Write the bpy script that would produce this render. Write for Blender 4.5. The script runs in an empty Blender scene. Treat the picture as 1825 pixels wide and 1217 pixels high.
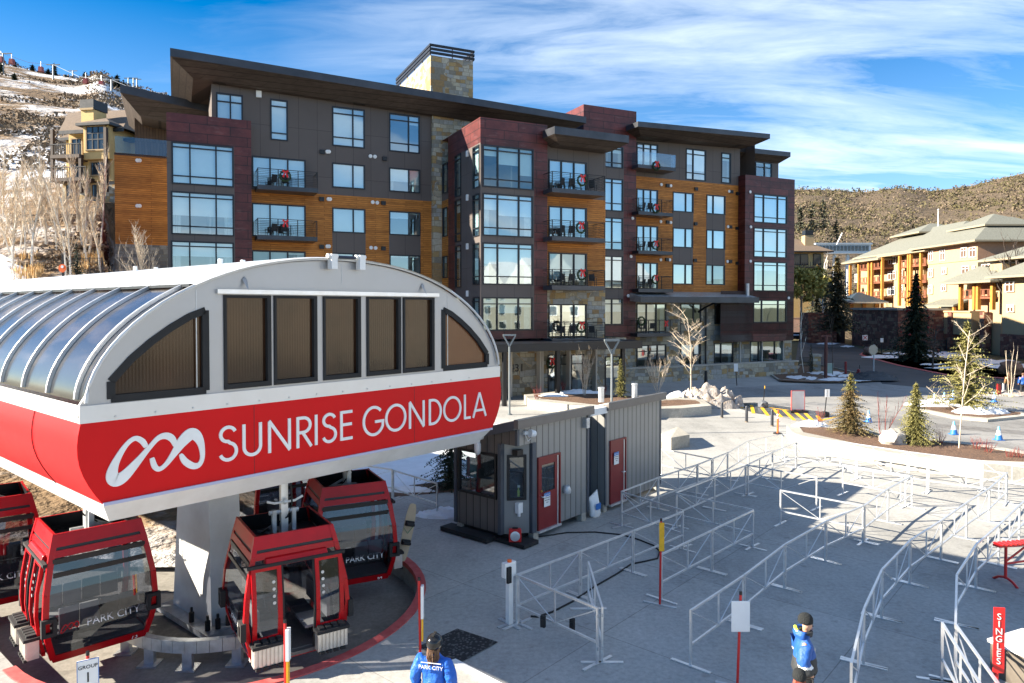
import bpy, bmesh, math, random
from mathutils import Vector, Matrix, noise
R=math.radians; PI=math.pi
sc=bpy.context.scene; COL=sc.collection
# ------------------------------------------------------------------ camera model
H=7.0; F=1265.0; CX=912.5; CY=574.4; TT=math.atan(.0225); COS_T,SIN_T=math.cos(TT),math.sin(TT)
def ray(u,v):
    x=(u-CX)/F; y=(CY-v)/F
    return Vector((x, COS_T+y*SIN_T, -SIN_T+y*COS_T))
def G(u,v,z=0.0):                       # point at height z seen at a photo pixel
    d=ray(u,v); t=(z-H)/d.z
    return Vector((d.x*t, d.y*t, z))
def Pd(u,v,Y):                          # point at depth Y
    d=ray(u,v); t=Y/d.y
    return Vector((d.x*t, Y, H+d.z*t))
cam=bpy.data.cameras.new('camera'); co=bpy.data.objects.new('camera',cam); COL.objects.link(co)
co.location=(0,0,H); co.rotation_euler=(PI/2-TT,0,0)
cam.sensor_width=36; cam.lens=36*F/1825; cam.shift_y=(CY-608.5)/1825
cam.clip_start=.1; cam.clip_end=6000; sc.camera=co
# ------------------------------------------------------------------ mesh builder
class MB:
    def __init__(s): s.v=[]; s.f=[]; s.m=[]; s.cm=0
    def mat(s,i): s.cm=i; return s
    def add(s,vs,fs):
        o=len(s.v); s.v+=[tuple(p) for p in vs]
        for f in fs: s.f.append(tuple(i+o for i in f)); s.m.append(s.cm)
        return s
    def poly(s,*ps): return s.add(ps,[tuple(range(len(ps)))])
    def box(s,x0,x1,y0,y1,z0,z1):
        return s.add([(x0,y0,z0),(x1,y0,z0),(x1,y1,z0),(x0,y1,z0),(x0,y0,z1),(x1,y0,z1),(x1,y1,z1),(x0,y1,z1)],
          [(3,2,1,0),(4,5,6,7),(0,1,5,4),(1,2,6,5),(2,3,7,6),(3,0,4,7)])
    def hexa(s,b,t):                    # bottom and top quads
        return s.add(list(b)+list(t),[(3,2,1,0),(4,5,6,7),(0,1,5,4),(1,2,6,5),(2,3,7,6),(3,0,4,7)])
    def beam(s,p,q,w,h=None,up=(0,0,1)):
        h=h or w; p=Vector(p); q=Vector(q); d=(q-p)
        if d.length<1e-6: return s
        d.normalize(); u=Vector(up)
        if abs(d.dot(u))>.98: u=Vector((1,0,0)) if abs(d.x)<.9 else Vector((0,1,0))
        a=d.cross(u).normalized()*w/2; b=a.cross(d).normalized()*h/2
        return s.hexa([p-a-b,p+a-b,p+a+b,p-a+b],[q-a-b,q+a-b,q+a+b,q-a+b])
    def tube(s,p,q,r0,r1=None,n=6,caps=True):
        r1=r0 if r1 is None else r1; p=Vector(p); q=Vector(q); d=q-p
        if d.length<1e-6: return s
        d.normalize(); u=Vector((0,0,1)) if abs(d.z)<.95 else Vector((1,0,0))
        a=d.cross(u).normalized(); b=a.cross(d)
        vs=[]
        for c,r in((p,r0),(q,r1)):
            for i in range(n):
                t=2*PI*i/n; vs.append(c+a*(r*math.cos(t))+b*(r*math.sin(t)))
        fs=[(i,(i+1)%n,n+(i+1)%n,n+i) for i in range(n)]
        if caps: fs+=[tuple(range(n-1,-1,-1)),tuple(range(n,2*n))]
        return s.add(vs,fs)
    def path(s,pts,r,n=6,r1=None):
        pts=[Vector(p) for p in pts]; N=len(pts); vs=[]; fs=[]
        for k,p in enumerate(pts):
            d=(pts[min(k+1,N-1)]-pts[max(k-1,0)]).normalized()
            u=Vector((0,0,1)) if abs(d.z)<.95 else Vector((1,0,0))
            a=d.cross(u).normalized(); b=a.cross(d); rr=r if r1 is None else r+(r1-r)*k/(N-1)
            for i in range(n):
                t=2*PI*i/n; vs.append(p+a*(rr*math.cos(t))+b*(rr*math.sin(t)))
        for k in range(N-1):
            for i in range(n): fs.append((k*n+i,k*n+(i+1)%n,(k+1)*n+(i+1)%n,(k+1)*n+i))
        fs+=[tuple(range(n-1,-1,-1)),tuple(range((N-1)*n,N*n))]
        return s.add(vs,fs)
    def lathe(s,prof,n=16,c=(0,0,0)):
        vs=[];fs=[];m=len(prof)
        for r,z in prof:
            for i in range(n):
                t=2*PI*i/n; vs.append((c[0]+r*math.cos(t),c[1]+r*math.sin(t),c[2]+z))
        for k in range(m-1):
            for i in range(n): fs.append((k*n+i,k*n+(i+1)%n,(k+1)*n+(i+1)%n,(k+1)*n+i))
        fs+=[tuple(range(n-1,-1,-1)),tuple(range((m-1)*n,m*n))]
        return s.add(vs,fs)
    def prism(s,pts,off):               # polygon + offset vector
        n=len(pts); off=Vector(off); a=[Vector(p) for p in pts]
        return s.add(a+[p+off for p in a],[tuple(range(n-1,-1,-1)),tuple(range(n,2*n))]+[(i,(i+1)%n,n+(i+1)%n,n+i) for i in range(n)])
    def blob(s,c,r,seed=0,sub=2,jit=.2,sc_=(1,1,1)):
        bm=bmesh.new(); bmesh.ops.create_icosphere(bm,subdivisions=sub,radius=1)
        vs=[]
        for v in bm.verts:
            p=v.co.copy(); k=1+jit*noise.noise(p*1.7+Vector((seed*3.1,seed*1.7,0)))+jit*.5*noise.noise(p*4+Vector((seed,0,9)))
            vs.append((c[0]+p.x*r*k*sc_[0],c[1]+p.y*r*k*sc_[1],c[2]+p.z*r*k*sc_[2]))
        fs=[tuple(v.index for v in f.verts) for f in bm.faces]; bm.free()
        return s.add(vs,fs)
    def build(s,name,mat,parent=None,smooth=False,bevel=0,fix=True):
        me=bpy.data.meshes.new(name); me.from_pydata(s.v,[],s.f)
        ms=mat if isinstance(mat,(list,tuple)) else [mat]
        for m in ms: me.materials.append(m)
        if len(ms)>1: me.polygons.foreach_set('material_index',s.m)
        if fix:
            bm=bmesh.new(); bm.from_mesh(me); bmesh.ops.recalc_face_normals(bm,faces=bm.faces); bm.to_mesh(me); bm.free()
        if smooth:
            me.polygons.foreach_set('use_smooth',[True]*len(me.polygons))
            try: me.set_sharp_from_angle(angle=R(40))
            except Exception: pass
        me.update()
        o=bpy.data.objects.new(name,me); COL.objects.link(o)
        if parent: o.parent=parent
        if bevel:
            b=o.modifiers.new('bevel','BEVEL'); b.width=bevel; b.segments=2; b.limit_method='ANGLE'
        return o
def build_split(mb,name,mat,parent=None,fix=False,smooth=False):
    par=list(range(len(mb.v))); key={}
    def fnd(i):
        while par[i]!=i: par[i]=par[par[i]]; i=par[i]
        return i
    for i,p in enumerate(mb.v):
        k=tuple(round(c,3) for c in p)
        if k in key: par[fnd(i)]=fnd(key[k])
        else: key[k]=i
    for f in mb.f:
        for j in f[1:]: par[fnd(j)]=fnd(f[0])
    g={}
    for fi,f in enumerate(mb.f): g.setdefault(fnd(f[0]),[]).append(fi)
    out=[]
    for fs in g.values():
        m=MB(); mp={}
        for fi in fs:
            ff=[]
            for j in mb.f[fi]:
                if j not in mp: mp[j]=len(m.v); m.v.append(mb.v[j])
                ff.append(mp[j])
            m.f.append(tuple(ff)); m.m.append(mb.m[fi])
        out.append(m.build(name,mat,parent,smooth,fix=fix))
    return out
def tag(o,label=None,cat=None,group=None,kind=None):
    for k,v in(('label',label),('category',cat),('group',group),('kind',kind)):
        if v: o[k]=v
    return o
def thing(name,loc,rz=0,label=None,cat=None,group=None):
    o=bpy.data.objects.new(name,None); COL.objects.link(o); o.location=loc; o.rotation_euler=(0,0,rz); o.empty_display_size=.3
    return tag(o,label,cat,group)
def kids(o): return [c for c in COL.objects if c.parent is o]
CH={}
def copy_tree(o,loc=None,rz=None,label=None,group=None,parent=None):
    c=o.copy(); COL.objects.link(c); c.parent=parent
    if loc is not None: c.location=loc
    if rz is not None: c.rotation_euler=(0,0,rz)
    if label: c['label']=label
    if group: c['group']=group
    for k in list(o.children): copy_tree(k,parent=c)
    return c
ORD=['first','second','third','fourth','fifth','sixth','seventh','eighth','ninth','tenth','eleventh','twelfth']
# ------------------------------------------------------------------ materials
def N(nt,t,**kw):
    n=nt.nodes.new(t)
    for k,v in kw.items():
        if k.startswith('i_'):
            n.inputs[k[2:].replace('_',' ')].default_value=v
        else: setattr(n,k,v)
    return n
def rgb(*c): return (c[0],c[1],c[2],1)
def mkmat(name,col,rough=.6,metal=0,var=.15,vscale=3,bump=0,bscale=20,spec=.5,col2=None,coat=0,detail=5):
    m=bpy.data.materials.new(name); m.use_nodes=True; nt=m.node_tree; b=nt.nodes['Principled BSDF']
    b.inputs['Roughness'].default_value=rough; b.inputs['Metallic'].default_value=metal
    b.inputs['Specular IOR Level'].default_value=spec; b.inputs['Coat Weight'].default_value=coat
    tc=N(nt,'ShaderNodeTexCoord')
    if var or col2:
        nz=N(nt,'ShaderNodeTexNoise',i_Scale=vscale,i_Detail=detail,i_Roughness=.6); nt.links.new(tc.outputs['Object'],nz.inputs['Vector'])
        rp=N(nt,'ShaderNodeValToRGB'); c2=col2 or [min(1,x*(1+var)) for x in col]; c1=col if col2 else [x*(1-var) for x in col]
        rp.color_ramp.elements[0].color=rgb(*c1); rp.color_ramp.elements[1].color=rgb(*c2)
        rp.color_ramp.elements[0].position=.3; rp.color_ramp.elements[1].position=.7
        nt.links.new(nz.outputs['Fac'],rp.inputs['Fac']); nt.links.new(rp.outputs['Color'],b.inputs['Base Color'])
        nr=N(nt,'ShaderNodeMapRange'); nr.inputs['To Min'].default_value=max(0,rough-.08); nr.inputs['To Max'].default_value=min(1,rough+.1)
        nt.links.new(nz.outputs['Fac'],nr.inputs['Value']); nt.links.new(nr.outputs['Result'],b.inputs['Roughness'])
    else: b.inputs['Base Color'].default_value=rgb(*col)
    if bump:
        n2=N(nt,'ShaderNodeTexNoise',i_Scale=bscale,i_Detail=4); nt.links.new(tc.outputs['Object'],n2.inputs['Vector'])
        bp=N(nt,'ShaderNodeBump',i_Strength=bump,i_Distance=.05); nt.links.new(n2.outputs['Fac'],bp.inputs['Height']); nt.links.new(bp.outputs['Normal'],b.inputs['Normal'])
    return m
def facade_vec(nt):                      # (x+y, z, 0) of the object
    tc=N(nt,'ShaderNodeTexCoord'); sx=N(nt,'ShaderNodeSeparateXYZ'); nt.links.new(tc.outputs['Object'],sx.inputs[0])
    ad=N(nt,'ShaderNodeMath',operation='ADD'); nt.links.new(sx.outputs[0],ad.inputs[0]); nt.links.new(sx.outputs[1],ad.inputs[1])
    cb=N(nt,'ShaderNodeCombineXYZ'); nt.links.new(ad.outputs[0],cb.inputs[0]); nt.links.new(sx.outputs[2],cb.inputs[1])
    return cb.outputs[0]
def mix(nt,fac,a,b,mode='MIX'):
    m=N(nt,'ShaderNodeMix',data_type='RGBA',blend_type=mode)
    for s,x in((m.inputs[0],fac),(m.inputs[6],a),(m.inputs[7],b)):
        if isinstance(x,(int,float)): s.default_value=x
        elif isinstance(x,(tuple,list)): s.default_value=rgb(*x)
        else: nt.links.new(x,s)
    return m.outputs[2]
def ramp(nt,src,stops,interp='LINEAR'):
    r=N(nt,'ShaderNodeValToRGB'); r.color_ramp.interpolation=interp; e=r.color_ramp.elements
    while len(e)<len(stops): e.new(.5)
    for k,(p,c) in enumerate(stops): e[k].position=p; e[k].color=rgb(*c) if not isinstance(c,(int,float)) else (c,c,c,1)
    nt.links.new(src,r.inputs['Fac']); return r.outputs['Color']
def tex(nt,vec,scale,detail=4,kind='noise',rough=.55,sx=None):
    if sx:
        mp=N(nt,'ShaderNodeMapping'); mp.inputs['Scale'].default_value=sx; nt.links.new(vec,mp.inputs['Vector']); vec=mp.outputs[0]
    if kind=='noise':
        n=N(nt,'ShaderNodeTexNoise',i_Scale=scale,i_Detail=detail,i_Roughness=rough); nt.links.new(vec,n.inputs['Vector']); return n.outputs['Fac']
    n=N(nt,'ShaderNodeTexVoronoi',i_Scale=scale); nt.links.new(vec,n.inputs['Vector']); return n
def base(name,rough=.7,spec=.4):
    m=bpy.data.materials.new(name); m.use_nodes=True; nt=m.node_tree; b=nt.nodes['Principled BSDF']
    b.inputs['Roughness'].default_value=rough; b.inputs['Specular IOR Level'].default_value=spec
    return m,nt,b
def bumpn(nt,b,src,strength=.3,dist=.02):
    bp=N(nt,'ShaderNodeBump',i_Strength=strength,i_Distance=dist); nt.links.new(src,bp.inputs['Height']); nt.links.new(bp.outputs['Normal'],b.inputs['Normal'])
def objv(nt): return N(nt,'ShaderNodeTexCoord').outputs['Object']
def m_concrete(name,c1,c2,joint=0,dark=.75):
    m,nt,b=base(name,.85,.3); v=objv(nt)
    c=mix(nt,tex(nt,v,.6,6),c1,c2); c=mix(nt,1,c,ramp(nt,tex(nt,v,.09,5,rough=.6,sx=(.35,1,1)),[(.36,.74),(.5,.95),(.64,1.06)]),'MULTIPLY'); c=mix(nt,ramp(nt,tex(nt,v,9,6,rough=.75),[(.35,.72),(.65,1.0)]),(0,0,0),c)
    st_=ramp(nt,tex(nt,v,.23,7,rough=.72,sx=(1,.35,1)),[(.3,dark*.8),(.46,.9),(.62,1.04)]); c=mix(nt,1,c,st_,'MULTIPLY')
    sp=ramp(nt,tex(nt,v,2.6,3,rough=.4),[(.25,.62),(.34,1)]); c=mix(nt,.6,c,sp,'MULTIPLY')
    pt=ramp(nt,tex(nt,v,.8,5,rough=.65),[(.32,.78),(.42,1)]); c=mix(nt,.8,c,pt,'MULTIPLY')
    if joint:
        mp=N(nt,'ShaderNodeMapping'); mp.inputs['Rotation'].default_value=(0,0,R(41)); nt.links.new(v,mp.inputs['Vector'])
        br=N(nt,'ShaderNodeTexBrick',offset=0,i_Scale=1); br.inputs['Mortar Size'].default_value=.012; br.inputs['Brick Width'].default_value=joint; br.inputs['Row Height'].default_value=joint; br.inputs['Mortar Smooth'].default_value=.2
        br.inputs['Color1'].default_value=(1,1,1,1); br.inputs['Color2'].default_value=(.86,.87,.88,1); br.inputs['Mortar'].default_value=(.62,.62,.62,1)
        nt.links.new(mp.outputs[0],br.inputs['Vector']); c=mix(nt,1,c,br.outputs['Color'],'MULTIPLY')
    nt.links.new(c,b.inputs['Base Color']); bumpn(nt,b,tex(nt,v,30,4),.15,.01); return m
def m_wood(name,c1,c2,board=.14,vert=False):
    m,nt,b=base(name,.6,.35); v=facade_vec(nt)
    sx=(1.2,9,1) if not vert else (9,1.2,1)
    g=tex(nt,v,1.6,6,sx=sx); g2=tex(nt,v,.35,4)
    c=mix(nt,ramp(nt,g,[(.3,0),(.7,1)]),c1,c2); c=mix(nt,.45,c,ramp(nt,g2,[(.3,.5),(.7,1.2)]),'MULTIPLY')
    br=N(nt,'ShaderNodeTexBrick',offset=.37,i_Scale=1); br.inputs['Mortar Size'].default_value=.012; br.inputs['Brick Width'].default_value=board if vert else 3.6; br.inputs['Row Height'].default_value=3.2 if vert else board
    br.inputs['Color1'].default_value=(1,1,1,1); br.inputs['Color2'].default_value=(.68,.66,.62,1); br.inputs['Mortar'].default_value=(.3,.28,.26,1)
    nt.links.new(v,br.inputs['Vector']); c=mix(nt,1,c,br.outputs['Color'],'MULTIPLY'); nt.links.new(c,b.inputs['Base Color'])
    bumpn(nt,b,br.outputs['Fac'],-.4,.01); return m
def m_panel(name,col,w=1.25,h=3.2,zoff=0):
    m,nt,b=base(name,.55,.35); v=facade_vec(nt)
    mp=N(nt,'ShaderNodeMapping'); mp.inputs['Location'].default_value=(.3,zoff,0); nt.links.new(v,mp.inputs['Vector'])
    br=N(nt,'ShaderNodeTexBrick',offset=0,i_Scale=1); br.inputs['Mortar Size'].default_value=.012; br.inputs['Brick Width'].default_value=w; br.inputs['Row Height'].default_value=h
    br.inputs['Color1'].default_value=(1,1,1,1); br.inputs['Color2'].default_value=(.92,.92,.92,1); br.inputs['Mortar'].default_value=(.35,.35,.35,1)
    nt.links.new(mp.outputs[0],br.inputs['Vector']); c=mix(nt,tex(nt,v,.5,5),[x*.85 for x in col],[x*1.15 for x in col])
    c=mix(nt,1,c,br.outputs['Color'],'MULTIPLY'); nt.links.new(c,b.inputs['Base Color']); bumpn(nt,b,br.outputs['Fac'],-.3,.01); return m
def m_rust(name):
    m,nt,b=base(name,.42,.45); v=facade_vec(nt)
    br=N(nt,'ShaderNodeTexBrick',offset=.43,i_Scale=1); br.inputs['Mortar Size'].default_value=.028; br.inputs['Brick Width'].default_value=2.4; br.inputs['Row Height'].default_value=.6
    br.inputs['Color1'].default_value=(1,1,1,1); br.inputs['Color2'].default_value=(.6,.52,.55,1); br.inputs['Mortar'].default_value=(.22,.18,.18,1)
    nt.links.new(v,br.inputs['Vector'])
    c=mix(nt,ramp(nt,tex(nt,v,1.1,6,rough=.65),[(.35,0),(.65,1)]),(.075,.013,.014),(.15,.03,.027))
    c=mix(nt,1,c,br.outputs['Color'],'MULTIPLY')
    w=ramp(nt,tex(nt,v,1.5,6,rough=.7,sx=(.55,2.3,1)),[(.56,0),(.74,.5)]); c=mix(nt,w,c,(.2,.11,.11))
    nt.links.new(c,b.inputs['Base Color']); bumpn(nt,b,br.outputs['Fac'],-.4,.015); return m
def m_stone(name,cols,scale=1.0,mort=(.2,.17,.13)):
    m,nt,b=base(name,.85,.25); v=facade_vec(nt)
    nz=N(nt,'ShaderNodeTexNoise',i_Scale=.9,i_Detail=2); nt.links.new(v,nz.inputs['Vector'])
    dv=N(nt,'ShaderNodeVectorMath',operation='MULTIPLY_ADD'); nt.links.new(nz.outputs['Color'],dv.inputs[0]); dv.inputs[1].default_value=(.25,.25,0); nt.links.new(v,dv.inputs[2])
    outs=[]; facs=[]
    for (bw,rh,of) in((.55*scale,.3*scale,.37),(.85*scale,.45*scale,.21)):
        br=N(nt,'ShaderNodeTexBrick',offset=of,squash=.7,squash_frequency=3,i_Scale=1); br.inputs['Mortar Size'].default_value=.014; br.inputs['Brick Width'].default_value=bw; br.inputs['Row Height'].default_value=rh; br.inputs['Mortar Smooth'].default_value=.1
        br.inputs['Color1'].default_value=(0,0,0,1); br.inputs['Color2'].default_value=(1,1,1,1); br.inputs['Mortar'].default_value=(.5,.5,.5,1)
        nt.links.new(dv.outputs[0],br.inputs['Vector']); outs.append(br.outputs['Color']); facs.append(br.outputs['Fac'])
    k=tex(nt,v,.35,2); k=ramp(nt,k,[(.49,0),(.51,1)]) 
    cid=mix(nt,k,outs[0],outs[1]); fc=mix(nt,k,facs[0],facs[1])
    n=len(cols); c=ramp(nt,cid,[((i+.0)/n,cols[i]) for i in range(n)],'CONSTANT')
    c=mix(nt,.6,c,ramp(nt,tex(nt,v,5,5,rough=.7),[(.25,.55),(.75,1.25)]),'MULTIPLY'); c=mix(nt,fc,c,mort); nt.links.new(c,b.inputs['Base Color'])
    bumpn(nt,b,fc,-.6,.03); return m
def m_glass(name,tint=(.75,.85,.86),refl=(.7,.82,.9),f0=.1,f1=.55,rough=.02,wav=0):
    m=bpy.data.materials.new(name); m.use_nodes=True; nt=m.node_tree; nt.nodes.clear()
    o=N(nt,'ShaderNodeOutputMaterial'); t=N(nt,'ShaderNodeBsdfTransparent'); t.inputs[0].default_value=rgb(*tint)
    g=N(nt,'ShaderNodeBsdfGlossy',i_Roughness=rough); g.inputs[0].default_value=rgb(*refl)
    lw=N(nt,'ShaderNodeLayerWeight',i_Blend=.4); mr=N(nt,'ShaderNodeMapRange'); mr.inputs['To Min'].default_value=f0; mr.inputs['To Max'].default_value=f1
    nt.links.new(lw.outputs['Facing'],mr.inputs['Value']); mx=N(nt,'ShaderNodeMixShader')
    nt.links.new(mr.outputs[0],mx.inputs[0]); nt.links.new(t.outputs[0],mx.inputs[1]); nt.links.new(g.outputs[0],mx.inputs[2]); nt.links.new(mx.outputs[0],o.inputs[0])
    if wav:
        bp=N(nt,'ShaderNodeBump',i_Strength=wav,i_Distance=.1); nt.links.new(tex(nt,objv(nt),.8,2),bp.inputs['Height']); nt.links.new(bp.outputs[0],g.inputs['Normal'])
    return m
M={}
M['concrete']=m_concrete('plaza_concrete',(.47,.46,.43),(.6,.585,.55),joint=4.2,dark=.8)
M['wallconc']=m_concrete('cast_concrete',(.45,.42,.36),(.58,.55,.48),dark=.8)
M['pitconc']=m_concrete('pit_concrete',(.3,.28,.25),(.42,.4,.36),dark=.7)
M['asphalt']=m_concrete('asphalt',(.31,.305,.295),(.42,.41,.395),dark=.62)
M['asphaltd']=m_concrete('dark_asphalt',(.075,.078,.085),(.115,.118,.125),dark=.7)
M['wood']=m_wood('cedar_siding',(.42,.145,.022),(.7,.28,.055))
M['woodv']=m_wood('brown_boards',(.1,.058,.035),(.17,.1,.06),.2,True)
M['panel']=m_panel('grey_panel',(.115,.095,.088))
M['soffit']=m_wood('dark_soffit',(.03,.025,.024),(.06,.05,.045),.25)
M['fascia']=mkmat('dark_fascia',(.05,.053,.063),.35,.3,var=.3,vscale=.8)
M['rust']=m_rust('rust_metal')
M['stone']=m_stone('ashlar_stone',[(.36,.32,.24),(.26,.26,.24),(.42,.38,.29),(.3,.2,.1),(.33,.33,.31),(.23,.21,.17),(.45,.42,.34),(.38,.27,.13)])
M['stoneg']=m_stone('grey_stone',[(.2,.2,.19),(.27,.26,.24),(.16,.16,.16),(.3,.29,.27)],.8)
M['redstone']=m_stone('red_stone',[(.16,.06,.045),(.24,.1,.07),(.12,.05,.04),(.28,.17,.11),(.2,.08,.06)],1.3,(.08,.05,.04))
M['black']=mkmat('black_metal',(.012,.013,.016),.4,.2,var=.2)
M['blackm']=mkmat('black_rubber',(.016,.016,.017),.8,var=.3)
M['bar']=mkmat('railing_metal',(.018,.018,.02),.45,.4,var=.2)
M['frame']=mkmat('window_frame',(.012,.014,.02),.35,.2,var=.1)
M['glass']=m_glass('window_glass',tint=(.9,.97,.97),refl=(.85,.97,1),f0=.3,f1=.85,wav=.015)
M['glassd']=m_glass('window_glass_dark',tint=(.7,.8,.8),refl=(.75,.9,.95),f0=.13,f1=.7,wav=.03)
M['blind']=mkmat('roller_blind',(.82,.92,.92),.8,var=.04,vscale=1)
M['curtain']=mkmat('curtain',(.62,.64,.6),.9,var=.12,vscale=6)
M['room']=mkmat('room_wall',(.5,.46,.4),.9,var=.1,vscale=.6)
M['alu']=mkmat('aluminium',(.72,.73,.74),.38,.75,var=.1,vscale=4)
M['galv']=mkmat('galvanised',(.5,.52,.54),.45,.6,var=.2,vscale=5)
M['white']=mkmat('white_paint',(.8,.8,.79),.45,var=.05)
M['sgrey']=mkmat('station_grey',(.4,.405,.415),.38,.35,var=.07,vscale=.7)
M['swhite']=mkmat('station_white',(.6,.6,.59),.42,.15,col2=(.74,.75,.75),vscale=1.3)
M['red']=mkmat('station_red',(.62,.003,.006),.45,var=.06,vscale=.5,spec=.2)
M['cred']=mkmat('cabin_red',(.43,.002,.007),.33,.05,var=.15,vscale=2,coat=.12,spec=.25)
M['dred']=mkmat('door_red',(.2,.012,.014),.4,var=.12)
M['postred']=mkmat('post_red',(.6,.015,.015),.4,var=.06)
M['curbred']=mkmat('red_kerb_paint',(.45,.05,.05),.7,var=.3,vscale=4,col2=(.55,.12,.11))
M['cglass']=m_glass('cabin_glass',tint=(.42,.43,.47),refl=(.7,.78,.9),f0=.08,f1=.55)
M['railglass']=m_glass('rail_glass',tint=(.8,.9,.93),refl=(.8,.9,1),f0=.06,f1=.35)
M['orange']=mkmat('orange_plastic',(.85,.14,.02),.5,var=.05)
M['yellow']=mkmat('yellow_paint',(.85,.45,.02),.6,var=.15,vscale=8)
M['bluep']=mkmat('blue_plastic',(.02,.16,.5),.5,var=.05)
M['snow']=mkmat('snow',(.8,.82,.85),.7,var=.06,vscale=1.5,bump=.5,bscale=6)
M['dsnow']=mkmat('dirty_snow',(.2,.15,.11),.9,col2=(.56,.52,.48),vscale=3.5,bump=1,bscale=8)
M['mulch']=mkmat('bark_mulch',(.035,.018,.012),.95,col2=(.24,.14,.085),vscale=16,bump=1,bscale=22)
M['dirt']=mkmat('dirt',(.2,.12,.07),.95,col2=(.42,.29,.18),vscale=2.5,bump=.7,bscale=12)
M['grassd']=mkmat('winter_grass',(.045,.045,.015),.95,col2=(.11,.095,.035),vscale=2,bump=.6,bscale=30)
M['mesh']=mkmat('chair_mesh',(.02,.022,.026),.6,var=.2)
M['seat']=mkmat('seat_vinyl',(.05,.055,.06),.45,var=.2)
M['seatg']=mkmat('seat_grey',(.3,.31,.31),.5,var=.1)
M['silver']=mkmat('rack_silver',(.68,.65,.6),.35,.6,var=.1,vscale=6)
M['bark']=mkmat('grey_bark',(.2,.16,.12),.9,var=.3,vscale=8)
M['birch']=mkmat('aspen_bark',(.7,.66,.58),.85,var=.25,vscale=5)
M['twig']=mkmat('pale_twig',(.58,.48,.36),.9,var=.25,vscale=4)
M['twigd']=mkmat('dark_twig',(.075,.055,.045),.9,var=.3)
M['ngold']=mkmat('needle_gold',(.15,.145,.045),.75,vscale=2,col2=(.3,.27,.085))
M['nbrown']=mkmat('needle_olive',(.1,.095,.035),.75,col2=(.26,.17,.07),vscale=1.8)
M['ndark']=mkmat('needle_dark',(.012,.024,.014),.75,col2=(.04,.06,.03),vscale=3)
M['nblue']=mkmat('needle_blue',(.03,.045,.035),.75,col2=(.12,.12,.07),vscale=2)
M['leafy']=mkmat('leaf_yellow',(.16,.15,.03),.7,col2=(.42,.37,.1),vscale=2)
M['wreath']=mkmat('wreath_green',(.015,.035,.015),.8,col2=(.04,.07,.025),vscale=9)
M['ribbon']=mkmat('red_ribbon',(.65,.01,.01),.45,var=.1)
# ------------------------------------------------------------------ apartment building
AA=R(25.3); AO=Vector((-9.83,51.2,0)); Ae=Vector((math.cos(AA),math.sin(AA),0)); An=Vector((math.sin(AA),-math.cos(AA),0))
CAMP=Vector((0,0,H))
def A(u,v,d):
    r=ray(u,v); t=(d+(AO-CAMP).dot(An))/r.dot(An); p=CAMP+r*t
    return (p-AO).dot(Ae), p.z
def As(u,v,s):
    r=ray(u,v); t=(s+(AO-CAMP).dot(Ae))/r.dot(Ae); p=CAMP+r*t
    return (p-AO).dot(An), p.z
KA=1.135                               # the block stands this much farther than its drawing plane
def AW(s,d,z): return CAMP+(AO+Ae*s+An*d+Vector((0,0,z))-CAMP)*KA
apt=thing('apartment_building',CAMP+(AO-CAMP)*KA,AA,'large five-storey condominium with dark grey panels, cedar siding and rust-red metal bays','apartment building'); apt.scale=(KA,KA,KA)
WIN=[]   # s0,s1,z0,z1,d,cols,rows,cover,kind
SINGLE=([],[.17,.82]); TWO=([.63],[]); TWO3=([.63],[.17,.77]); DOOR3=([.33,.66],[]); BAY=([.29,.71],[.12,.8]); BAYR=([.5],[.13,.76]); TWOL=([.36],[]); TWOL3=([.36],[.17,.77]); DOOR2=([.5],[]); ONE=([],[])
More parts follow.
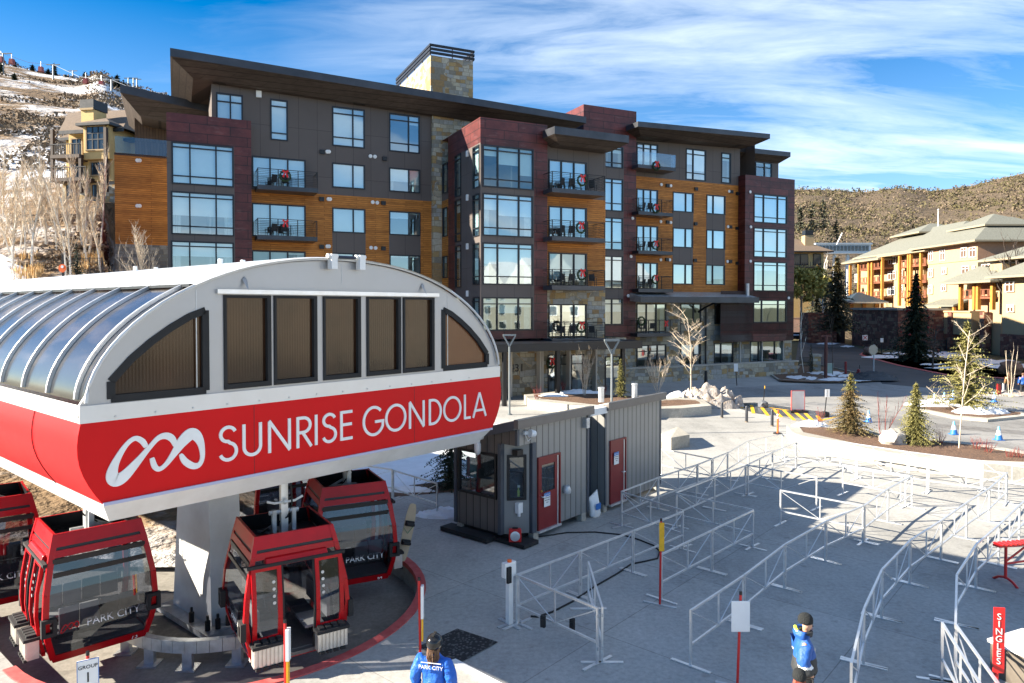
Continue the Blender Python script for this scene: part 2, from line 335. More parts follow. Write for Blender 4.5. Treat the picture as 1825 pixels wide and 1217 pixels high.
wl=[ # u0,v0,u1,v1,d,style,blind fraction
 (384.9,161.2,433.3,244,0,([.53],[.2]),1),(481.4,172.8,513.2,248.8,0,SINGLE,1),(591.7,185.8,650.3,262.5,0,TWO3,1),(693.3,198.5,748.3,273.3,0,TWO3,.15),
 (448.9,274.4,545,338.5,0,DOOR3,.9),(591.7,287,650.6,336.6,0,TWO,1),(693.3,295.8,749,343.9,0,TWO,.55),
 (448.9,359.4,545,422.8,0,DOOR3,.5),(592,367.4,651.4,416.2,0,TWO,1),(693.3,373.9,749.4,419.8,0,TWO,.2),
 (448.9,445,545,506,0,DOOR3,.4),(592.8,449.8,651.4,499.3,0,TWO,.45),(694,453,749.4,499,0,TWO,.4),
 (305.3,248.8,416.7,331.9,.9,BAY,1),(304.6,337.7,417.4,419.8,.9,BAY,.55),(304.6,427,417.4,508,.9,BAY,.35),
 (859.9,256.8,950.9,339.8,7.7,BAY,.55),(860,343.4,950,424.2,7.7,BAY,.5),(860,431.7,950,508.5,7.7,BAY,.8),(859,529.4,949.6,588.4,7.7,([.29,.71],[.2]),.6),
 (977.5,283.4,1045.5,346,7.4,DOOR3,.8),(977.5,366.4,1045.5,427,7.4,DOOR3,.6),(977.5,449.5,1045.5,510,7.4,DOOR3,.7),(977.5,541.8,1045.5,600,7.4,DOOR3,.35),
 (1071,258,1110.3,301,.7,BAYR,.3),(1071,316.3,1110.3,377.5,.7,BAYR,1),(1071,386.4,1110,446.3,.7,BAYR,.7),(1071,455.2,1110,515,.7,BAYR,.85),(1071,532,1109.5,578.6,.7,([.5],[.2]),.5),
 (1134.4,255.6,1172.4,303,0,([.33,.66],[.2]),.2),(1222.4,267.2,1257.9,326.2,0,TWOL3,.8),(1285.6,274.9,1302.3,330.4,0,SINGLE,.25),
 (1134.4,336.8,1172.4,384,0,DOOR3,.85),(1198.9,343.7,1235.6,380,0,TWO,1),(1259,348.8,1292.5,385,0,TWOL,1),
 (1134.4,402,1172.4,451,0,DOOR3,.9),(1198.9,406.5,1234.8,442.8,0,TWO,1),(1258.7,410.8,1292,445.8,0,TWOL,1),
 (1134.4,467,1172,516,0,DOOR3,.9),(1198.5,470.6,1234.8,507,0,TWO,1),(1257.9,471.9,1291.6,507,0,TWOL,.7),
 (1134.4,541,1187,591,0,DOOR3,.3),(1212.6,541,1249.3,577.4,0,TWO,.2),(1273.2,541,1307,577.4,0,TWOL,.1),
 (1134.4,615,1187,654,0,([.4,.7],[.3]),.15),(1212.6,613,1249,648,0,TWO,.5),(1272.4,610.8,1306.6,646.7,0,TWOL,.45),
 (1343.5,346.5,1402.5,402,.9,BAY,1),(1343.3,406.5,1402,461.5,.9,BAY,1),(1343,466.5,1402,519,.9,BAY,.3),(1342.5,534.5,1401.5,574.5,.9,([.25,.74],[.2]),.2),
 (1336.5,600,1397,642.5,-.02,([.25,.72],[.2]),.15),(1334.2,286,1375.5,322,-2,([.3,.68],[.3]),.1)]
for (u0,v0,u1,v1,d,stl,bl) in wl:
    s0,z1=A(u0,v0,d); s1,z0=A(u1,v1,d); WIN.append([s0,s1,z0,z1,d,stl,bl])
def snap(ix,tol):
    for d in set(w[4] for w in WIN):
        ws=sorted([w for w in WIN if w[4]==d],key=lambda w:w[ix]); i=0
        while i<len(ws):
            j=i+1
            while j<len(ws) and ws[j][ix]-ws[i][ix]<tol: j+=1
            m=sum(w[ix] for w in ws[i:j])/(j-i)
            for w in ws[i:j]: w[ix]=m
            i=j
snap(2,.3); snap(3,.3)
BLDG=[]
def window(s0,s1,z0,z1,y,cols,rows,bl,parent,name='window',fw=.09,glass=None,frame=None,ax=None,rnd=[7]):
    # ax: function (s,y,z)->local point (default front-facing: x=s)
    ax=ax or (lambda s,yy,z:(s,yy,z)); rnd[0]+=1; rr=random.Random(rnd[0])
    f=MB()
    def bar(a0,a1,b0,b1,y0=y-.05,y1=y+.1):
        f.hexa([ax(a0,y0,b0),ax(a1,y0,b0),ax(a1,y1,b0),ax(a0,y1,b0)],[ax(a0,y0,b1),ax(a1,y0,b1),ax(a1,y1,b1),ax(a0,y1,b1)])
    bar(s0,s1,z0,z0+fw); bar(s0,s1,z1-fw,z1); bar(s0,s0+fw,z0+fw,z1-fw); bar(s1-fw,s1,z0+fw,z1-fw)
    w=s1-s0; h=z1-z0; xs=[s0+fw]
    for c in cols: bar(s0+w*c-.045,s0+w*c+.045,z0+fw,z1-fw); 
    for r_ in rows:
        zz=z1-h*r_; ed=[s0+fw]+[s0+w*c for c in cols]+[s1-fw]
        for a,b in zip(ed[:-1],ed[1:]): bar(a+(.045 if a!=ed[0] else 0),b-(.045 if b!=ed[-1] else 0),zz-.035,zz+.035,y-.047,y+.08)
    o=f.build(name,frame or M['frame'],parent)
    ed=[s0+fw]+[s0+w*c for c in cols]+[s1-fw]; g=MB(); bm_=MB(); cu=MB()
    for a,b in zip(ed[:-1],ed[1:]):
        g.poly(ax(a,y+.03,z0+fw),ax(b,y+.03,z0+fw),ax(b,y+.03,z1-fw),ax(a,y+.03,z1-fw))
        k=min(1,max(0,bl+rr.choice([0,0,0,-.12,.1,-.3]))) if bl<1 else 1
        if k>.03: bm_.poly(ax(a+.01,y+.13,z1-h*k),ax(b-.01,y+.13,z1-h*k),ax(b-.01,y+.13,z1),ax(a+.01,y+.13,z1))
    g.build('pane',glass or (M['glassd'] if bl<.8 and rr.random()<.45 else M['glass']),o)
    if bm_.f: build_split(bm_,'blind',M['blind'],o)
    if bl<.95 and rr.random()<.75 and h>1.2:
        for (a,b) in ((s0+.08,s0+.08+w*.13),(s1-.08-w*.13,s1-.08)):
            n=10
            for i in range(n):
                t0,t1=a+(b-a)*i/n,a+(b-a)*(i+1)/n; y0,y1=y+.24+.05*(i%2),y+.24+.05*((i+1)%2)
                cu.poly(ax(t0,y0,z0+.02),ax(t1,y1,z0+.02),ax(t1,y1,z1),ax(t0,y0,z1))
        build_split(cu,'curtain',M['curtain'],o)
    return o
for s0,s1,z0,z1,d,(c,r_),bl in WIN: window(s0,s1,z0,z1,-d,c,r_,bl,apt)
def cells(a0,a1,b0,b1,holes):
    xs=sorted({a0,a1}|{min(max(h[0],a0),a1) for h in holes}|{min(max(h[1],a0),a1) for h in holes})
    zs=sorted({b0,b1}|{min(max(h[2],b0),b1) for h in holes}|{min(max(h[3],b0),b1) for h in holes})
    for x0,x1 in zip(xs[:-1],xs[1:]):
        for z0,z1 in zip(zs[:-1],zs[1:]):
            if x1-x0<1e-4 or z1-z0<1e-4: continue
            cx,cz=(x0+x1)/2,(z0+z1)/2
            if any(h[0]<cx<h[1] and h[2]<cz<h[3] for h in holes): continue
            yield x0,x1,z0,z1
def zone(mb,s0,s1,z0,z1,d,extra=[],dd=None):
    hs=[(w[0],w[1],w[2],w[3]) for w in WIN if abs(w[4]-d)<.05]+extra
    y=-(d if dd is None else dd)
    for x0,x1,a,b in cells(s0,s1,z0,z1,hs): mb.poly((x0,y,a),(x1,y,a),(x1,y,b),(x0,y,b))
def side(mb,s,d0,d1,z0,z1,extra=[]):
    for a0,a1,b0,b1 in cells(d0,d1,z0,z1,extra): mb.poly((s,-a0,b0),(s,-a1,b0),(s,-a1,b1),(s,-a0,b1))
def Wn(i): return WIN[i]
sx=lambda u,d,v=400: A(u,v,d)[0]
zx=lambda u,v,d: A(u,v,d)[1]
wp,ww,wst,wr=MB(),MB(),MB(),MB()
# --- key levels
zW=zx(660,351.5,0)                                     # grey/cedar boundary
sL=sx(377,0,160); sA=sx(448.8,0); sB=sx(769,0); sC=sx(784.5,0)
zT=zx(560,140,0)                                       # up under the roof
zone(wp,sL,sB,zW,zT,0)
sp=[]                                                  # grey spandrels in the cedar
for i,j in((8,11),(9,12)):
    sp.append((WIN[i][0],WIN[i][1],WIN[j][3],WIN[i][2]))
for i,j in((33,36),(36,39),(34,37),(37,40)):
    sp.append((WIN[i][0],WIN[i][1],WIN[j][3],WIN[i][2]))
sp.append((WIN[11][0],WIN[11][1],3.5,WIN[11][2])); sp.append((WIN[12][0],WIN[12][1],3.5,WIN[12][2]))
for a in sp: zone(wp,a[0],a[1],a[2],a[3],0,dd=.012)
zone(ww,sA,sB,4.3,zW,0,sp); zone(wst,sA,sB,0,4.3,0)
side(wp,sL,-14,0,zW,zT)
# --- left bay
b0=sx(298.5,.9); b1=sx(448.8,.9); zb=zx(299.7,199.7,.9); wL=[WIN[13],WIN[14],WIN[15]]; wR_=wL[0][1]+.04
zone(wr,b0,b1,wL[0][3],zb,.9); zone(wr,wR_,b1,0,wL[0][3],.9)
zone(wp,b0,wR_,wL[2][2],wL[0][3],.9); zone(wr,b0,wR_,0,wL[2][2],.9)
side(wr,b0,-3,.9,0,zb); side(wr,b1,0,.9,0,zb); wr.poly((b0,3,zb),(b0,-.9,zb),(b1,-.9,zb),(b1,3,zb))
# --- stone pier and chimney
wst.poly((sB,-.25,0),(sC,-.25,0),(sC,-.25,zT),(sB,-.25,zT)); side(wst,sB,0,.25,0,zT); 
sD=sx(846,0,210); wst.poly((sC,-.24,8),(sD,-.24,8),(sD,-.24,zT),(sC,-.24,zT)); side(wst,sD,0,.24,8,zT)
# --- centre block
D1=7.7; sF=sx(856.3,D1,300); sE=sx(975.5,D1,400); zt=zx(856.3,208,D1); w=[WIN[i] for i in(16,17,18,19)]; wr1=w[0][1]+.05
zbm=zx(905,604,D1)
zone(wr,sF,sE,w[0][3],zt,D1); zone(wr,wr1,sE,zbm,w[0][3],D1); zone(wr,sF,wr1,zbm,w[3][2],D1); zone(wp,sF,wr1,w[3][2],w[0][3],D1)
wr.poly((sF,0,zt),(sF,-D1,zt),(sE,-D1,zt),(sE,0,zt))
sh=[]                                                   # windows in the side face (d0,d1,z0,z1)
for (u0,v0,u1,v1) in((842.8,260,854.8,336),(843,347,854.8,423),(843,434,854.8,509),(843,531,854.8,590)):
    d0,_=As(u0,(v0+v1)/2,sF); d1,z1=As(u1,v0,sF); i=len(sh); z0,z1=w[i][2],w[i][3]; sh.append((d0,d1-.02,z0,z1))
for k,(u0,v0,u1,v1) in enumerate(((811,276,822,349),(811,356,822,431),(811.5,442,822,513),(811,531,822,590))):
    d0,_=As(u0,(v0+v1)/2,sF); d1,_=As(u1,(v0+v1)/2,sF); sh.append((d0,d1,w[k][2]-.1,w[k][3]+.1))
for k in range(4):
    d0,_=As(789,320,sF); d1,_=As(797.6,320,sF)
    if k<3: sh.append((d0,d1,w[k+1][2]+.6+(3.2 if 0 else 3.1),w[k+1][3]+3.1))
for k,(d0,d1,z0,z1) in enumerate(sh):
    rows=[.13,.8] if k<8 else []
    window(d0,d1,z0,z1,0,[],rows,.75 if k<4 else .3,apt,ax=lambda s_,yy,z_:(sF+yy,-s_,z_),fw=.07)
dA,_=As(798.6,300,sF); dB,_=As(811,300,sF)
ms=MB()
side(wr,sF,dA,D1,w[0][3]+.1,zt,sh); side(wr,sF,dA,dB,0,w[0][3]+.1,sh); side(wp,sF,dB,D1,4.0,w[0][3]+.1,sh); side(wst,sF,dB,D1,0,4.0)
zl=w[0][3]-.6; side(wp,sF,0.25,dA,zW,zl,sh); side(ww,sF,.25,dA,0,zW,sh); wp.poly((sF,-.25,zl),(sF,-dA,zl),(sF+2.5,-dA,zl),(sF+2.5,-.25,zl))
MB().box(sF+.02,sF+.04,-dA,-.3,zl,zl+1.1).build('glass_railing',M['railglass'],apt)
# --- balcony column right of the block
D2=7.4; s2=sx(1079,D2,400); zr=zx(1000,252,D2); zw2=zx(1010,352,D2); zs2=zx(1010,516,D2)
zone(wp,sE,s2,zw2,zr,D2); zone(ww,sE,s2,zs2,zw2,D2); zone(wst,sE,s2,4.0,zs2,D2)
side(wp,s2,0,D2,zw2,zr); side(ww,s2,0,D2,zs2,zw2); side(wst,s2,0,D2,4.0,zs2)
# --- tower
D3=.7; t0=sx(1040,D3,300); t1=sx(1111.5,D3); t2=sx(1133.5,D3); ztw=zx(1040,185.5,D3); wt=[WIN[i] for i in range(24,29)]
zone(wr,t0,t2,wt[0][3],ztw,D3); zone(wr,t1,t2,3.9,wt[0][3],D3); zone(wp,t0,t1,wt[4][2],wt[0][3],D3); zone(wr,t0,t1,3.9,wt[4][2],D3)
zone(wst,t0,t2,0,3.9,D3-.1); side(wr,t2,0,D3,3.9,ztw); side(wr,t0,-6,D3,15,ztw); side(wr,t2,-6,0,zx(1133,218,0),ztw); wr.poly((t0,6,ztw),(t0,-D3,ztw),(t2,-D3,ztw),(t2,6,ztw))
# --- right wing
e0=t2; e1=sx(1318,0); zWr=zx(1260,325.5,0); zTr=zx(1300,245,0); zSr=zx(1250,522,0)
zone(wp,e0,e1,zWr,zTr,0); zone(ww,e0,e1,zSr,zWr,0,sp); zone(wst,e0,sx(1411,0,600),0,zSr,0,[(WIN[50][0],WIN[50][1],WIN[50][2],WIN[50][3])])
# --- right bay
r0=sx(1328,.9); r1=sx(1415.9,.9); zrb=zx(1328,310.8,.9); wb=[WIN[i] for i in(46,47,48,49)]; ra=wb[0][0]-.05; rb=wb[0][1]+.05; zlo=zx(1370,595,.9)
zone(wr,r0,r1,wb[0][3]+.1,zrb,.9); zone(wr,r0,ra,zlo,wb[0][3]+.1,.9); zone(wp,ra,r1,wb[3][2],wb[0][3]+.1,.9); zone(wr,ra,r1,zlo,wb[3][2],.9)
side(wr,r0,-1.5,.9,zlo,zrb); side(wp,r1,-16,.9,zlo,zrb); wr.poly((r0,8,zrb),(r0,-.9,zrb),(r1,-.9,zrb),(r1,8,zrb)); wr.poly((r0,0,zlo),(r0,-.9,zlo),(r1,-.9,zlo),(r1,0,zlo))
zone(wst,r0-.5,r0,0,zlo,0)
u0=sx(1318,-2,290); u1=sx(1387.5,-2,290); zu=zx(1340,263.5,-2); zone(wp,u0,u1,zrb-1,zu,-2); side(wp,u1,-12,-2,zrb-1,zu); side(wp,u0,-2,0,zrb-1,zu)
sEnd=sx(1411,0,600); side(wst,sEnd,-16,0,0,zlo); side(wp,r1-.02,-16,-1,zlo,zrb)
# --- left wing (set back)
DW=-6; l0=sx(203.8,DW,300); l1=sx(310,DW,300); zg=zx(250,275,DW); zs=zx(250,436,DW)
ww.poly((l0,-DW,zs),(l1,-DW,zs),(l1,-DW,zg),(l0,-DW,zg)); side(wr,l0,-16,DW,zs-3,zg)
MB().box(l0,l1,-DW-.02,-DW+.3,4,zs).build('stone_base',M['stoneg'],apt)
MB().box(l0,l1,-DW,-DW+.25,zg-.15,zg).build('terrace_edge',M['fascia'],apt)
MB().box(l0+.05,l1,-DW+.05,-DW+.07,zg,zg+1.15).build('glass_railing',M['railglass'],apt)
MB().poly((l0,-DW,zg-.02),(l1,-DW,zg-.02),(l1,16,zg-.02),(l0,16,zg-.02)).build('terrace_floor',M['concrete'],apt)
DV=-9; k0=sx(240,DV,230); k1=sL+4; zk=zx(250,178,DV)
bw=MB(); bw.poly((k0,9,zg),(k1,9,zg),(k1,9,zk),(k0,9,zk)); bw.poly((k0,9,zg),(k0,16,zg),(k0,16,zk),(k0,9,zk)); bw.build('wall',M['woodv'],apt)
for mb,mt in((wp,'panel'),(ww,'wood'),(wst,'stone'),(wr,'rust')): build_split(mb,'wall',M[mt],apt)
# --- rooms behind the glass
rm=MB()
FL=[.35,4.45,7.75,10.95,14.15,17.4,21.3]
for (a,b,d) in((sL,sC,0),(b0,b1,.9),(sF+.25,sE,D1-.25),(sE,s2-.3,D2),(t0,t2,D3),(e0,r0,0),(r0+.2,r1-.3,.6)):
    zz=FL if d<.85 or d>.95 else FL[:-1]
    top=zt-.2 if d>7 else 21.2
    if d in(0.9,.6): top=zb-.3
    rm.poly((a,-d+4,.3),(b,-d+4,.3),(b,-d+4,top),(a,-d+4,top))
    for z in FL:
        if z<top+.3: rm.box(a,b,-d+.3,-d+4,z-.25,z)
    n=max(2,int((b-a)/5))
    for i in range(n+1): x=a+(b-a)*i/n; rm.box(x-.06+(.1 if i==0 else -.1 if i==n else 0),x+.06+(.1 if i==0 else -.1 if i==n else 0),-d+.5,-d+4,.3,top)
build_split(rm,'interior_wall',M['room'],apt)
# --- unseen block, added to shade the red stone wall and lodge podium
_ri=Matrix.Rotation(-AA,3,'Z'); _l=lambda x,y,z: (_ri@(Vector((x,y,z))-(CAMP+(AO-CAMP)*KA)))/KA
shade_mb=MB().prism([_l(x,y,-.5) for x,y in((6,81),(30,81),(36,95),(38,142),(6,142))],(0,0,21.0/KA)); shade_mb.build('unseen_shade_block',M['panel'],apt)
# --- roofs
def roof(pts_top,th,inset,drop,name='roof'):
    """pts_top: 4 corners (s,d,z) front-left, front-right, back-right, back-left"""
    t=[Vector((p[0],-p[1],p[2])) for p in pts_top]; b=[p-Vector((0,0,th)) for p in t]; c=sum(t,Vector())/4; inn=[]
    for i in range(4):
        p=b[i]; e1_=(b[(i+1)%4]-p).normalized(); e2_=(b[(i-1)%4]-p).normalized(); inn.append(p+e1_*inset+e2_*inset-Vector((0,0,drop)))
    m=MB(); m.mat(0); m.add(t+b,[(0,1,2,3),(0,4,5,1),(1,5,6,2),(2,6,7,3),(3,7,4,0)]); m.mat(1)
    m.add(b+inn,[(0,4,5,1),(1,5,6,2),(2,6,7,3),(3,7,4,0),(4,7,6,5)])
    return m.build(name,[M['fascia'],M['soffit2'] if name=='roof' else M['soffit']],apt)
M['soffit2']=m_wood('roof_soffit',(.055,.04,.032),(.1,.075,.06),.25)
fl=A(303,85,1.9); fr=A(1045,208,1.9)
bl=As(296.5,143,fl[0]); 
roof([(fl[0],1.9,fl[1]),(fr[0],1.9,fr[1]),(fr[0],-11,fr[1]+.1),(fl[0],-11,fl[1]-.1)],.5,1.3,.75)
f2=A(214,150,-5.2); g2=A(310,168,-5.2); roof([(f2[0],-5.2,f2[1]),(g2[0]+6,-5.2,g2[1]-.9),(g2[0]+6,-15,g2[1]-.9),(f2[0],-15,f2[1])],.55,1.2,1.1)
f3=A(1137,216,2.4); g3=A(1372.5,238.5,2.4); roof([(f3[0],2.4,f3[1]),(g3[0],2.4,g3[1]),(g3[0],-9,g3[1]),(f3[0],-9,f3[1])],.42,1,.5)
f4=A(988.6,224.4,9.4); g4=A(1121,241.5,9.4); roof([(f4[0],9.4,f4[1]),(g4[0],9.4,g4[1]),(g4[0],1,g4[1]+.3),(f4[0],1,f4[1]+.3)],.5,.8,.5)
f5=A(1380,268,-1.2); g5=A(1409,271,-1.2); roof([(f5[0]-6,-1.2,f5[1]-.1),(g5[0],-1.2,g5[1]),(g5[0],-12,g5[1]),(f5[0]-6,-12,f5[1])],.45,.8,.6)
# awning over stone storey, entrance canopy
a0=A(1141,529,2.2); a1=A(1352,530,2.2)
m=MB(); m.hexa([(a0[0],-2.2,a0[1]-.42),(a1[0],-2.2,a0[1]-.42),(a1[0],-.02,a0[1]-.3),(a0[0],-.02,a0[1]-.3)],[(a0[0],-2.2,a0[1]),(a1[0],-2.2,a0[1]),(a1[0],-.02,a0[1]+.5),(a0[0],-.02,a0[1]+.5)])
m.build('awning',M['canopyroof'] if 'canopyroof' in M else M['galv'],apt)
MB().beam((a0[0]-.02,-2.22,a0[1]-.21),(a1[0]+.02,-2.22,a0[1]-.21),.06,.5).build('awning_edge',M['fascia'],apt)
MB().tube((sx(1333,1.2),-1.2,a0[1]),(sx(1333,1.2),-1.2,a0[1]+1.3),.16,n=10).build('vent_pipe',M['galv'],apt)
DC=11.2; c0=A(868,613,DC); c1=A(1145,608,DC); zc=(c0[1]+c1[1])/2
MB().box(c0[0],c1[0],-DC,-6.2,zc-.5,zc).build('entrance_canopy',M['black'],apt)
sd=MB()
for u in(899,994,1110): s_=sx(u,DC-.5,660); sd.box(s_-.12,s_+.12,-DC+.4,-DC+.64,0,zc-.5)
build_split(sd,'canopy_post',M['black'],apt)
# ground floor entrance wall
De=6.4; en=MB(); hs=[]
for (u0,v0,u1,v1) in((976,632,991,690),(996.5,632,1040,692),(1078,635,1106,688)):
    s0,z1=A(u0,v0,De); s1,z0=A(u1,v1,De); hs.append((s0,s1,max(.12,0),z1))
    window(s0,s1,.12,z1,-De,[.5] if u1-u0>20 else [],[.2],0,apt,name='entrance_door' if u0>990 and u0<1050 else 'window')
for x0,x1,a,b in cells(sF,s2+2.5,0,zc,hs): en.poly((x0,-De,a),(x1,-De,a),(x1,-De,b),(x0,-De,b))
en.poly((s2+2.5,-De,0),(s2+2.5,0,0),(s2+2.5,0,zc),(s2+2.5,-De,zc)); build_split(en,'wall',M['stone'],apt)
MB().box(sF+.3,s2+2.3,-De+2.5,-De+2.55,0.1,zc-.1).build('interior_wall',M['room'],apt)
# chimney
cz=zx(800,60,-1); h0=sx(767.5,-1,130); h1=sx(843,-1,130); ct_=zx(767.5,98,-1)
ch=MB().box(h0,h1,1,10,18,ct_).build('chimney',M['stone'],apt)
cr=MB()
for k in range(3):
    z=ct_+.1+k*.28; cr.box(h0-.1,h1+.1,.9,1.0,z,z+.18); cr.box(h0-.1,h0,1.0,10.1,z,z+.18); cr.box(h1,h1+.1,1.0,10.1,z,z+.18)
for x in(h0-.03,(h0+h1)/2,h1-.03): cr.box(x,x+.06,1.0,1.06,ct_,ct_+.85)
for y in(3,5,7,9): cr.box(h0+.0,h0+.05,y,y+.06,ct_,ct_+.85)
cr.build('chimney_cap',M['black'],ch)
# --- balconies
WR=[];BCH=[]
def balcony(s0,s1,z,d0,d1,desc,glass=False,left=True):
    sl=MB().box(s0,s1,-d1,-d0,z-.34,z-.05).build('balcony',M['fascia'],apt)
    r_=MB(); t=z+1.02
    if glass:
        g=MB().box(s0,s1,-d1,-d1+.03,z-.05,t); g.box(s0,s0+.03,-d1,-d0,z,t); g.box(s1-.03,s1,-d1,-d0,z,t); g.build('railing',M['railglass'],sl)
    else:
        n=max(2,int(round((s1-s0)/1.25)))
        for i in range(n+1): x=s0+.03+(s1-s0-.06)*i/n; r_.box(x-.025,x+.025,-d1+.01,-d1+.06,z-.3,t)
        for k in range(9):
            zz=z+.1+k*.115; w_=.018 if k<8 else .04
            r_.box(s0,s1,-d1+.02,-d1+.02+w_,zz-w_/2,zz+w_/2)
            for x in(s0+.02,s1-.04): r_.box(x,x+w_,-d1+.03,-d0,zz-w_/2,zz+w_/2)
        r_.build('railing',M['bar'],sl)
    BCH.append((s0,s1,z,d0,d1,desc))
def bal(u0,u1,w_,d0,depth,desc,**k):
    d1=d0+depth; s0=sx(u0,d1,w_); s1=sx(u1,d1,w_); balcony(s0,s1,k.pop('z'),d0,d1,desc,**k)
zf=lambda i: WIN[i][2]+.02
bal(459,567,340,0,1.6,'upper balcony by the large bay',z=zf(4))
bal(459,566,430,0,1.6,'second balcony by the large bay',z=zf(7))
bal(459,566,510,0,1.6,'third balcony by the large bay',z=zf(10))
for k,(i,v,nm) in enumerate(((20,350,'top'),(21,431,'second'),(22,512,'third'),(23,603,'lowest'))):
    bal(984,1079,v,D2,1.6,nm+' entrance column balcony',z=zf(i))
bal(1137,1204,319,0,1.6,'glass-railed top balcony',z=zf(29),glass=True)
for i,v,nm in((32,385,'upper black-railed'),(35,452,'middle black-railed'),(38,520,'lower black-railed')):
    bal(1138,1200,v,0,1.6,nm+' cedar wing balcony',z=zf(i))
bal(1136,1214,596,0,1.7,'stone storey balcony under the awning',z=zf(41))
# side balconies at the right end
for v,nm in((405,'up'),(470,'mid'),(532,'low')):
    z=zx(1416,v+10,.9)-.1; sl=MB().box(r1,r1+1.7,.8,3.6,z-.3,z).build('balcony',M['fascia'],apt); q=MB()
    for i in range(8): y=.85+i*.38; q.box(r1+1.62,r1+1.66,y,y+.04,z,z+1.05)
    for i in range(5): x=r1+.05+i*.4; q.box(x,x+.035,.82,.86,z,z+1.05)
    q.box(r1,r1+1.68,.8,.86,z+1.03,z+1.08); q.box(r1+1.6,r1+1.68,.86,3.6,z+1.03,z+1.08); q.build('railing',M['bar'],sl)
# --- small wall fittings
fx=MB(); fd=MB()
def vent(u,v,d,n=1):
    s,z=A(u,v,d)
    fx.lathe([(.11,0),(.135,.02),(.135,.08),(.08,.1)],12,(0,0,0)); k=len(fx.v)-48
    for i in range(k,len(fx.v)): x,y,zz=fx.v[i]; fx.v[i]=(s+x,-d-zz,z+y)
def dbox(u,v,d): s,z=A(u,v,d); fd.box(s-.16,s+.16,-d-.14,-d,z-.14,z+.14)
for u,v in((583,270.5),(586,270.5),(660,278.5),(668,279.3),(585,355),(588,355),(664,360.5),(672,361.3),(583,439),(586,439),(661,441.5),(669,442),(1178,329),(1195,331),(1299,341),(1177,395),(1195,396.5),(1297,404),(1177,463),(1193,463),(1296,466),(1314.5,597)): vent(u,v,0)
for u,v in((574,271),(685,283),(573,355),(683,362),(573,440),(683,443),(1189,331),(1303,342),(1189,396),(1301,404.5),(1188,462.5),(1301,466),(1313.5,345),(1313,407),(1313,469),(1318,597),(1240,337),(1239,399),(1238,464)): dbox(u,v,0)
for u,v in((1336.5,342),(1337.5,404.5),(1337,465.5),(1405,531)): vent(u,v,.9)
for u,v in((1127,389),(1124,457),(1119,527)): vent(u,v,D3)
for u,v in((245,286),(245,367)): vent(u,v,DW); vent(u+4,v,DW)
build_split(fx,'wall_vent',M['white'],apt); build_split(fd,'vent_hood',M['black'],apt)
lt=MB()
for v in(274,352,439,523): d_,z=As(834,v,sF); lt.box(sF-.12,sF,-d_-.1,-d_+.1,z-.2,z+.2)
s_,z_=A(461,168,0); lt.box(s_-.17,s_+.17,-.12,0,z_-.22,z_+.22); s_,z_=A(1327,281,-2); lt.box(s_-.15,s_+.15,1.85,2,z_-.2,z_+.2); build_split(lt,'wall_light',M['white'],apt)
dp=MB(); s_=sx(1258,.15,600); dp.tube((s_,-.15,0),(s_,-.15,zx(1258,548,0)),.07); s_=sx(1258.5,1.2,560); dp.path([(s_,-.15,zx(1258,556,0)),(s_+.2,-.8,zx(1258,548,0)),(s_+.5,-1.9,a0[1]-.4)],.09); dp.build('downpipe',M['black'],apt)
# stone terrace wall in front of the right wing
DT=3.6; q0=sx(1112,DT,660); q1=A(1422,642,DT)[0]; zq=zx(1300,647.5,DT)
tw=thing('stone_terrace_wall',AW(q0,DT,0),AA,'low curved-top stone retaining wall along the terrace of the condo','wall'); tw.scale=(KA,KA,KA)
MB().box(0,q1-q0,0,.5,-.3,zq-.12).build('wall',M['stone'],tw); MB().box(0,.5,.5,DT-.1,-.3,zq-.12)
MB().box(-.05,q1-q0+.08,-.06,.56,zq-.12,zq).build('coping',M['wallconc'],tw)
MB().box(q1-q0-.5,q1-q0,.5,4.5,-.3,zq-.12).build('wall',M['stone'],tw)
# 431
def text_mesh(s,size,ext=.01,align='CENTER'):
    c=bpy.data.curves.new('t','FONT'); c.body=s; c.size=size; c.extrude=ext; c.align_x=align; c.resolution_u=3
    o=bpy.data.objects.new('t',c); me=bpy.data.meshes.new_from_object(o); bpy.data.objects.remove(o); bpy.data.curves.remove(c); return me
def text_obj(name,s,size,mat,parent,loc,rot,ext=.008,align='CENTER'):
    me=text_mesh(s,size,ext,align); me.name=name; me.materials.append(mat); o=bpy.data.objects.new(name,me); COL.objects.link(o)
    o.parent=parent; o.location=loc; o.rotation_euler=rot; return o
s_,z_=A(921,662,De); text_obj('address_number','431',.75,M['black'],apt,(s_,-De-.03,z_),(PI/2,0,0),.02)
# ------------------------------------------------------------------ gondola station
SA=math.atan2(F,1080); D0=11.0
_r=ray(167.6,899.6); SO=CAMP+_r*(D0/_r.y); SO.z=0
Se=Vector((math.cos(SA),math.sin(SA),0)); Si=Vector((-math.sin(SA),math.cos(SA),0))
def S(u,v,y=0):
    r=ray(u,v); t=((SO-CAMP).dot(Si)+y)/r.dot(Si); p=CAMP+r*t
    return (p-SO).dot(Se), p.z
def SW(t,y,z): return SO+Se*t+Si*y+Vector((0,0,z))
stn=thing('gondola_station',SO,SA,'barrel-roofed gondola terminal with tinted windows over a red sign band','gondola station')
LEN=34.0
pl=[S(u,v) for u,v in((167.6,899.6),(148,858),(140,826.6),(138,795),(142,755.6))]          # red edge, bottom to top
pr=[S(u,v) for u,v in((881.8,763),(887.5,725),(890.5,690.7),(889,670.7))]
zred=(pl[0][1]+pr[0][1])/2; zrt=(pl[-1][1]+pr[-1][1])/2; 
tl0=pl[0][0]; tr0=pr[0][0]; TC=(pl[-1][0]+pr[-1][0])/2; HW=(pr[-1][0]-pl[-1][0])/2
redh=zrt-zred
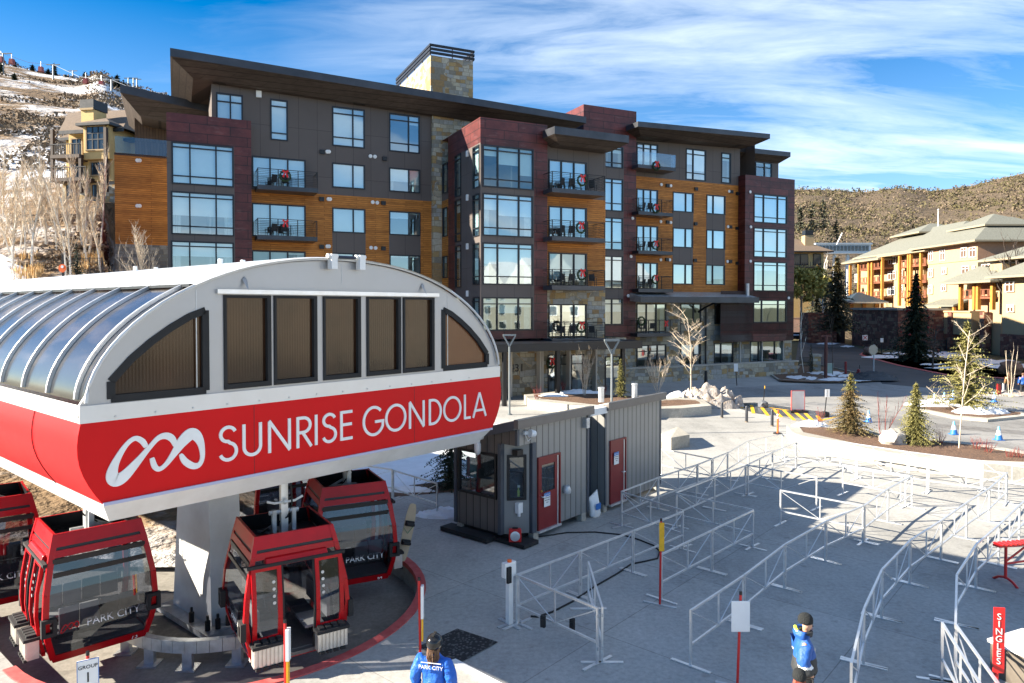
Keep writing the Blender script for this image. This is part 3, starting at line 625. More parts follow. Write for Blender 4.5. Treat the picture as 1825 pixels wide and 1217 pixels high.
def redprof(sgn):                       # (t,z) from bottom to top of the bulged red band
    out=[]
    for k in range(9):
        x=k/8; inn=.30*(1-x)**2.0; bul=.10*math.sin(PI*min(1,x*1.0))
        out.append((TC+sgn*(HW-inn+bul),zred+redh*x))
    return out
zsil=zrt+.28
# arch fitted to the outline
apx=S(600,465.5); zap=apx[1]
arcl=[(157.8,700.3),(185,653),(221,609.6),(256,574),(300,542.6),(351,517),(394,501),(460,479.4),(511,471.3),(585,466)]
arch=[]
NA=40
def archz(x):                           # x in -1..1, superellipse
    return zsil+(zap-zsil)*(1-abs(x)**2.15)**(1/1.75)
AR=[(TC+HW*.985*x,archz(x)) for x in [math.sin(PI/2*(k/NA*2-1)) for k in range(NA+1)]]
outline=redprof(-1)+[(TC-HW,zsil)]+AR[1:-1]+[(TC+HW,zsil)]+redprof(1)[::-1]
sil=[S(u,v) for u,v in arcl]
# --- body: front sheets (each with its own height band)
def sheet(name,pts,mat,y=0,th=.05):
    return MB().prism([(p[0],y,p[1]) for p in pts],(0,th,0)).build(name,mat,stn)
# front panels with openings for windows: quads in (t,z)
wq=[[(397,524.6),(481,526.3),(484,687.3),(400,693.6)],[(486.8,526.3),(563.8,527.7),(565.2,678.7),(488.8,685.6)],[(575,527.7),(642,528.3),(642.7,672.2),(576,678.7)],[(652.6,528.9),(713.3,529.7),(713.9,666),(653.5,670.2)],[(717.6,529.7),(773,530.6),(773.7,658.8),(718.2,664.5)]]
rect=[]
for q in wq:
    p=[S(*a) for a in q]; rect.append([(p[0][0]+p[3][0])/2,(p[1][0]+p[2][0])/2,(p[2][1]+p[3][1])/2,(p[0][1]+p[1][1])/2])
zb_=sum(r[2] for r in rect)/5; zt_=sum(r[3] for r in rect)/5
for r in rect: r[2]=zb_; r[3]=zt_
wl_=rect[0][0]-.33; wr_=rect[4][1]+.3
def quarter(sgn,t_in):                  # polygon of the quarter windows, following the arch .42 m inside
    pts=[(t_in,zb_+.02)]; xo=[]
    for k in range(15):
        x=.965-.0*k
    ins=.5
    n=14
    xs=[(HW-.45)*(1-(k/n)) for k in range(n+1)]
    lim=abs(t_in-TC); prof=[]
    for x in xs:
        if x<lim: break
        z=min(archz(min(1,(x+.0)/(HW*.985)))-.55*(.55+.45*x/HW),zt_+.05); prof.append((TC+sgn*x,max(z,zb_+.02)))
    prof.append((t_in,min(archz(lim/HW)-.5,zt_+.02)))
    return pts+[(TC+sgn*(HW-.45),zb_+.02)]+prof
QL=quarter(-1,wl_); QR=quarter(1,wr_)
# grey gable as one sheet with holes (triangle fill)
def holed(outer,holes,y,name,mat,parent,th=.06):
    bm=bmesh.new(); es=[]
    for loop in [outer]+holes:
        vs=[bm.verts.new((p[0],y,p[1])) for p in loop]
        es+=[bm.edges.new((vs[i],vs[(i+1)%len(vs)])) for i in range(len(vs))]
    bmesh.ops.triangle_fill(bm,edges=es,use_beauty=True,use_dissolve=False)
    r=bmesh.ops.extrude_face_region(bm,geom=bm.faces[:])
    bmesh.ops.translate(bm,verts=[v for v in r['geom'] if isinstance(v,bmesh.types.BMVert)],vec=(0,th,0))
    bmesh.ops.recalc_face_normals(bm,faces=bm.faces)
    me=bpy.data.meshes.new(name); bm.to_mesh(me); bm.free(); me.materials.append(mat)
    o=bpy.data.objects.new(name,me); COL.objects.link(o); o.parent=parent; return o
gab=[(TC-HW,zsil)]+AR[1:-1]+[(TC+HW,zsil)]
holes=[[(r[0],r[2]),(r[1],r[2]),(r[1],r[3]),(r[0],r[3])] for r in rect]+[QL,QR]
holed(gab+[(TC+HW,zrt),(TC-HW,zrt)],holes,0,'gable_panel',M['sgrey'],stn)
M['sgrey2']=mkmat('station_sill',(.6,.61,.62),.35,.4,var=.08,vscale=.7)
MB().box(TC-HW-.01,TC+HW+.01,-.035,0,zrt,zrt+.27).build('sill_band',M['sgrey2'],stn)
for t in(wl_-.16,wr_+.14,TC):
    MB().box(t-.008,t+.008,-.006,0,zt_+.25 if t==TC else zrt+.28,archz(abs(t-TC)/(HW*.985))-.06).build('panel_seam',M['galv'],stn)
for t in[TC-HW+.5+k*.62 for k in range(14)]: MB().tube((t,-.05,zrt+.06),(t,-.03,zrt+.06),.016,n=8).build('bolt',M['galv'],stn)
MB().box(wl_+.2,wr_-.18,-.06,0,zt_+.02,zt_+.1).build('window_hood',M['alu'],stn)
# tinted polycarbonate
def m_poly(name,c1,c2,axis=0):
    m,nt,b=base(name,.12,.35); tc=N(nt,'ShaderNodeTexCoord'); sx=N(nt,'ShaderNodeSeparateXYZ'); nt.links.new(tc.outputs['Object'],sx.inputs[0])
    mt=N(nt,'ShaderNodeMath',operation='MULTIPLY'); mt.inputs[1].default_value=115; nt.links.new(sx.outputs[axis],mt.inputs[0])
    sn=N(nt,'ShaderNodeMath',operation='SINE'); nt.links.new(mt.outputs[0],sn.inputs[0])
    c=mix(nt,ramp(nt,tex(nt,tc.outputs['Object'],.55,4,sx=(1,1,.7)),[(.35,0),(.7,1)]),c1,c2)  # broad blotches in the colour imitate reflections on the panes
    rr_=ramp(nt,sn.outputs[0],[(0,.95),(1,1.03)]); c=mix(nt,1,c,rr_,'MULTIPLY'); nt.links.new(c,b.inputs['Base Color'])
    bumpn(nt,b,sn.outputs[0],.12,.004); b.inputs['Specular IOR Level'].default_value=.35; return m
M['poly']=m_poly('bronze_polycarbonate',(.012,.006,.004),(.055,.026,.013))
M['polyo']=m_poly('amber_polycarbonate',(.1,.035,.014),(.16,.06,.025))
for k,r in enumerate(rect):
    f=MB()
    for a,b,c,d in((r[0],r[1],r[2],r[2]+.09),(r[0],r[1],r[3]-.05,r[3]),(r[0],r[0]+.05,r[2]+.09,r[3]-.05),(r[1]-.08,r[1],r[2]+.09,r[3]-.05)): f.box(a,b,-.03,.09,c,d)
    o=f.build('window',M['blackm'],stn); MB().poly((r[0],.05,r[2]),(r[1],.05,r[2]),(r[1],.05,r[3]),(r[0],.05,r[3])).build('pane',M['poly'],o)
for q,mt in((QL,'poly'),(QR,'polyo')):
    f=MB(); n=len(q); c=Vector((sum(p[0] for p in q)/n,0,sum(p[1] for p in q)/n))
    for i in range(n):
        a,b=Vector((q[i][0],.03,q[i][1])),Vector((q[(i+1)%n][0],.03,q[(i+1)%n][1])); 
        if (b-a).length>.01: f.beam(a,b,.12,.1,(0,1,0))
    o=f.build('window',M['blackm'],stn); MB().poly(*[(p[0],.04,p[1]) for p in q]).build('pane',M[mt],o)
# --- red band all round
rl=redprof(-1); rr=redprof(1)
MB().prism([(p[0],-.03,p[1]) for p in rl+rr[::-1]],(0,.06,0)).build('sign_band',M['red'],stn)
def sweep(prof,y0,y1,name,mat,smooth=True,n=1,th=None):
    m=MB(); k=len(prof)
    for j in range(n+1):
        y=y0+(y1-y0)*j/n
        m.v+= [(p[0],y,p[1]) for p in prof]
    for j in range(n):
        for i in range(k-1): m.f.append((j*k+i,j*k+i+1,(j+1)*k+i+1,(j+1)*k+i)); m.m.append(0)
    return m.build(name,mat,stn,smooth,fix=False)
sweep(rl,.03,LEN,'side_band',M['red']); sweep(rr[::-1],.03,LEN,'side_band',M['red'])
sm=MB()
for y in(2.1,7.2,12.3,17.4): sm.path([(p[0]-.004,y,p[1]) for p in rl],.012,4)
build_split(sm,'panel_seam',mkmat('seam_dark',(.2,.006,.01),.6,var=0),stn)
for t in(S(452,830)[0],S(737,740)[0]): MB().box(t-.006,t+.006,-.034,-.028,zred+.02,zrt-.02).build('panel_seam',bpy.data.materials['seam_dark'],stn)
# white sill strip on the long sides + bottom skirt
for sg in(-1,1):
    sweep([(TC+sg*HW,zrt),(TC+sg*(HW+.02),zrt+.1),(TC+sg*HW,zsil)][::sg],.0,LEN,'sill_strip',M['swhite'])
ZB=zred-.36
b0_=[(rl[0][0],-.03),(rr[0][0],-.03),(rr[0][0],LEN),(rl[0][0],LEN)]; ins=.3
sk_=MB(); t_=[Vector((a,b,zred)) for a,b in b0_]; bt=[Vector((b0_[0][0]+ins*.6,.22,ZB)),Vector((b0_[1][0]-ins*.9,.22,ZB)),Vector((b0_[2][0]-ins*.9,LEN-.2,ZB)),Vector((b0_[3][0]+ins*.6,LEN-.2,ZB))]
sk_.add(t_+bt,[(0,1,5,4),(1,2,6,5),(2,3,7,6),(3,0,4,7)]); sk_.build('bottom_skirt',M['swhite'],stn)
MB().box(bt[0].x,bt[1].x,bt[0].y,LEN-.3,ZB+.12,ZB+.2).build('ceiling_deck',M['galv'],stn)
MB().beam((b0_[0][0],-.045,zred),(b0_[1][0],-.045,zred),.03,.05).build('drip_edge',mkmat('drip_lilac',(.42,.43,.6),.4,var=0),stn)
# --- roof: corrugated crown, glazed haunches with ribs
def archseg(x0,x1,n,off=0):
    return [(TC+HW*.985*(x0+(x1-x0)*k/n),archz(x0+(x1-x0)*k/n)+off) for k in range(n+1)]
xh=S(343,521)[0]; XH=min(-.5,(xh-TC)/(HW*.985))
zc_=archz(XH)
crown=[]
n=24
for k in range(n+1):
    x=XH+(-2*XH)*k/n; crown.append((TC+HW*.985*x,archz(x)+.05))
m=MB(); NC=170; kk=len(crown)
for j in range(NC+1):
    y=-.12+(LEN+.12)*j/NC; o=.03*(1 if j%2 else 0)
    m.v+=[(p[0],y,p[1]+o) for p in crown]
for j in range(NC):
    for i in range(kk-1): m.f.append((j*kk+i,(j+1)*kk+i,(j+1)*kk+i+1,j*kk+i+1)); m.m.append(0)
M['corr']=mkmat('corrugated_roof',(.74,.76,.76),.35,.25,var=.05,vscale=.8)
m.build('roof',M['corr'],stn,fix=False)
# roof edge trim along the gable
MB().path([(p[0],-.06,p[1]+.035) for p in AR],.028,6).build('gable_trim',M['swhite'],stn)
M['hglass']=None
mm,nt_,bb=base('haunch_glazing',.22,.5); bb.inputs['Base Color'].default_value=(.035,.028,.025,1); bb.inputs['Coat Weight'].default_value=.35; bb.inputs['Coat Roughness'].default_value=.12
vv=objv(nt_); bb.inputs['IOR'].default_value=1.6
dc=mix(nt_,ramp(nt_,tex(nt_,vv,.7,5,sx=(1,.6,3)),[(.5,0),(.72,1)]),(.02,.017,.016),(.08,.065,.055)); nt_.links.new(dc,bb.inputs['Base Color']); M['hglass']=mm
for sg in(-1,1):
    xs=[(-.9999+(XH+.9999)*(1-math.cos(PI/2*k/14))) for k in range(15)]
    prof=[(TC+sg*HW*.985*-x,archz(x)+.015) for x in xs] if sg==1 else [(TC+HW*.985*x,archz(x)+.015) for x in xs]
    sweep(prof[::1 if sg>0 else -1],.08,LEN,'roof_glazing',M['hglass'])
    ribs=MB(); y=.32
    k=0
    while y<LEN:
        ribs_=MB()
        pts=[(p[0]+sg*.02,y,p[1]+.03) for p in prof]
        for a,b in zip(pts[:-1],pts[1:]): ribs_.beam(a,b,.06,.055,(0,1,0))
        if sg<0 and k<20: ribs_.build('roof_rib',M['alu'],stn)
        y+=1.32; k+=1
ll=MB(); ll.box(TC-HW*.985*abs(XH)-.06,TC-HW*.985*abs(XH)+.02,.0,LEN,zc_+.02,zc_+.07); ll.build('roof_ledge',M['black'],stn)
# lugs on the roof crest, lifting eyes
for u,v in((586,462),(636,464)):
    t,z=S(u,v); q=MB().box(t-.07,t+.07,-.2,-.06,z-.2,z+.1); q.tube((t-.12,-.12,z+.06),(t+.12,-.12,z+.06),.05); q.build('crest_bracket',M['white'],stn)
a=S(586,462); b=S(640,463); MB().tube((a[0],-.1,a[1]+.05),(b[0],-.1,b[1]+.03),.035).build('crest_pipe',mkmat('dark_steel',(.06,.07,.1),.4,.5,var=.1),stn)
for u,v in((435,508),(752,517)): t,z=S(u,v); MB().add([(t-.05,-.02,z+.1),(t+.05,-.02,z+.1),(t,-.16,z-.1),(t,-.02,z+.16)],[(0,2,1),(0,3,2),(1,2,3),(0,1,3)]).build('lifting_eye',M['sgrey'],stn)
for y in(2.2,6.5): 
    for dx in(-.25,.25): MB().box(TC-1.2+dx,TC-1.14+dx,y,y+.1,zap-.02,zap+.08).build('roof_clip',M['alu'],stn)
# --- lettering: ribbon strokes on the sign band
def strokes(lines,w,y,name,parent,mat,th=.02,widths=None):
    m=MB()
    for li,pts in enumerate(lines):
        P=[Vector((p[0],0,p[1])) for p in pts]; n=len(P); closed=(P[0]-P[-1]).length<1e-4; L=[];Rr=[]
        for i in range(n):
            if closed: a=P[i-1] if i>0 else P[n-2]; b=P[i+1] if i<n-1 else P[1]
            else: a=P[max(0,i-1)]; b=P[min(n-1,i+1)]
            d1=(P[i]-a); d2=(b-P[i])
            d1=d1.normalized() if d1.length>1e-6 else d2.normalized(); d2=d2.normalized() if d2.length>1e-6 else d1
            d=(d1+d2).normalized(); nn=Vector((-d.z,0,d.x)); k=1/max(.45,math.sqrt(max(.05,(1+d1.dot(d2))/2))); ww=(widths[li][i] if widths else w)/2*k
            L.append(P[i]+nn*ww); Rr.append(P[i]-nn*ww)
        for i in range(n-1):
            q=[L[i],L[i+1],Rr[i+1],Rr[i]]; m.prism([(p.x,y-th-.0004*li,p.z) for p in q],(0,th,0))
    return m.build(name,mat,parent)
def arc(cx,cz,rx,rz,a0,a1,n=20): return [(cx+rx*math.cos(R(a0+(a1-a0)*k/n)),cz+rz*math.sin(R(a0+(a1-a0)*k/n))) for k in range(n+1)]
GL={ # unit height glyphs, w
 'S':(.52,[arc(.27,.755,.2,.2,20,270,16)+arc(.27,.275,.22,.235,90,-160,18)[1:]]),
 'U':(.62,[[(.06,1),(.06,.33)]+arc(.31,.3,.25,.255,180,360,16)+[(.56,.33),(.56,1)]]),
 'N':(.72,[[(.06,0),(.06,.97)],[(.05,1.0),(.67,.0)],[(.66,.03),(.66,1)]]),
 'R':(.52,[[(.06,0),(.06,1)],[(.06,.955),(.22,.955)]+arc(.24,.72,.225,.235,90,-90,14)+[(.06,.485)],[(.22,.48),(.5,0)]]),
 'I':(.12,[[(.06,0),(.06,1)]]),
 'E':(.42,[[(.06,0),(.06,1)],[(.06,.955),(.42,.955)],[(.06,.53),(.4,.53)],[(.06,.045),(.42,.045)]]),
 'G':(.76,[arc(.4,.5,.36,.46,45,335,26)+[(.74,.47),(.45,.47)]]),
 'O':(.8,[arc(.4,.5,.36,.46,0,360,32)]),
 'D':(.64,[[(.06,0),(.06,1)],[(.06,.955),(.2,.955)]+arc(.2,.5,.4,.455,90,-90,20)+[(.06,.045)]]),
 'L':(.38,[[(.06,1),(.06,0)],[(.06,.045),(.38,.045)]]),
 'A':(.66,[[(.04,0),(.33,1.0)],[(.33,1.0),(.62,0)],[(.13,.28),(.53,.28)]])}
def cz(cx,cy): return S(160+cx/2.466,680+cy/2.466,-.035)
xt=[(563,648),(668,758),(780,885),(905,975),(988,1000),(1018,1083),(1097,1153),(1198,1290),(1297,1390),(1400,1472),(1488,1545),(1552,1632),(1643,1672),(1680,1743)]
zb1=cz(605,350)[1]; zb2=cz(1720,150)[1]; zt1=cz(605,198)[1]; zt2=cz(1713,48)[1]; zb0=(zb1+zb2)/2; hh=((zt1-zb1)+(zt2-zb2))/2
for ch_,(xa,xb) in zip('SUNRISEGONDOLA',xt):
    ym=350-(((xa+xb)/2-605)*.181)-60; t0=cz(xa,ym)[0]; t1=cz(xb,ym)[0]; w_,ls=GL[ch_]; sc_=1.06 if ch_ in 'SG' and xa in(563,1198) else 1
    k=(t1-t0)/w_ if ch_!='I' else hh
    xo=t0 if ch_!='I' else (t0+t1)/2-.06*hh
    m_=[[(xo+p[0]*k,zb0+p[1]*hh*sc_-(sc_-1)*hh*.5) for p in l] for l in ls]
    strokes(m_,.072*hh/.65*.9,-.03,'letter',stn,M['white'])
lg=[[(247,287),(228,260),(195,250),(155,283),(112,355),(97,408),(112,432),(150,415),(210,350),(262,288),(300,248),(335,238),(362,252),(376,285)],
    [(272,335),(284,372),(305,384),(335,362),(372,312),(402,268),(440,232),(468,238),(488,275),(494,330),(480,364),(452,370),(418,350),(398,318)]]
def smooth(pts,n=6):
    out=[]
    for i in range(len(pts)-1):
        p0=pts[max(i-1,0)];p1=pts[i];p2=pts[i+1];p3=pts[min(i+2,len(pts)-1)]
        for k in range(n):
            t=k/n; out.append(tuple(.5*((2*p1[j])+(-p0[j]+p2[j])*t+(2*p0[j]-5*p1[j]+4*p2[j]-p3[j])*t*t+(-p0[j]+3*p1[j]-3*p2[j]+p3[j])*t**3) for j in range(2)))
    return out+[pts[-1]]
LOGO=[smooth(l) for l in lg]
LW=[[.05+.19*math.sin(PI*min(1,(i+1)/len(l)*1.0))**.6*(.62+.38*math.cos(4*PI*i/len(l)+.6)) for i in range(len(l))] for l in LOGO]
strokes([[cz(*p) for p in l] for l in LOGO],.2,-.03,'logo',stn,M['white'],widths=[[w*.86 for w in l] for l in LW])
# --- column, machinery, pit
PC=Vector((-6.76,17.0,0))
cb_=G(377,1116,-.35); 
clt=(cb_-SO).dot(Se); cly=(cb_-SO).dot(Si)     # near corner of the column foot
col=MB(); k=.62
col.hexa([(clt,cly,-.4),(clt+.78,cly,-.4),(clt+.78,cly+1.95,-.4),(clt,cly+1.95,-.4)],[(clt,cly+.1,ZB+.15),(clt+.72,cly+.1,ZB+.15),(clt+.72,cly+1.5,ZB+.15),(clt,cly+1.5,ZB+.15)])
o=col.build('support_column',M['swhite'],stn)
MB().box(clt-.3,clt+1.1,cly-.4,cly+2.2,-.5,-.36).build('base_plate',M['galv'],o)
for i,(a,b) in enumerate(((-.15,-.12),(.05,-.2),(.3,-.2),(.6,-.2),(-.18,.6))): MB().lathe([(.06,0),(.06,.22),(.03,.24),(.03,.34)],10,(clt+a,cly+b,-.36)).build('anchor_bolt',M['black'],o)
g=MB()
for x in(.8,2.2,HW*2-2.4): g.box(x,x+.3,.6,LEN-1,ZB-.05,ZB+.12)
for y in(2,5,8,12): g.box(.5,HW*2-.9,y,y+.25,ZB-.12,ZB-.06)
g.build('underframe',M['galv'],stn)
# guide rail in the pit
gp=thing('guide_rail',(PC.x,PC.y,-.55),0,'curved grey steel cabin guide rail on bracket feet around the station column','rail')
rail=MB(); arcp=[(2.35*math.cos(R(a)),2.35*math.sin(R(a))) for a in range(-175,-20,6)]
for a,b in zip(arcp[:-1],arcp[1:]): rail.beam((a[0],a[1],.47),(b[0],b[1],.47),.16,.26)
rail.build('rail',M['galv'],gp)
for a in(-165,-135,-112,-90,-66,-40):
    x,y=2.35*math.cos(R(a)),2.35*math.sin(R(a)); q=MB(); q.box(x-.1,x+.1,y-.06,y+.06,0,.36); q.box(x-.2,x+.2,y-.18,y+.18,0,.03); q.add([(x-.02,y+.06,.3),(x+.02,y+.06,.3),(x-.02,y+.17,.03),(x+.02,y+.17,.03),(x-.02,y+.06,.03),(x+.02,y+.06,.03)],[(0,1,3,2),(0,2,4),(1,5,3),(2,3,5,4)]); q.build('bracket_foot',M['galv'],gp)
# --- gondola cabins
def m_dp():
    m,nt,b=base('diamond_plate',.45,.5); b.inputs['Base Color'].default_value=(.2,.2,.2,1); b.inputs['Metallic'].default_value=.6
    bumpn(nt,b,tex(nt,objv(nt),22,0,'v').outputs['Distance'],.5,.01); return m
M['dplate']=m_dp()
RZ=[(0,.83,.81),(.16,.89,.87),(.5,.965,.96),(.95,1.01,1.02),(1.4,.985,.985),(1.9,.9,.89),(2.06,.87,.86),(2.1,.865,.85),(2.24,.835,.82),(2.28,.83,.81),(2.5,.775,.76)]   # z, half x (door side), half y
def ringpt(z):
    for (z0,x0,y0),(z1,x1,y1) in zip(RZ[:-1],RZ[1:]):
        if z<=z1: t=(z-z0)/(z1-z0); return x0+(x1-x0)*t,y0+(y1-y0)*t
    return RZ[-1][1:]
def cabin(loc,rz,label,open_=.5,num='64',logo=False,txt=True,board=False,detail=True):
    t=thing('gondola_cabin',loc,rz,label,'gondola cabin','red gondola cabins')
    def rect(z,o=0): x,y=ringpt(z); x+=o;y+=o; return [(-x,-y,z),(x,-y,z),(x,y,z),(-x,y,z)]
    b=MB(); b.add(rect(0)+rect(.16),[(3,2,1,0),(0,1,5,4),(1,2,6,5),(2,3,7,6),(3,0,4,7)]); b.build('base_frame',M['cred'],t)
    fl=MB(); x,y=ringpt(.17); fl.box(-x+.05,x-.02,-y+.05,y-.05,.16,.185); fl.build('floor',M['dplate'],t)
    zs=[.1,.5,.95,1.4,1.95,2.12,2.49]
    for sx_ in(-1,1):
        for sy in(-1,1):
            p=MB(); pts=[]
            for z in zs: xx,yy=ringpt(z); pts.append((sx_*(xx-.03),sy*(yy-.03),z))
            for a,c in zip(pts[:-1],pts[1:]): p.beam(a,c,.105,.09,(0,1,0))
            p.build('corner_post',M['cred'],t)
    def band(z0,z1,name,mat,o=0,skip=False):
        q=MB(); q.add(rect(z0,o)+rect(z1,o),[(0,1,5,4),(1,2,6,5),(2,3,7,6),(3,0,4,7)]); q2=rect(z0,o-.05)+rect(z1,o-.05); q.mat(1); q.add(q2,[(0,4,5,1),(1,5,6,2),(2,6,7,3),(3,7,4,0)]); q.mat(0)
        q.add(rect(z1,o)+rect(z1,o-.05),[(0,1,5,4),(1,2,6,5),(2,3,7,6),(3,0,4,7)]); q.add(rect(z0,o)+rect(z0,o-.05),[(0,4,5,1),(1,5,6,2),(2,6,7,3),(3,7,4,0)]); q.build(name,[mat,M['black']],t,fix=False)
    band(2.06,2.19,'roof_band',M['cred'],.012); band(2.19,2.25,'roof_slot',M['black'],-.01); band(2.25,2.5,'roof_band',M['cred'],.012)
    x,y=ringpt(2.15); MB().box(-x+.06,x-.06,-y+.06,y-.06,2.14,2.17).build('roof_plate',M['fascia'],t)
    # glazing: ends (+-y) and back (-x)
    def pane(face,z0,z1,n=9,parent=None,name='glass_panel'):
        q=MB(); o=.03
        for k in range(n):
            a=z0+(z1-z0)*k/n; c=z0+(z1-z0)*(k+1)/n; (xa,ya),(xc,yc)=ringpt(a),ringpt(c)
            if face=='b': q.poly((-xa,-ya+.08,a),(-xa,ya-.08,a),(-xc,yc-.08,c),(-xc,-yc+.08,c))
            else: s=1 if face=='y' else -1; q.poly((-xa+.08,s*ya,a),(xa-.08,s*ya,a),(xc-.08,s*yc,c),(-xc+.08,s*yc,c))
        return q.build(name,M['cglass'],parent or t,True)
    for f in('y','-y','b'):
        g=pane(f,.16,2.04); 
        q=MB(); x,y=ringpt(1.74)
        if f=='b': q.beam((-x-.005,-y+.1,1.74),(-x-.005,y-.1,1.74),.03,.07)
        else: s=1 if f=='y' else -1; q.beam((-x+.1,s*(y+.005),1.74),(x-.1,s*(y+.005),1.74),.03,.09); q.beam((-x+.1,s*(ringpt(1.99)[1]+.004),1.99),(x-.1,s*(ringpt(1.99)[1]+.004),1.99),.03,.1)
        q.build('glazing_bar',M['black'],g)
    # bumper pads at the belly corners
    for sx_ in(-1,1):
        for sy in(-1,1):
            p=MB(); z=.8 ; x_,y_=ringpt(z)
            for a in((-.13,-.17,.13,-.1),(-.13,.1,.13,.17),(-.13,-.1,-.06,.1),(.06,-.1,.13,.1)): p.box(sx_*(x_-.06)+a[0],sx_*(x_-.06)+a[2],sy*(y_+.05)-.05,sy*(y_+.05)+.05,z+a[1],z+a[3])
            p.build('bumper_pad',M['blackm'],t)
    # benches
    for sy in(-1,1):
        for kk in range(4):
            x0=-.72+kk*.36; sgrp=MB(); sgrp.box(x0,x0+.34,sy*.42-.2,sy*.42+.2,.44,.5); sgrp.box(x0,x0+.34,sy*.7-.035,sy*.7+.035,.56,1.0); sgrp.build('seat',M['seatg'] if kk>1 else M['seat'],t,bevel=.015 if detail else 0)
        MB().box(-.74,.74,sy*.45-.12,sy*.45+.15,.36,.44).build('seat_support',M['black'],t)
    # doors (+x): two sliding leaves, outside the frame
    for sy in(-1,1):
        yc=sy*(.27+.27*open_*2*.62+.02); hw=.24
        d=MB(); zz=[.2,.55,.95,1.4,1.92]
        def dx(z): return ringpt(z)[0]+.07
        for ys in(-hw,hw):
            for a,c in zip(zz[:-1],zz[1:]): d.beam((dx(a),yc+ys,a),(dx(c),yc+ys,c),.06,.08,(0,1,0))
        for z in(.2,1.92): d.beam((dx(z),yc-hw-.04,z),(dx(z),yc+hw+.04,z),.06,.08)
        d.beam((dx(.62),yc-hw,.62),(dx(.62),yc+hw,.62),.04,.03)
        o=d.build('door',M['cred'],t)
        g=MB()
        for a,c in zip(zz[:-1],zz[1:]): g.poly((dx(a),yc-hw,a),(dx(a),yc+hw,a),(dx(c),yc+hw,c),(dx(c),yc-hw,c))
        g.build('door_glass',M['cglass'],o)
        e=MB()
        for a,c in zip(zz[:-1],zz[1:]): e.beam((dx(a)-.01,yc-sy*(hw+.05),a),(dx(c)-.01,yc-sy*(hw+.05),c),.04,.06,(0,1,0))
        e.build('door_seal',M['blackm'],o)
        st_=MB()
        for k in range(4): st_.lathe([(.032,0),(.032,.006)],12,(0,0,0)); n=len(st_.v)-24; st_.v[n:]=[(dx(1.65-k*.13)+.012+v[2],yc-sy*.13+v[0],1.65-k*.13+v[1]) for v in st_.v[n:]]
        build_split(st_,'door_sticker',M['galv'],o)
        r_=MB(); x0=dx(.4)+.03
        r_.box(x0,x0+.2,yc-.3,yc+.3,.16,.52)
        for k in range(8): r_.box(x0+.2,x0+.225,yc-.29+k*.075,yc-.25+k*.075,.18,.5)
        rk=r_.build('ski_rack',M['silver'],t)
        c=MB(); c.box(x0-.02,x0+.26,yc-.33,yc+.33,.52,.58)
        for k in range(4): c.box(x0+.02,x0+.2,yc-.27+k*.14,yc-.17+k*.14,.58,.62)
        for k in range(4): c.box(x0+.18,x0+.25,yc-.27+k*.14,yc-.18+k*.14,.11,.16)
        build_split(c,'rack_top',M['blackm'],rk)
    MB().hexa([(.8,-.62,1.96),(1.0,-.62,1.93),(1.0,.62,1.93),(.8,.62,1.96)],[(.8,-.6,2.12),(.93,-.6,2.08),(.93,.6,2.08),(.8,.6,2.12)]).build('door_header',M['cred'],t,bevel=.02)
    MB().box(.93,1.0,-.95,.95,1.94,2.0).build('door_track',M['blackm'],t)
    MB().box(.72,1.0,-.45,.45,.1,.17).build('door_sill',M['dplate'],t)
    # hanger
    h=MB(); h.box(-.07,.07,-.07,.07,2.2,ZB+.6); h.build('hanger_arm',M['alu'],t)
    q=MB()
    for s in(-1,1): q.box(-.3,.3,s*.2-.03,s*.2+.03,2.2,2.3); q.box(-.05,.05,s*.2-.04,s*.2+.04,2.3,2.75); q.beam((-.5,s*.25,2.2),(0,s*.2,2.45),.05)
    q.box(-.6,.6,-.05,.05,2.17,2.22); q.tube((0,-.3,2.7),(0,.3,2.7),.05); q.beam((-.55,-.4,2.2),(.5,.35,2.2),.04); q.build('hanger_yoke',M['galv'],t)
    q=MB().path([(.12,.1,ZB+.3),(.25,.1,2.9),(.1,.05,2.6),(-.2,-.2,2.35),(-.4,-.35,2.2)],.018,5); q.build('cable',M['blackm'],t)
    q=MB().path([(.05,-.35,2.95),(.05,-.2,2.9),(.1,.2,2.92),(.12,.36,3.0)],.025,5); q.beam((-.1,0,2.8),(.18,.0,2.95),.06); q.build('latch_lever',M['white'],t)
    if txt:
        for s in(-1,1):
            z0=.7; th=math.atan2(ringpt(.9)[1]-ringpt(.5)[1],.4)
            y_=ringpt(z0)[1]; me=text_obj('lettering','PARK CITY',.2,M['white'],t,(.2 if s<0 else -.2,s*(y_+.012),z0-.07),(PI/2-th,0,0) if s<0 else (PI/2-th,0,PI),.002)
            n_=text_obj('cabin_number',num,.13,M['white'],t,(s*-.62,s*(ringpt(.06)[1]+.012),.03),(PI/2-.08,0,0) if s<0 else (PI/2-.08,0,PI),.002)
            if logo:
                def lp(p): return ((p[0]-295)/1300-.58,z0+(335-p[1])/1300)
                stt=strokes([[lp(p) for p in l] for l in LOGO],.016,0,'logo',t,M['cred'],.003)
                stt.location=(0,s*(y_+.03),0); stt.rotation_euler=(0,0,0 if s<0 else PI)
    return t
def cab_at(u,v,out_deg,**k):
    p=G(u,v,.05); return cabin((p.x,p.y,.05),R(out_deg),**k)
def dirv(a): return Vector((math.cos(R(a)),math.sin(R(a)),0))
def from_corner(u,v,out,sy,**k):        # photo pixel of the lower corner at door side (+x) and end sy
    p=G(u,v,.05); o=dirv(out); y=dirv(out+90); c=p-o*.80-y*(sy*.78); return cabin((c.x,c.y,.05),R(out),**k)
from_corner(97,1180,-136,1,label='red gondola cabin with a red loop logo on its end glass',open_=.5,num='73',logo=True)
from_corner(455,1187,-57,-1,label='red gondola cabin with open doors showing the bench, in front of the grey column',open_=.95,num='58')
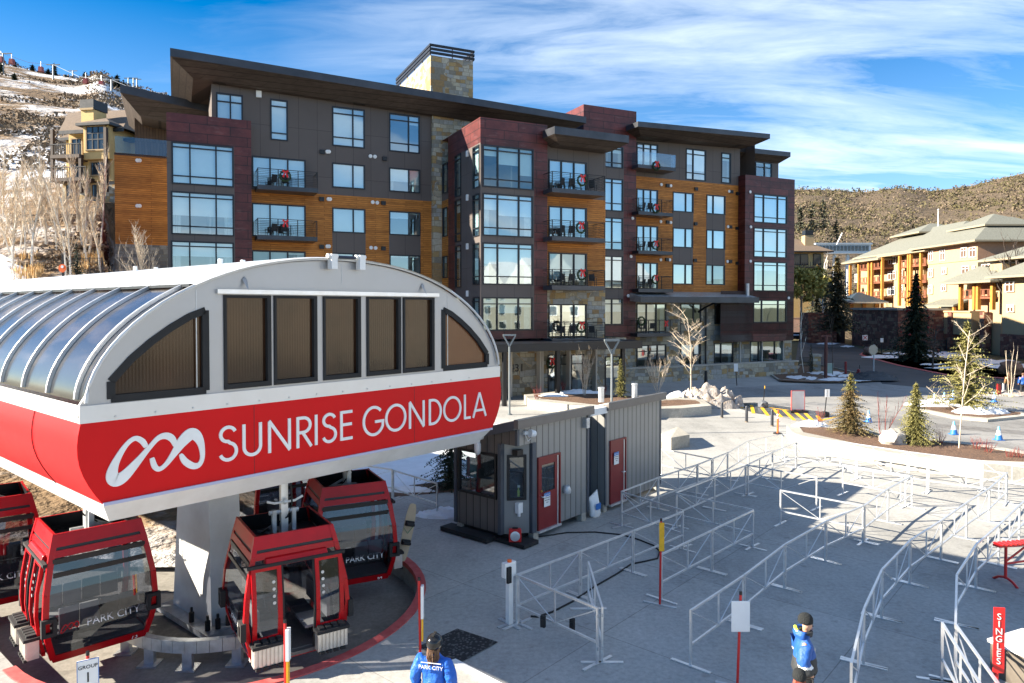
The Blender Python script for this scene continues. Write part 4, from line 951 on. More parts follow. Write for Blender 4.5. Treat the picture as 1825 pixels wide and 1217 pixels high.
from_corner(688,1030,27,-1,label='red gondola cabin numbered 64 holding a snowboard in its rack, behind the open cabin',open_=.3,num='64')
c4=SW(7.3,6.9,0); cabin((c4.x,c4.y,.05),R(40.5),label='red gondola cabin half hidden behind the grey column',open_=.1,num='12',detail=False)
p5=G(-20,1062,.05); cabin((p5.x,p5.y,.05),R(-139),label='red gondola cabin mostly cut off by the photo edge, under the station side',open_=.2,num='31',detail=False)
# snowboard in the rack of cabin 64
p=G(716,1002,.3); sb=thing('snowboard',(p.x,p.y,.32),R(20),'tan snowboard with green stripe and black bindings, standing in a cabin ski rack','snowboard')
q=MB(); out=[]
for k in range(33):
    a=2*PI*k/32; z=.75*math.sin(a); x=.14*math.copysign(abs(math.cos(a))**.45,math.cos(a)); out.append((x,0,z+.75))
q.prism(out[:-1],(0,.015,0)); o=q.build('deck',mkmat('board_tan',(.42,.33,.22),.45,var=.1),sb)
MB().beam((-.13,-.006,.85),(0,-.006,.72),.01,.03,(0,1,0)).beam((0,-.006,.72),(.13,-.006,.95),.01,.03,(0,1,0)).build('stripe',mkmat('board_green',(.02,.2,.08),.5,var=0),sb)
for z in(.5,.98): MB().box(-.12,.12,-.09,-.005,z-.07,z+.07).box(-.11,.11,-.2,-.06,z-.05,z+.02).build('binding',M['blackm'],sb,bevel=.02)
for o_ in sb.children: o_.rotation_euler=(R(-8),R(14),0)
# ------------------------------------------------------------------ ground, street
def flat(name,pts,mat,z=0,kind='structure',parent=None,pix=True,th=0):
    P=[G(u,v,z) if pix else Vector((u,v,z)) for u,v in pts]
    bm=bmesh.new(); vs=[bm.verts.new(p) for p in P]; f=bm.faces.new(vs); bmesh.ops.triangulate(bm,faces=[f])
    for f in bm.faces:
        if f.normal.z<0: f.normal_flip()
    me=bpy.data.meshes.new(name); bm.to_mesh(me); bm.free(); me.materials.append(mat); o=bpy.data.objects.new(name,me); COL.objects.link(o)
    if kind: o['kind']=kind
    if parent: o.parent=parent
    return o
# pit outline: half circle at the front, straight sides to the back
RP=4.45; pit=[]
ax_=math.degrees(math.atan2(Si.y,Si.x))
for k in range(33):
    a=ax_+90+180*k/32; pit.append(PC+dirv(a)*RP)
pit+=[pit[-1]+Si*30,pit[0]+Si*30]
outer=[(-34,-14),(75,-14),(75,78),(-34,78)]
bm=bmesh.new(); es=[]
for loop in [[Vector((x,y,0)) for x,y in outer],[Vector((p.x,p.y,0)) for p in pit]]:
    vs=[bm.verts.new(p) for p in loop]; es+=[bm.edges.new((vs[i],vs[(i+1)%len(vs)])) for i in range(len(vs))]
bmesh.ops.triangle_fill(bm,edges=es,use_beauty=True)
bmesh.ops.recalc_face_normals(bm,faces=bm.faces)
for f in bm.faces:
    if f.normal.z<0: f.normal_flip()
me=bpy.data.meshes.new('plaza'); bm.to_mesh(me); bm.free(); me.materials.append(M['concrete']); o=bpy.data.objects.new('plaza',me); COL.objects.link(o); o['kind']='structure'
m=MB()
for a,b,c,d in((-3000,3000,-3000,-12),(-3000,3000,76,3000),(-3000,-32,-12,76),(73,3000,-12,76)): m.poly((a,c,-.06),(b,c,-.06),(b,d,-.06),(a,d,-.06))
tag(m.build('ground',M['grassd'],fix=False),kind='structure')
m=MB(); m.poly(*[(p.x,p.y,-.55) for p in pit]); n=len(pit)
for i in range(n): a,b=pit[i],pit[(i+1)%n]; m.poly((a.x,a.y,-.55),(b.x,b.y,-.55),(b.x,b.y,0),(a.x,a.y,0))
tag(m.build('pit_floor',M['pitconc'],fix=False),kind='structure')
m=MB()
for i in range(n-2):
    a,b=pit[i],pit[i+1]; da=(a-PC).normalized(); db=(b-PC).normalized()
    if i>=32: da=db=dirv(ax_-90)
    m.hexa([a-da*.02+Vector((0,0,-.1)),a+da*.2+Vector((0,0,-.1)),b+db*.2+Vector((0,0,-.1)),b-db*.02+Vector((0,0,-.1))],[a-da*.02+Vector((0,0,.03)),a+da*.2+Vector((0,0,.03)),b+db*.2+Vector((0,0,.03)),b-db*.02+Vector((0,0,.03))])
tag(m.build('kerb',M['curbred']),kind='structure')
# dirt and snow behind the station
flat('dirt_bank',[(-17,29),(-9.5,27.5),(-6.2,31),(-10,46),(-34,58),(-34,27)],M['dirt'],.012,pix=False)
SNP=[(-9,24.6),(-4.6,26.6),(-2.2,28.6),(.6,30.4),(2.5,33),(4,38),(-2,44),(-14,46),(-16,30)]
flat('snow_bank',[(-7.6,26.2),(-4.2,27.4),(-1.5,28.8),(.2,30.6),(2.5,34),(3.6,39),(-2,43),(-12,45),(-9.5,31)],M['snow'],.03,pix=False)
flat('planting_bed',[(-5.2,25.6),(-2.4,26.6),(-.6,26.2),(-1.2,24.2),(1,30),(-1,29.6),(-4.5,27.8)],M['mulch'],.02,pix=False)
road=[(1060,735),(1100,712),(1187,697),(1320,690),(1400,686),(1490,684.5),(1575,681),(1600,660),(1700,671),(1825,675),(1990,678),(1990,830),(1825,806),(1720,789),(1640,781),(1560,764),(1480,754),(1430,752),(1290,718),(1250,716),(1120,735)]
flat('road',road,M['asphalt'],.006)
up=[(1418,642),(1424,603),(1475,602.5),(1502,611),(1545,624),(1533,631),(1600,650.5),(1700,670),(1825,674.5),(1990,677),(1990,699),(1825,695),(1640,690),(1572,684),(1566,674),(1500,656)]
flat('upper_street',up,M['asphaltd'],.012)
flat('red_kerb',[(1540,626),(1531,631.5),(1545,637),(1600,651.5),(1700,671),(1825,675.5),(1990,678),(1990,676.3),(1825,674),(1700,669),(1600,649.5),(1547,635),(1536,631)],M['curbred'],.05)
flat('lawn',[(1537,631),(1600,649.5),(1700,669),(1825,674),(1990,677),(1990,620),(1825,622),(1700,619),(1600,620),(1545,626)],M['grassd'],.03)
flat('footpath',[(1640,640),(1700,652),(1760,660),(1825,665),(1825,661),(1760,655),(1700,645.5),(1640,636)],M['concrete'],.05)
flat('forecourt',[(1660,622),(1764,623),(1990,630),(1990,614),(1764,612),(1660,614)],M['wallconc'],.045)
def blobpatch(name,u,v,ru,rv,mat,z,seed,n=22):
    rr=random.Random(seed); return flat(name,[(u+ru*math.cos(2*PI*i/n)*(1+rr.uniform(-.35,.35)),v+rv*math.sin(2*PI*i/n)*(1+rr.uniform(-.35,.35))) for i in range(n)],mat,z)
for i,(u,v,a,b) in enumerate(((1690,632,40,5),(1640,626,28,3),(1770,645,40,4),(1735,641,30,3),(1800,652,40,4),(1570,636,30,3),(1600,629,22,2),(1690,655,34,2),(1660,649,24,1.6),(1475,612,20,2),(1510,617,12,1.6))): blobpatch('snow_patch',u,v,a,b,M['snow'],.07,i)
# corner island with snow and kerb
isl=[(1374,668),(1390,678.5),(1450,681),(1520,681),(1566,678),(1540,670),(1500,660),(1462,652),(1430,650),(1420,660)]
t=flat('corner_island',isl,M['mulch'],.14)
m=MB(); P=[G(u,v,0) for u,v in isl]; n=len(P)
for i in range(n): a,b=P[i],P[(i+1)%n]; m.hexa([a,b,b+(b-a).normalized().cross(Vector((0,0,1)))*.2,a+(b-a).normalized().cross(Vector((0,0,1)))*.2],[q+Vector((0,0,.15)) for q in(a,b,b+(b-a).normalized().cross(Vector((0,0,1)))*.2,a+(b-a).normalized().cross(Vector((0,0,1)))*.2)])
tag(m.build('kerb',M['wallconc']),kind='structure')
for i,(u,v,a,b) in enumerate(((1420,672,16,3),(1445,674,12,3),(1490,676,30,3),(1530,677,26,2),(1455,664,14,3),(1485,666,20,4),(1505,669,16,3))): blobpatch('snow_patch',u,v,a,b,M['snow'],.17,40+i)
# yellow hatch
hx=[((600,375),(625,405)),((725,375),(748,465)),((835,400),(905,490)),((965,420),(1050,505)),((1075,430),(1190,540)),((1195,450),(1325,555)),((1310,465),(1395,550)),((1440,490),(1475,545)),((915,402),(1290,455)),((1480,540),(1640,505))]
m=MB()
for a,b in hx:
    A_=G(1220+a[0]/6.083,660+a[1]/6.083,.012); B_=G(1220+b[0]/6.083,660+b[1]/6.083,.012); nn=(B_-A_).normalized().cross(Vector((0,0,1)))*.11; m.poly(A_-nn,B_-nn,B_+nn,A_+nn)
tag(m.build('road_marking',M['yellow'],fix=False),kind='structure')
wet=flat('wet_patch',[(1318,718),(1345,717),(1460,733),(1500,742),(1440,747),(1400,742),(1350,737),(1318,728)],mkmat('wet_asphalt',(.1,.1,.1),.25,var=.3),.009)
wet2=flat('wet_patch',[(1560,745),(1640,752),(1825,768),(1990,780),(1990,786),(1825,775),(1640,759),(1575,752)],mkmat('worn_asphalt',(.17,.16,.15),.6,var=.3,vscale=3),.009)
# ------------------------------------------------------------------ hills
def hill(name,us,ridge,ys,prof,mat,dx0,seed,rough=1.0,far=None):
    """columns at photo columns us; ridge(u)->photo row of the skyline; ys depths; prof(t) 0..1 height share"""
    m=MB(); nu=len(us); ny=len(ys)
    for j,Y in enumerate(ys):
        for i,u in enumerate(us):
            a=(u-CX)/F; zr=H+(546-ridge(u))/F*ys[-1 if far is None else far]
            t=j/((ny-1) if far is None else far); x=a*Y
            z=prof(Y,u,zr) if t<=1 else zr-(Y-ys[far])*.25
            k=min(1,t*4)
            z+=rough*k*(noise.noise(Vector((x*.03,Y*.03,seed)))*3+noise.noise(Vector((x*.12,Y*.12,seed)))*.9)*(1 if t<.97 else .3)
            m.v.append((x,Y,z))
    for j in range(ny-1):
        for i in range(nu-1): m.f.append((j*nu+i,j*nu+i+1,(j+1)*nu+i+1,(j+1)*nu+i)); m.m.append(0)
    return tag(m.build(name,mat,smooth=True,fix=False),kind='structure')
def interp(tab,x):
    if x<=tab[0][0]: return tab[0][1]
    for (a,b),(c,d) in zip(tab[:-1],tab[1:]):
        if x<=c: return b+(d-b)*(x-a)/(c-a)
    return tab[-1][1]
def m_hill(name,cols,snow,sn0,sn1,vs=.06):
    m,nt,b=base(name,.95,.1); v=objv(nt)
    c=ramp(nt,tex(nt,v,vs,8,rough=.7),[(.3,cols[0]),(.44,cols[1]),(.55,cols[2]),(.7,cols[3])])
    c=mix(nt,.7,c,ramp(nt,tex(nt,v,.9,5,rough=.75),[(.3,.45),(.7,1.35)]),'MULTIPLY')
    if snow:
        s=ramp(nt,tex(nt,v,.055,8,rough=.66,sx=(1,1.1,1.5)),[(sn0,0),(sn1,.92)]); c=mix(nt,s,c,(.78,.8,.83))
    nt.links.new(c,b.inputs['Base Color']); bumpn(nt,b,tex(nt,v,.7,6),.9,1.0); return m
M['hillr']=m_hill('hill_scrub',[(.085,.066,.046),(.155,.118,.083),(.12,.093,.064),(.22,.17,.118)],False,0,0)
M['hilll']=m_hill('hill_snow',[(.13,.09,.06),(.26,.18,.11),(.2,.14,.09),(.33,.24,.15)],True,.46,.58)
RR=[(1300,345),(1416,338),(1480,340),(1540,342),(1600,335),(1660,340),(1720,333),(1780,319),(1825,309),(2100,280)]
def pr_(Y,u,zr):
    t=max(0,(Y-150)/(480-150)); return -.3+(zr+.3)*(t**1.15)
hill('hill',[1250+i*9 for i in range(0,90)],lambda u:interp(RR,u),[150+330*(j/46) for j in range(47)]+[500,560],pr_,M['hillr'],0,3,1.0,46)
RLt=[(-300,60),(-100,95),(0,113),(40,122),(90,135),(140,143),(165,140),(175,133),(190,133),(210,146),(245,158),(300,170),(420,260),(520,420)]
YL=[(22,0),(30,.6),(40,4.5),(46,7.6),(52,9.6),(56,11.2),(62,14.6),(66,15.6),(72,16.6),(85,22),(110,33),(150,50),(200,70),(250,90)]
def pl_(Y,u,zr):
    z=interp(YL,Y); s=Y
    if Y>85: z=22+(zr-22)*((Y-85)/(250-85))**.93
    w=1-max(0,min(1,((u-CX)/F*Y+.35*Y+9.5)/11)); q=max(0,min(1,(222-u)/40)); q=q+(1-q)*max(0,min(1,(Y-66)/6)); w=min(w,q); w=w*w*(3-2*w)
    return -.4+(z+.4)*w
hillL=hill('hillside',[-420+i*11 for i in range(0,92)],lambda u:interp(RLt,u),[20+2.2*j for j in range(14)]+[50+2.4*j for j in range(16)]+[90+8*j for j in range(21)]+[270,320],pl_,M['hilll'],0,7,.55,50)
def ZL(u,Y): return pl_(Y,u,H+(546-interp(RLt,u))/F*250)
# scrub on both hills (uncountable)
def leafcards(m,c,r,n,rr,size,flat_=.7,fn=None):
    for _ in range(n):
        while True:
            p=Vector((rr.uniform(-1,1),rr.uniform(-1,1),rr.uniform(-1,1)))
            if p.length<1: break
        q=Vector(c)+Vector((p.x*r,p.y*r,p.z*r*flat_)); a=Vector((rr.gauss(0,1),rr.gauss(0,1),rr.gauss(0,1))).normalized(); b=a.cross(Vector((rr.gauss(0,1),rr.gauss(0,1),rr.gauss(0,1)))).normalized(); s=size*rr.uniform(.6,1.4)
        m.add([q+a*s,q+b*s*.6,q-a*s,q-b*s*.6],[(0,1,2,3)])
rr=random.Random(5)
sc1=MB(); sc2=MB()
for i in range(5200):
    u=rr.uniform(1400,1850); Y=150+330*rr.random()**.8; x=(u-CX)/F*Y; zr=H+(546-interp(RR,u))/F*480
    if noise.noise(Vector((x*.02,Y*.02,1)))<-.12 and rr.random()<.75: continue
    z=pr_(Y,u,zr); s=rr.uniform(.5,1.8)*(.8+Y/900); leafcards(sc1 if rr.random()<.62 else sc2,(x,Y,z+s*.4),s*1.25,10,rr,.42*s**.5,.7)
M['scrubg']=mkmat('scrub_green',(.06,.055,.024),.9,col2=(.15,.125,.055),vscale=.2); M['scrubb']=mkmat('scrub_brown',(.1,.075,.052),.9,col2=(.22,.165,.11),vscale=.2)
tag(sc1.build('hill_scrub',M['scrubg'],fix=False),'olive scrub oak covering the far hill',None,None,'stuff'); tag(sc2.build('hill_scrub',M['scrubb'],fix=False),'brown bare scrub covering the far hill',None,None,'stuff')
sc3=MB()
for i in range(3400):
    u=rr.uniform(-60,300); Y=88+160*rr.random(); x=(u-CX)/F*Y
    if noise.noise(Vector((x*.03,Y*.05,5)))<-.05: continue
    s=rr.uniform(.5,1.3); leafcards(sc3,(x,Y,ZL(u,Y)+s*.3),s*1.2,9,rr,.3*s,.6)
for i in range(520):
    u=rr.uniform(-40,210); Y=rr.uniform(51,66); x=(u-CX)/F*Y; s=rr.uniform(.25,.6)
    if u<95-(Y-50)*4: continue
    leafcards(sc3,(x,Y,ZL(u,Y)+s*.2),s,9,rr,.1,.8)
tag(sc3.build('hillside_scrub',M['scrubb'],fix=False),'brown leafless scrub on the snowy slope',None,None,'stuff')
gr=MB()
for i in range(5200):
    u=rr.choice([rr.uniform(60,200),rr.uniform(20,300)]); Y=rr.uniform(46,55) ; x=(u-CX)/F*Y; z=ZL(u,Y)
    if noise.noise(Vector((x*.25,Y*.25,2)))<.02: continue
    h=rr.uniform(.3,.8); a=rr.uniform(0,6.28); dx,dy=math.cos(a)*.06,math.sin(a)*.06; gr.add([(x-dx,Y-dy,z-.05),(x+dx,Y+dy,z-.05),(x+dy*3*rr.random(),Y+dx,z+h)],[(0,1,2)])
M['straw']=mkmat('straw_grass',(.45,.3,.13),.9,col2=(.7,.5,.26),vscale=1)
tag(gr.build('dry_grass',M['straw'],fix=False),'straw coloured dry grass tufts in the snow below the chalet',None,None,'stuff')
# smooth snow bank nearest the station roof
def snowsheet(name,us,vs_,zf):
    m=MB()
    for Y in vs_:
        for u in us: m.v.append(((u-CX)/F*Y,Y,zf(u,Y)))
    nu=len(us)
    for j in range(len(vs_)-1):
        for i in range(nu-1): m.f.append((j*nu+i,j*nu+i+1,(j+1)*nu+i+1,(j+1)*nu+i)); m.m.append(0)
    return tag(m.build(name,M['snow'],smooth=True,fix=False),kind='structure')
def bank(u,Y):
    e=95-(Y-44)*6-u                       # inside when positive
    k=max(-1,min(1,e/40)); return ZL(u,Y)+.55*k-.12+.1*noise.noise(Vector((u*.05,Y*.5,3)))
snowsheet('snow_bank',[-220+i*8 for i in range(46)],[38+.6*j for j in range(32)],bank)
# boulders of the terraced wall
M['rock']=mkmat('brown_rock',(.16,.11,.075),.9,col2=(.42,.32,.22),vscale=1.2,bump=.8,bscale=5)
rr=random.Random(11); tiers=[(53.5,0,205,428),(55.2,30,205,412),(57,60,205,396),(59,70,205,384),(61,85,205,374)]
nb=0
for Y,ua,ub,v in tiers:
    u=ua+rr.uniform(0,6)
    while u<ub:
        w=rr.uniform(7,15); r=w/F*Y*.55; x=(u-CX)/F*Y; o=MB().blob((0,0,0),r,nb,2,.5,(1.15,.8,.62)).build('boulder',M['rock'],None,False); o.location=(x,Y+rr.uniform(-.3,.3),ZL(u,Y)+r*.25); o.rotation_euler=(0,0,rr.uniform(0,3))
        tag(o,'brown boulder in the terraced rock wall below the chalet','boulder','boulders of the terraced rock wall'); u+=w*1.02; nb+=1
# ------------------------------------------------------------------ vegetation
M['twigr']=mkmat('red_twig',(.25,.05,.04),.8,var=.3)
def conifer(loc,h,r,mat,label,seed,whorls=22,nb=9,size=.16,group=None,tip=None,low=.06,droop=.25,name='conifer_tree',dens=1.0):
    rr=random.Random(seed); t=thing(name,loc,rr.uniform(0,6),label,'tree' if h>1.2 else 'shrub',group)
    tr=MB(); tr.tube((0,0,-.1),(0,0,h*.97),max(.03,h*.018),.01,7); tr.build('trunk',M['bark'],t)
    m=MB(); m2=MB()
    for k in range(whorls):
        f=low+(1-low)*(k/whorls)**.92; z=h*f; R0=r*(1-f)**.85*rr.uniform(.8,1.12)+.02; n=max(3,int(nb*(1-f*.55)))
        for i in range(n):
            a=2*PI*(i+rr.random()*.8)/n; L=R0*rr.uniform(.42,1.25); dz=rr.uniform(-.5,.2)
            d=Vector((math.cos(a),math.sin(a),0)); sd=Vector((-d.y,d.x,0)); ns=max(3,int(L/size*1.5*dens)); tgt=m2 if (tip and f>.72 and rr.random()<.8) else m
            for s in range(ns):
                q=(s+.6)/ns; p=d*(L*q)+Vector((0,0,z+dz*size-droop*L*q*q+.10*L*q)); w=size*(1.15-.6*q)*rr.uniform(.7,1.3)
                for sg in(-1,1):
                    b=p+(d*.75+sd*sg*rr.uniform(.6,1.1)+Vector((0,0,rr.uniform(-.35,.25))))*w
                    tgt.add([p-d*w*.35+sd*sg*w*.12,p+d*w*.3,b],[(0,1,2)])
                if rr.random()<.7:
                    tgt.add([p-sd*w*.4,p+sd*w*.4,p+d*w*.5+Vector((0,0,-w*rr.uniform(.2,.8)))],[(0,1,2)])
                if rr.random()<.5:
                    tgt.add([p-d*w*.4,p+d*w*.4,p+sd*w*rr.uniform(-.3,.3)+Vector((0,0,w*rr.uniform(.3,.8)))],[(0,1,2)])
    for i in range(8): a=2*PI*i/8; p=Vector((0,0,h*.97)); (m2 if tip else m).add([p+Vector((math.cos(a)*size*.2,math.sin(a)*size*.2,-size)),p+Vector((math.cos(a+.6)*size*.2,math.sin(a+.6)*size*.2,-size)),p+Vector((0,0,size*1.2))],[(0,1,2)])
    m.build('crown',mat,t,fix=False)
    if m2.f: m2.build('crown_tip',tip,t,fix=False)
    return t
def bare(loc,h,label,mat,seed,fork=.3,spread=.5,levels=4,r0=None,group=None,name='bare_tree',tmat=None,kids_=(5,4,3,2),up=.5,lean=0,cat='tree',stems=1,len_=.42):
    rr=random.Random(seed); t=thing(name,loc,0,label,cat,group); tr=MB(); br=MB(); r0=r0 or h*.012
    def grow(mb,p,d,L,r,lv):
        n=3; q=p; pts=[p]
        for i in range(n):
            d=(d+Vector((rr.gauss(0,.09),rr.gauss(0,.09),rr.gauss(0,.05)+.04))).normalized(); q=q+d*(L/n); pts.append(q)
        mb.path(pts,r,5 if lv==0 else 3,r*.45)
        if lv>=levels: return
        nk=kids_[min(lv,len(kids_)-1)]
        for i in range(nk):
            f=rr.uniform(.25,1) if lv else fork+(1-fork)*(i+rr.random())/nk
            k=min(n-1,int(f*n)); b=pts[k].lerp(pts[k+1],f*n-k); a=rr.uniform(0,2*PI)
            side_=Vector((math.cos(a),math.sin(a),0)); dd=(d*.55+side_*spread*rr.uniform(.7,1.3)+Vector((0,0,up))).normalized()
            grow(br,b,dd,L*len_*rr.uniform(.7,1.25)*(1.15-.5*f if lv==0 else 1),r*(.5-.15*f),lv+1)
    for s in range(stems):
        a=2*PI*s/max(1,stems); dd=Vector((lean+(.16*math.cos(a) if stems>1 else 0),.16*math.sin(a) if stems>1 else 0,1)).normalized()
        grow(tr,Vector((.06*math.cos(a)*(stems>1),.06*math.sin(a)*(stems>1),-.15)),dd,h*rr.uniform(.92,1.0),r0,0)
    tr.build('trunk' if stems==1 else 'stem',tmat or mat,t,fix=False); br.build('branches',mat,t,fix=False); return t
# plaza conifers
g=lambda u,v,z=0: G(u,v,z)
conifer(g(1515,772,.62),3.05,1.25,M['nbrown'],'young spruce with browned needles in the mulch bed, nearest the bollards',1,34,19,.13,tip=M['ngold'])
conifer(g(1631,790,.62),2.85,1.1,M['ngold'],'young yellow-green spruce beside the pale boulder in the mulch bed',2,34,20,.13,droop=.35)
conifer(g(1722,729,.2),5.9,2.6,M['ngold'],'tall loose golden-green spruce on the kerbed road island',3,28,17,.22,low=.07,droop=.12,dens=1.0)
conifer(g(1106,708,.6),2.75,.62,M['ngold'],'small yellow-green spruce behind the shed roof by the lamp post',4,26,16,.12)
conifer((-2.35,27.3,0),3.3,1.25,M['ndark'],'dark green spruce beside the grey control booth in the snow',5,28,13,.13,low=.02,droop=.4)
c=g(1631,643,.05); sp=conifer(c,11.2,3.3,M['ndark'],'big dark spruce hung with red balls in front of the lodge',6,40,20,.5,low=.03,droop=.35,dens=1.2)
rr=random.Random(3)
for i in range(14):
    f=rr.uniform(.12,.85); a=rr.uniform(PI,2*PI); R0=3.3*(1-f)**.85*.85
    o=MB().blob((0,0,0),.15,1,2,0).build('christmas_bauble',M['dred'],None,True); o.location=(c.x+R0*math.cos(a),c.y+R0*math.sin(a),11.2*f); tag(o,'red ball ornament hung in the big dark spruce','ornament','red balls on the big spruce')
conifer(G(1455,604,.2),15.5,4.3,M['nblue'],'blue-grey spruce behind the white birch across the street',7,36,18,.6,tip=M['nbrown'],low=.04,dens=1.0)
conifer(Pd(1490,590,118),12.5,4.4,M['nblue'],'blue-grey spruce with a rusty top beside the lodge',8,36,18,.6,tip=M['nbrown'],low=.04,dens=1.0)
conifer(Pd(137,503,47),2.6,.75,M['ndark'],'small dark spruce at the fence above the station roof',9,20,9,.12)
conifer(G(1445,664,.15),3.0,.6,M['ndark'],'thin dark young spruce behind the stone pillar on the island',10,18,7,.12)
def leafy(loc,h,r,mat,label,seed,n=1500,size=.28,group=None):
    rr=random.Random(seed); t=thing('leafy_tree',loc,0,label,'tree',group); tr=MB().tube((0,0,-.1),(0,0,h*.6),.16,.08,7); lf=MB()
    for i in range(16):
        a=rr.uniform(0,6.28); z=h*rr.uniform(.3,.85); rad=r*rr.uniform(.25,.8)*(1.1-abs(z/h-.5)); p=Vector((math.cos(a)*rad,math.sin(a)*rad,z)); tr.tube((0,0,z*.6),p,.05,.02,4); leafcards(lf,p,r*rr.uniform(.3,.48),n//16,rr,size,.8)
    tr.build('trunk',M['bark'],t,fix=False); lf.build('crown',mat,t,fix=False); return t
leafy(Pd(1428,560,95),7.2,2.6,M['leafy'],'yellow-green leafy tree beside the dark bay of the apartment building',1)
leafy(Pd(1448,545,104),6.2,2.2,M['leafy'],'smaller yellow-green tree behind the blue-grey spruce',2,1100)
leafy(Pd(1470,545,128),6.0,1.6,M['leafy'],'narrow green tree under the distant chalet',3,900)
# bare trees
bare(g(1232,707,.6),6.2,'leafless young tree with a pale trunk by the snow pile',M['twig'],21,.28,.95,3,.055,kids_=(20,7,5),up=.22,len_=.34)
bare(g(1041,704,.6),3.1,'leafless multi-stem shrub tree in the planter by the entrance',M['twig'],22,.15,.42,3,.022,kids_=(9,5,3),up=.75,stems=5,len_=.36)
bare(g(1172,699,.6),2.6,'leafless fan-shaped shrub beside the shed roof end',M['twig'],23,.15,.5,3,.02,kids_=(9,5,3),up=.7,stems=6,len_=.38)
bare(g(1709,798,.62),5.6,'thin leafless sapling with a straight pale trunk in the mulch bed',M['twig'],24,.27,.9,3,.036,kids_=(13,7,4),up=.25,len_=.27)
bare(g(1574,782,.62),2.2,'slender red-twigged bare sapling between the two young spruces',M['twigr'],25,.15,.2,2,.02,kids_=(9,4),up=.9,stems=3,len_=.3)
bare(g(1467,610,.05),16,'tall white-trunked birch at the street edge',M['birch'],26,.35,.35,3,.2,kids_=(12,5,3),up=.2,len_=.22)
bare(G(1806,634,.05),14,'dark leafless tree in front of the lodge entrance',M['twigd'],27,.2,.5,4,.34,kids_=(8,5,4,3),up=.55,len_=.45,stems=1)
bare(G(1662,656,.05),5.0,'dark weeping leafless tree beside the big spruce',M['twigd'],28,.3,.9,4,.12,kids_=(9,7,5,3),up=-.15,len_=.42)
bare(G(1433,664,.14),6.5,'thin pale birch sapling on the snowy corner island',M['birch'],29,.3,.3,3,.045,kids_=(8,4,3),up=.5,len_=.3)
bare(G(1484,668,.14),6.2,'leafless grey sapling behind the red pole on the island',M['twigd'],30,.3,.35,3,.04,kids_=(9,5,3),up=.6,len_=.3)
bare(G(1800,706,.05),4.0,'pale leafless sapling beside the two distant walkers',M['twig'],31,.2,.15,2,.03,kids_=(4,3),up=.9,stems=3,len_=.25)
# aspens on the slope beyond the station roof
asp=[(57,424,53,6.2,'t'),(119,450,51,6.0,'a'),(20,394,57,5.6,'b'),(83,400,57,5.2,'c'),(36,400,56,5.0,'d'),(46,409,55,5.4,'e'),(87,395,57,6.2,'f'),(127,470,50,5.4,'g'),(181,385,58,6.3,'h'),(159,430,55,4.0,'i'),(180,450,52,3.8,'j'),(200,470,51,3.0,'k'),(10,380,60,5,'l'),(68,380,61,5,'m'),(-12,420,54,6,'n'),(101,362,62,4,'p')]
_ar=random.Random(77)
for _k in range(16): _u=_ar.uniform(-15,195); _Y=_ar.uniform(52,62); asp.append((_u,0,_Y,_ar.uniform(3.2,5.4),'z'))
nm=['at the photo edge','near the snowbank','beside the chalet','by the rock terraces','in front of the wood wall','at the wire fence']
for i,(u,v,Y,h,_) in enumerate(asp):
    x=(u-CX)/F*Y; z=ZL(u,Y)
    bare((x,Y,z-.1),h*1.2,'slim leafless aspen with a pale trunk on the slope below the chalet',M['twig'],50+i,.22,.4,3,.075 if i%3 else .1,'aspens on the slope below the chalet','aspen_tree',M['birch'],(26,7,4),.6,len_=.26)
bare(AW(sx(257,.5,470),2.5,5.2),7.0,'bare many-branched tree against the grey stone base of the condo',M['twig'],80,.25,.55,3,.07,kids_=(11,6,4),up=.5,stems=2,len_=.4)
# ridge pines
rp=[(3,150,38,18),(14,140,16,9),(27,138,30,13),(58,136,22,10),(70,138,14,8),(78,138,10,7),(86,138,16,9),(97,138,26,13),(118,141,8,5),(152,142,14,9),(209,155,22,11),(221,157,10,6),(22,188,26,8),(53,160,14,8),(10,160,14,10),(158,178,16,7),(36,160,10,8),(46,157,9,8),(54,140,6,6),(26,160,30,7),(40,141,5,5)]
for i,(u,v,hp,w) in enumerate(rp):
    Y=235 if v<150 else 205 if v<160 else 175; h=hp/F*Y
    conifer(Pd(u,v+1.5,Y),h,w/F*Y*.62,M['ndark'],'dark green pine on the snowy ridge under the lift line',100+i,14,12,.75,'dark pines on the snowy ridge',dens=.7)
for i,(u,v,h,r) in enumerate(((1447,408,9,4),(1467,404,10,5),(1490,430,8,5),(1426,402,7,3))):
    conifer(Pd(u,v+4,230),h,r,M['nblue'],'grey-green juniper on the far hill behind the chalet roof',140+i,9,8,1.0,'junipers on the far hill',dens=.6)

shr=[(957,712,.9,'red-stemmed shrub in the entrance planter'),(1004,694,.7,'orange bare shrub near the entrance post'),(1075,706,.8,'purple bare shrub beside the vent pipes'),(1674,791,.7,'red bare shrub beside the second spruce'),(1740,800,.6,'low red shrub at the sapling foot'),(1760,806,.6,'low reddish shrub on the mulch'),(1815,816,.5,'low rusty shrub at the bed end'),(1462,757,.9,'thin pale shrub at the bed corner'),(1800,815,.4,'tiny dry shrub in the mulch')]
for i,(u,v,h,l) in enumerate(shr): bare(g(u,v,.6),h,l,M['twigr'],200+i,.05,.5,2,.012,None,'bare_shrub',None,(6,4),.6,cat='shrub',stems=6,len_=.5)
